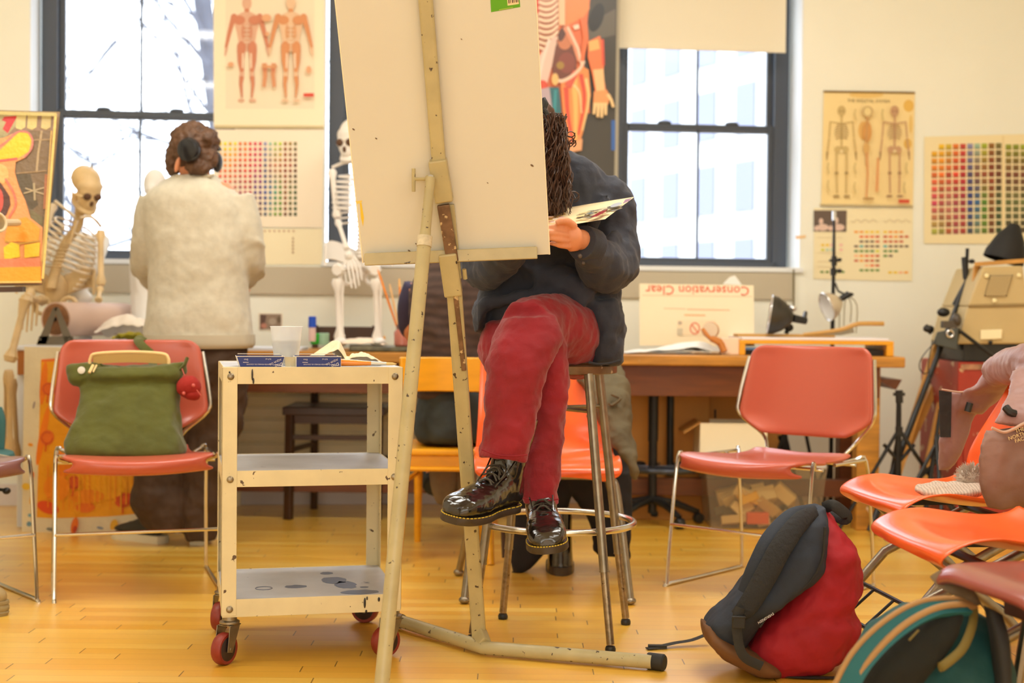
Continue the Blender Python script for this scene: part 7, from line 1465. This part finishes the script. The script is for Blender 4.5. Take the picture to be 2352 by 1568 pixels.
# ================================================================== red backpack
redn = mat('red_backpack_canvas', (168, 18, 34), .75, var=.15, vs=8, bump=.35, bs=20)
navyn = mat('dark_navy_mesh', (44, 52, 66), .8, var=.2, vs=10, bump=.3, bs=30)
blkn = mat('black_webbing', (38, 38, 38), .7, bump=.3, bs=60)
suede = mat('brown_suede', (112, 74, 40), .85, var=.2, vs=12)
bk = thing('backpack', 'red and navy backpack with brown base slumped on the floor in the middle right', 'backpack', (P(1800, 1545, 3.62).x, 3.66, 0))
Yb = 3.66
b = M(); b.loft([(1872, 1168, 1902, 1168, Yb+.02, .05), (1850, 1190, 1922, 1200, Yb+.02, .09), (1830, 1240, 1950, 1245, Yb+.01, .12), (1800, 1300, 1970, 1300, Yb, .13), (1770, 1370, 1972, 1355, Yb, .14), (1735, 1420, 1955, 1392, Yb, .14), (1700, 1460, 1972, 1425, Yb-.01, .145), (1690, 1500, 1952, 1480, Yb-.01, .14), (1715, 1530, 1915, 1518, Yb-.01, .12), (1760, 1546, 1870, 1540, Yb-.01, .09)], e=2.4)
rb_ = b.build('red_body', redn, bk, remesh=.007, sm=2, disp=[(.03, .09, 1), (.010, .04, 1)])
b = M(); b.loft([(1838, 1168, 1896, 1160, Yb-.03, .05), (1795, 1200, 1900, 1200, Yb-.035, .10), (1748, 1270, 1896, 1262, Yb-.04, .125), (1705, 1335, 1882, 1316, Yb-.045, .13), (1655, 1395, 1815, 1362, Yb-.05, .125), (1616, 1435, 1760, 1410, Yb-.05, .11), (1628, 1470, 1715, 1470, Yb-.05, .09), (1660, 1500, 1700, 1500, Yb-.05, .06)], e=2.4)
nb = b.build('navy_back_panel', navyn, bk, remesh=.007, sm=2, disp=[(.022, .08, 1)])
b = M(); b.loft([(1610, 1425, 1640, 1440, Yb-.06, .05), (1618, 1462, 1690, 1470, Yb-.07, .10), (1650, 1498, 1742, 1492, Yb-.07, .115), (1700, 1530, 1790, 1525, Yb-.07, .10), (1740, 1546, 1800, 1545, Yb-.06, .07)], e=2.4); b.build('suede_base', suede, bk, remesh=.007, sm=2, disp=[(.012, .06, 1)])
Ys = Yb-.185
b = M(); b.tube([P(x, y, Yv) for x, y, Yv in ((1872, 1176, Yb-.09), (1836, 1200, Yb-.15), (1795, 1255, Ys), (1760, 1320, Ys-.01), (1722, 1385, Ys-.01), (1694, 1415, Ys))], [.018, .025, .028, .028, .026, .020], 12, k=5, flat=.45, upv=(0, -1, .1)); b.build('shoulder_strap', mat('black_padded_mesh', (40, 42, 46), .85, bump=.5, bs=80), bk)
b = M(); b.tube([P(x, y, Yv) for x, y, Yv in ((1872, 1170, Yb-.04), (1815, 1185, Yb-.10), (1768, 1235, Yb-.15), (1735, 1300, Yb-.16), (1708, 1360, Yb-.16))], [.016, .020, .022, .022, .018], 10, k=5, flat=.5, upv=(-.6, -.8, .1)); b.build('shoulder_strap', navyn, bk)
b = M(); b.tube([P(x, y, Ys-.015) for x, y in ((1745, 1345), (1733, 1375))], .006, 6); b.tube([P(x, y, Ys-.02) for x, y in ((1700, 1395), (1692, 1425), (1697, 1480), (1712, 1510), (1750, 1530))], .012, 8, k=4, flat=.2, upv=(0, -1, 0)); b.build('webbing', blkn, bk)
b = M(); b.box(P(1697, 1430, Ys-.025), (.030, .010, .026)); b.box(P(1697, 1417, Ys-.027), (.034, .008, .006)); b.build('buckle', blackp, bk, smooth=False, bevel=.002)
b = M(); b.tube([P(x, y, Yv) for x, y, Yv in ((1893, 1166, Yb-.02), (1912, 1160, Yb-.04), (1932, 1172, Yb-.04), (1945, 1186, Yb-.04), (1938, 1192, Yb-.03), (1915, 1182, Yb-.0), (1902, 1172, Yb+.02))], .015, 8, k=4, flat=.3, upv=(0, -1, .2)); b.build('grab_handle', blkn, bk)
b = M(); g = [G(1630, 1482), G(1590, 1484), G(1550, 1486), G(1510, 1490), G(1486, 1492)]; zz = [.035, .018, .012, .006, .004]; b.tube([V((p.x, p.y-.0, z)) for p, z in zip(g, zz)], .012, 8, k=4, flat=.18, upv=(0, 0, 1)); b.box(V((g[3].x, g[3].y, .007)), (.05, .018, .008)); b.build('floor_strap', blkn, bk)
b = M(); g = [G(1760, 1545), G(1800, 1556), G(1860, 1560), G(1950, 1560)]; b.tube([V((p.x, p.y, .005)) for p in g], .010, 8, k=4, flat=.25, upv=(0, 0, 1)); b.build('floor_strap', blkn, bk)
b = M(); p0 = P(1776, 1406, Ys+.0); p1 = P(1750, 1422, Ys+.0); b.text('EVERGREEN', p0+V((0, 0, 0)), p1-p0, V((0, 0, -1))+V((.5, 0, 0)), .0085, .0004); b.build('white_label_lettering', whk, bk, smooth=False)
b = M(); b.tube([P(x, y, Ys+.02) for x, y in ((1895, 1210), (1886, 1290), (1850, 1345), (1780, 1392), (1745, 1440))], .0035, 6, k=5); b.build('side_piping', blkn, bk)
# ================================================================== teal backpack, bottom right
teal = mat('teal_canvas', (16, 74, 74), .75, var=.2, vs=9, bump=.35, bs=20); tblk = mat('near_black_lining', (24, 26, 22), .9, bump=.3, bs=14)
tan = mat('tan_zip_tape', (168, 128, 80), .7); olv = mat('olive_zip_tape', (120, 104, 48), .7)
tk = thing('backpack', 'open teal backpack with tan piping on the floor under the maroon chair, bottom right', 'backpack', (P(2120, 1568, 2.68).x, 2.70, 0))
Yt = 2.68
b = M(); b.loft([(2080, 1388, 2230, 1392, Yt+.06, .05), (2010, 1440, 2290, 1440, Yt+.05, .10), (1960, 1510, 2312, 1520, Yt+.03, .13), (1925, 1600, 2318, 1600, Yt+.02, .14), (1915, 1740, 2310, 1740, Yt+.01, .14), (1940, 1825, 2280, 1825, Yt+.01, .11)], e=2.5); b.build('teal_body', teal, tk, remesh=.008, sm=2, disp=[(.022, .09, 1)])
b = M(); b.loft([(2130, 1392, 2215, 1396, Yt-.07, .03), (2070, 1430, 2205, 1425, Yt-.085, .04), (2010, 1490, 2180, 1480, Yt-.095, .045), (1970, 1560, 2130, 1545, Yt-.10, .045), (1945, 1640, 2080, 1630, Yt-.10, .045), (1950, 1720, 2060, 1720, Yt-.09, .03)], e=2.6); b.build('dark_opening', tblk, tk, remesh=.006, sm=2, disp=[(.012, .05, 1)])
b = M(); b.grid(lambda u, v: cat([P(1905+8, 1585, Yt-.16), P(1960, 1500, Yt-.155), P(2030, 1430, Yt-.145), P(2110, 1385, Yt-.12), P(2190, 1378, Yt-.08)], 6)[min(24, int(u*24))]+V((.0, .0, .0))+(V((.030, -.012, -.022)) if v > .5 else V((0, 0, 0)))*1.0, 24, 1, .012); b.build('teal_front_flap', mat('teal_flap', (24, 96, 104), .7, bump=.2, bs=20), tk)
b = M(); b.tube([P(x, y, Yv) for x, y, Yv in ((1908, 1590, Yt-.165), (1958, 1498, Yt-.16), (2028, 1428, Yt-.15), (2108, 1383, Yt-.125), (2190, 1374, Yt-.085), (2230, 1388, Yt-.05))], .0050, 8, k=5)
b.tube([P(x, y, Yv) for x, y, Yv in ((1950, 1590, Yt-.165), (2000, 1510, Yt-.165), (2070, 1440, Yt-.155), (2140, 1400, Yt-.13), (2200, 1388, Yt-.10), (2240, 1396, Yt-.06))], .0062, 8, k=5); b.build('tan_piping', tan, tk)
b = M(); b.tube([P(x, y, Yv) for x, y, Yv in ((2238, 1398, Yt-.065), (2232, 1440, Yt-.10), (2210, 1490, Yt-.125), (2170, 1526, Yt-.135), (2158, 1532, Yt-.14))], .009, 8, k=5, flat=.5, upv=(0, -1, 0)); b.tube([P(2088, 1470, Yt-.15), P(2110, 1446, Yt-.148)], .002, 6); b.build('olive_zipper', olv, tk)
b = M(); b.tube([P(x, y, Yv) for x, y, Yv in ((2240, 1392, Yt-.03), (2225, 1366, Yt-.02), (2195, 1352, Yt-.02), (2165, 1335, Yt-.01), (2148, 1316, Yt))], .013, 8, k=4, flat=.3, upv=(0, -1, .4)); b.build('grab_strap', mat('tan_grey_webbing', (120, 100, 74), .7), tk)
b = M(); b.loft([(2262, 1392, 2300, 1410, Yt-.06, .02), (2275, 1460, 2316, 1470, Yt-.08, .025), (2285, 1560, 2320, 1560, Yt-.09, .025), (2285, 1680, 2316, 1680, Yt-.09, .02)], e=2.4); b.build('black_side_strap', blkn, tk)
# ================================================================== purple jacket over orange chair 1
mauve = mat('mauve_nylon', (146, 104, 98), .5, var=.14, vs=7, bump=.5, bs=14, sheen=.2); inner = mat('mauve_lining', (134, 98, 84), .55, var=.14, vs=7, bump=.4, bs=14)
pj = thing('jacket', 'mauve padded rain jacket draped over the back of the farther orange chair', 'jacket', P(2260, 1000, 4.0))
b = M()
b.loft([(2290, 818, 2500, 740, 4.06, .05), (2245, 880, 2400, 850, 4.10, .05), (2215, 895, 2330, 890, 4.12, .04), (2198, 900, 2285, 925, 4.14, .035), (2192, 940, 2255, 950, 4.15, .03)], e=2.4)
b.loft([(2163, 896, 2240, 905, 4.16, .022), (2163, 940, 2238, 950, 4.16, .024), (2160, 1000, 2224, 1005, 4.16, .024), (2158, 1040, 2205, 1045, 4.16, .022), (2155, 1082, 2180, 1078, 4.16, .016)], e=2.6)
b.loft([(2325, 850, 2560, 800, 3.66, .06), (2318, 900, 2560, 880, 3.56, .05), (2300, 940, 2560, 945, 3.48, .04), (2280, 975, 2560, 985, 3.45, .035)], e=2.4)
tubeP(b, [(2288, 850, 4.06, .045), (2335, 838, 3.88, .052), (2390, 842, 3.68, .06), (2450, 880, 3.6, .05)])
pjc = b.build('jacket_back', mauve, pj, remesh=.0065, sm=2, disp=[(.016, .07, 1), (.004, .03, 1)])
b = M(); b.loft([(2262, 986, 2520, 985, 3.46, .02), (2250, 1030, 2520, 1030, 3.44, .024), (2248, 1090, 2520, 1090, 3.43, .026), (2258, 1140, 2500, 1140, 3.43, .024), (2268, 1166, 2460, 1166, 3.44, .018)], e=2.6); b.build('jacket_front_panel', inner, pj, remesh=.006, sm=2, disp=[(.016, .07, 1)])
b = M(); b.prism([P(2157, 896, 4.133), P(2186, 900, 4.133), P(2184, 1004, 4.133), P(2160, 1004, 4.133)], (0, .004, 0)); b.build('black_lining_strip', blkn, pj, smooth=False)
b = M(); b.tube([P(x, y, 3.41) for x, y in ((2278, 982), (2305, 992), (2330, 984), (2352, 972), (2400, 950))], .004, 6, k=4); b.build('zip_edge', mat('pale_mauve_zip', (190, 160, 140), .5), pj); b = M(); b.tube([P(x, y, 4.12) for x, y in ((2163, 894), (2215, 900), (2245, 882), (2270, 850), (2300, 815))], .003, 6, k=4); b.build('zip_edge', mat('pale_mauve_zip', (190, 160, 140), .5), pj)
b = M(); b.tube([P(2310, 935, 3.45), P(2320, 946, 3.44), P(2332, 950, 3.44)], .010, 8, k=2); b.tube([P(2332, 946, 3.44), P(2340, 958, 3.44)], .002, 5); b.build('cord_lock', blackp, pj); b = M(); b.tube([P(2228, 925, 4.11), P(2222, 945, 4.11)], .010, 8); b.build('cord_lock', blackp, pj)
tj = mat('gold_thread', (222, 204, 150), .5); b = M(); ux = (P(2352, 984, 3.40)-P(2320, 1003, 3.40)).normalized(); ux = V((.946, 0, .325)).normalized(); uy = V((-.325, 0, .946)).normalized()
b.text('THE', P(2333, 994, 3.408), ux, uy, .0125, .0006); b.text('NORTH', P(2317, 1011, 3.408), ux, uy, .0125, .0006); b.text('FACE', P(2332, 1017, 3.408), ux, uy, .0125, .0006); b.build('chest_lettering', tj, pj, smooth=False)
# knit hat
kh = thing('knit_hat', 'pale grey knit hat with a fluffy pompom lying on the orange chair seat', 'hat', P(2180, 1135, 3.72))
knit = mat('pale_grey_knit', (206, 186, 168), .95, wave=(40, 'X', .3, 2), bump=.5, bs=60)
b = M(); b.loft([(2112, 1112, 2250, 1108, 3.72, .05), (2105, 1120, 2258, 1116, 3.71, .07), (2106, 1130, 2258, 1126, 3.70, .075), (2118, 1138, 2250, 1134, 3.70, .06)], e=2.5); b.build('folded_knit', knit, kh, remesh=.005, sm=2, disp=[(.014, .04, 1)])
b = M(); random.seed(2); c_ = P(2232, 1100, 3.75); b.ell(c_, (.040, .036, .030))
for i in range(700):
    d = V((rnd(-1, 1), rnd(-1, 1), rnd(-.5, 1))).normalized(); b.tube([c_+d*.030, c_+d*rnd(.038, .050)], [.0016, .0006], 3)
b.build('pompom', mat('fluffy_grey', (196, 180, 166), .95), kh)
# ================================================================== left edge: teal swivel chair, tan shoe
ts = thing('swivel_chair', 'teal upholstered swivel chair at the far left edge', 'chair', (P(-175, 1100, 5.0).x, 5.0, 0)); tx = P(-175, 1100, 5.0).x
tealf = mat('teal_upholstery', (70, 122, 122), .8, bump=.2, bs=30)
b = M(); b.lathe([(.02, .31), (.25, .31), (.305, .33), (.31, .36), (.30, .39), (.02, .40)], (tx, 5.0, 0), (0, 0, 1), 32); b.build('seat', tealf, ts)
b = M(); b.tube([(tx, 5.0, .06), (tx, 5.0, .31)], .025, 12); b.tube([(tx+.05, 5.1, .31), (tx+.12, 5.24, .40), (tx+.12, 5.25, .55)], .014, 8, k=3); b.tube([P(-20, 1122, 4.95), P(18, 1126, 4.95)], .006, 8); b.ell(P(15, 1127, 4.95), (.014, .014, .012)); b.build('column', blackp, ts)
b = M(); b.loft([(-120, 925, 4, 935, 5.2, .03), (-130, 960, 12, 965, 5.2, .035), (-125, 1030, 10, 1030, 5.2, .03)], e=2.6); b.build('backrest', tealf, ts)
for k in range(5):
    b = M(); e = V((tx+.20*cos(k*1.257+.628), 5.0+.20*sin(k*1.257+.628), .05)); b.tube([(tx, 5.0, .09), e], [.018, .011], 8); leg = b.build('base_leg', blackp, ts); b = M(); b.ell(e-V((0, 0, .025)), (.024, .024, .024)); b.build('caster_wheel', blackp, leg)
tsn = thing('work_shoe', 'tan work shoe with a thick grooved sole at the bottom left edge', 'shoe', G(-30, 1410)); c_ = G(-45, 1412)
tanl = mat('tan_shoe_leather', (170, 146, 100), .7, var=.15, bump=.3, bs=30)
b = M()
b.rings([[V((c_.x+.085*k*cos(a), c_.y+.045*k*sin(a), z)) for a in [2*PI*i/24 for i in range(24)]] for z, k in ((0, .95), (.010, 1.0), (.014, .96), (.018, 1.0), (.028, 1.0), (.032, .96), (.036, 1.0), (.044, .98))]); b.build('sole', mat('tan_rubber', (150, 132, 92), .7), tsn)
b = M(); b.ell(c_+V((0, 0, .055)), (.080, .042, .042)); b.ell(c_+V((-.05, 0, .08)), (.05, .04, .05)); b.build('upper', tanl, tsn, remesh=.006, sm=2)
# ================================================================== right background
# light stands
def stand(name, lab, base, top, legs, extra=None, r=.010):
    t = thing(name, lab, 'stand', (base.x, base.y, 0)); b = M(); b.tube([base, base.lerp(top, .5), top], [r*1.2, r, r*.8], 8); b.build('pole', blk, t)
    for (p, q) in legs: b = M(); b.tube([p, q], .008, 8); b.build('leg', blk, t)
    if extra: b = M(); extra(b); b.build('clamp_knob', blackp, t)
    return t
Q = lambda x, y, Y: P(x, y, Y)
gz = lambda x, y: G(x, y)
def ex(b):
    b.tube([Q(2065, 896, 5.9), Q(2066, 925, 5.9)], .016, 8); b.tube([Q(2052, 905, 5.9), Q(2078, 905, 5.9)], .007, 8); b.tube([Q(2065, 980, 5.9), Q(2065, 1000, 5.9)], .016, 8)
g0 = G(2062, 1140); bs = V((Q(2064, 1000, 5.9).x, 5.9, .08))
stand('light_stand', 'folded black light stand standing upright between the work table and the leaning planks', bs, Q(2065, 896, 5.9), [(Q(2065, 985, 5.9), V((bs.x-.26, 5.86, .01))), (Q(2065, 985, 5.9), V((bs.x+.27, 5.80, .01))), (Q(2065, 985, 5.9), V((bs.x+.02, 6.2, .01))), (Q(2065, 1060, 5.9), Q(2030, 1020, 5.9)), (Q(2065, 1060, 5.9), Q(2100, 1020, 5.9))], ex, .013)
def ex2(b):
    b.ell(Q(2167, 717, 6.15), (.028, .02, .02)); b.ell(Q(2133, 755, 6.12), (.024, .02, .016)); b.tube([Q(2125, 748, 6.12), Q(2140, 764, 6.12)], .012, 8); b.tube([Q(2215, 590, 6.2), Q(2219, 640, 6.2)], .014, 8); b.ell(Q(2232, 600, 6.2), (.014, .01, .010))
lt = stand('light_stand', 'long black tripod stand leaning diagonally from the floor to the projector', V((Q(2000, 1075, 5.85).x, 5.85, .02)), Q(2222, 640, 6.2), [(Q(2222, 570, 6.2), Q(2214, 730, 6.22)), (Q(2222, 640, 6.2), Q(2190, 700, 6.2)), (Q(2205, 760, 6.0), Q(2300, 832, 5.95))], ex2, .012)
lt2 = stand('light_stand', 'black tripod stand with spread legs in front of the leaning planks', V((Q(2120, 1125, 5.8).x, 5.8, .02)), Q(2160, 940, 5.9), [(Q(2160, 1000, 5.88), V((Q(2035, 1150, 5.7).x, 5.7, .01))), (Q(2150, 1000, 5.88), V((Q(2170, 1150, 5.6).x, 5.6, .01))), (Q(2100, 1040, 5.85), V((Q(2230, 1150, 5.95).x, 5.95, .01))), (Q(2160, 1050, 5.88), Q(2080, 1130, 5.8))])
lt3 = stand('light_stand', 'small black stand seen under the work table behind the back of the pink chair', V((Q(1800, 1150, 6.3).x, 6.3, .02)), Q(1802, 985, 6.3), [(Q(1802, 990, 6.3), V((Q(1740, 1150, 6.25).x, 6.25, .01))), (Q(1802, 990, 6.3), V((Q(1850, 1150, 6.25).x, 6.25, .01))), (Q(1790, 1000, 6.3), V((Q(1800, 1130, 6.4).x, 6.42, .01))), (Q(1850, 990, 6.3), V((Q(1890, 1150, 6.3).x, 6.3, .01)))], None, .018)
# leaning planks / folding wood easel
tanw = mat('tan_plank_wood', (214, 156, 76), .5, var=.25, vs=9)
lab = ('long tan wooden plank leaning on the wall, leftmost of the planks at the right', 'tan wooden plank leaning on the wall behind the tripod, middle of three', 'narrow tan plank leaning nearest the red cabinet')
for i, (x0, y0, x1, y1) in enumerate(((2165, 850, 2060, 1080), (2150, 800, 2085, 1010), (2190, 800, 2120, 1120))):
    t = P(x0, y0, 6.45+.1*i*.0); lo = V((P(x1, y1, 5.95).x, 6.1, 0.0)) if False else P(x1, y1, 6.2-.05*i); d = (lo-t).normalized(); lo2 = t+d*(t.z/(-d.z)); b = M(); b.bar(t-d*.12, lo2, .035, .018, (0, 1, 0)); tag(b.build('wooden_plank', tanw, smooth=False, bevel=.002), lab[i], 'plank', 'tan planks leaning at the right of the room')
# black camera bag / speaker
cb2 = thing('camera_case', 'small dark grey camera case hanging on the leaning planks beside the projector', 'case', P(2170, 770, 6.05)); b = M(); b.hexa([Q(2142, 790, 6.0), Q(2198, 804, 6.0), Q(2198, 804, 6.12), Q(2142, 790, 6.12)], [Q(2152, 762, 6.0), Q(2202, 752, 6.0), Q(2202, 752, 6.12), Q(2152, 762, 6.12)]); b.build('case_body', mat('dark_grey_case', (74, 78, 76), .4, .3), cb2, smooth=False, bevel=.004)
b = M(); b.torus(Q(2182, 766, 5.99), .014, .004, (0, 1, 0), 20, 6); b.build('dial', silver, cb2); b = M(); b.ell(Q(2196, 735, 6.02), (.022, .03, .03)); b.box(Q(2180, 745, 6.02), (.06, .04, .03)); b.build('bracket', mat('bracket_dark', (70, 60, 50), .4), cb2)
b = M(); b.tube([Q(2150, 782, 6.0), Q(2118, 820, 6.0), Q(2112, 845, 6.0), Q(2124, 858, 6.0), Q(2138, 850, 6.0)], .0025, 5, k=5); b.tube([Q(2142, 780, 6.0), Q(2132, 840, 6.0), Q(2138, 880, 6.0)], .0025, 5, k=4); b.build('hanging_cord', blackp, cb2)
# red cabinet, black base, projector
rcx0, rcx1 = P(2188, 880, 6.1).x, P(2470, 880, 6.1).x; rz1 = P(2240, 832, 6.0).z
rc_ = thing('red_cabinet', 'red painted metal cabinet with cream scrapes under the projector', 'cabinet', ((rcx0+rcx1)/2, 6.3, 0)); b = M(); b.box(((rcx0+rcx1)/2, 6.3, rz1/2), (rcx1-rcx0, .55, rz1)); b.build('cabinet_body', mat('scraped_red_paint', (160, 46, 28), .45, spots=(214, 180, 140), spot_s=18, spot_t=.62), rc_, smooth=False, bevel=.004)
b = M(); b.box(((rcx0+rcx1)/2, 6.022, rz1-.02), (rcx1-rcx0-.02, .006, .022)); b.build('top_edge_strip', mat('cream_scraped_strip', (180, 130, 96), .6, var=.5, vs=30), rc_, smooth=False)
for k in range(2): b = M(); b.box(((rcx0+rcx1)/2, 6.02, rz1*.5-.28*k+.05), (rcx1-rcx0-.05, .01, .26)); b.build('drawer', mat('scraped_red_paint', (160, 46, 28), .45), rc_, smooth=False, bevel=.003)
pz0 = rz1+.001; px0, px1 = P(2186, 800, 6.05).x, P(2400, 800, 6.05).x
pj2 = thing('overhead_projector', 'beige overhead projector with a dark square vent grille on a black base', 'projector', ((px0+px1)/2, 6.25, pz0))
b = M(); zb1 = P(2280, 788, 6.05).z; b.box(((px0+px1)/2+.02, 6.25, (pz0+zb1)/2), (px1-px0-.06, .40, zb1-pz0)); b.build('black_base', blackp, pj2, smooth=False, bevel=.004)
beige = mat('beige_projector_enamel', (196, 172, 122), .45, var=.05)
def slab(pts, y0, y1, dy=.0): return [P(x, y, y0) for x, y in pts], [P(x, y, y0)+V((0, y1-y0+dy, 0)) for x, y in pts]
b = M(); A_, B_ = slab([(2198, 790), (2390, 790), (2362, 700), (2222, 703)], 6.03, 6.42); b.hexa(A_, B_); A_, B_ = slab([(2222, 703), (2362, 700), (2350, 610), (2258, 612)], 6.03, 6.40); b.hexa(A_, B_); b.build('housing', beige, pj2, smooth=False, bevel=.008)
b = M(); b.tube([P(2224, 703, 6.026), P(2362, 701, 6.026)], .004, 6); b.build('fold_seam', mat('seam_dark_beige', (150, 124, 80), .6), pj2)
vg = mat('vent_dark', (60, 46, 34), .6); b = M(); gr_ = [(2274, 632), (2327, 631), (2312, 680), (2261, 680)]; b.hexa([P(x, y, 6.026) for x, y in gr_], [P(x, y, 6.031) for x, y in gr_]); vent = b.build('vent_grille', vg, pj2, smooth=False); b = M()
for k in range(1, 9): f = k/9; a0 = V((2274+(2261-2274)*f, 632+48*f, 0)); a1 = V((2327+(2312-2327)*f, 631+49*f, 0)); b.tube([P(a0.x, a0.y, 6.024), P(a1.x, a1.y, 6.024)], .0030, 5)
for k in range(1, 10): f = k/10; b.tube([P(2274+53*f, 632-f, 6.023), P(2261+51*f, 680, 6.023)], .0030, 5)
b.build('grille_bars', mat('grille_beige', (196, 172, 122), .5), vent)
for (x, y) in ((2266, 633), (2340, 632), (2284, 690)): b = M(); b.lathe([(.010, 0), (.009, .004), (.003, .006)], P(x, y, 6.026), (0, -1, 0), 14); b.build('screw', mat('ivory_screw', (240, 226, 176), .3), pj2)
b = M(); b.hexa([P(x, y, 6.020) for x, y in ((2252, 758), (2302, 756), (2301, 778), (2252, 780))], [P(x, y, 6.030) for x, y in ((2252, 758), (2302, 756), (2301, 778), (2252, 780))]); b.build('name_plate', mat('ivory_plate', (244, 230, 188), .4), pj2, smooth=False, bevel=.003); b = M(); b.ell(P(2275, 786, 6.025), (.010, .008, .008)); b.build('latch', blackp, pj2)
b = M(); b.prism([P(2238, 612, 6.05), P(2400, 600, 6.05), P(2400, 600, 6.40), P(2238, 612, 6.40)], (0, 0, .018)); b.bar(P(2245, 612, 6.08), P(2240, 660, 6.10), .03, .016); tag(b.build('wooden_shelf_board', tanw, smooth=False), 'tan wooden board lying across the top of the projector', 'board')
bl = thing('shade_lamp', 'black conical lamp shade resting on the board above the projector', 'lamp', P(2310, 608, 6.2)); c_ = P(2296, 596, 6.2); b = M(); b.lathe([(.088, 0), (.086, .03), (.062, .10), (.030, .15), (.022, .165)], P(2304, 598, 6.22), (.32, 0, 1), 28, caps=False); b.lathe([(.086, .001), (.084, .03), (.060, .099), (.001, .15)], P(2304, 598, 6.22), (.32, 0, 1), 28, caps=False); b.build('shade', mat('matte_black_shade', (22, 20, 18), .7), bl); b = M(); b.tube([P(2335, 560, 6.22), P(2370, 585, 6.22)], .012, 8); b.build('arm', blackp, bl)
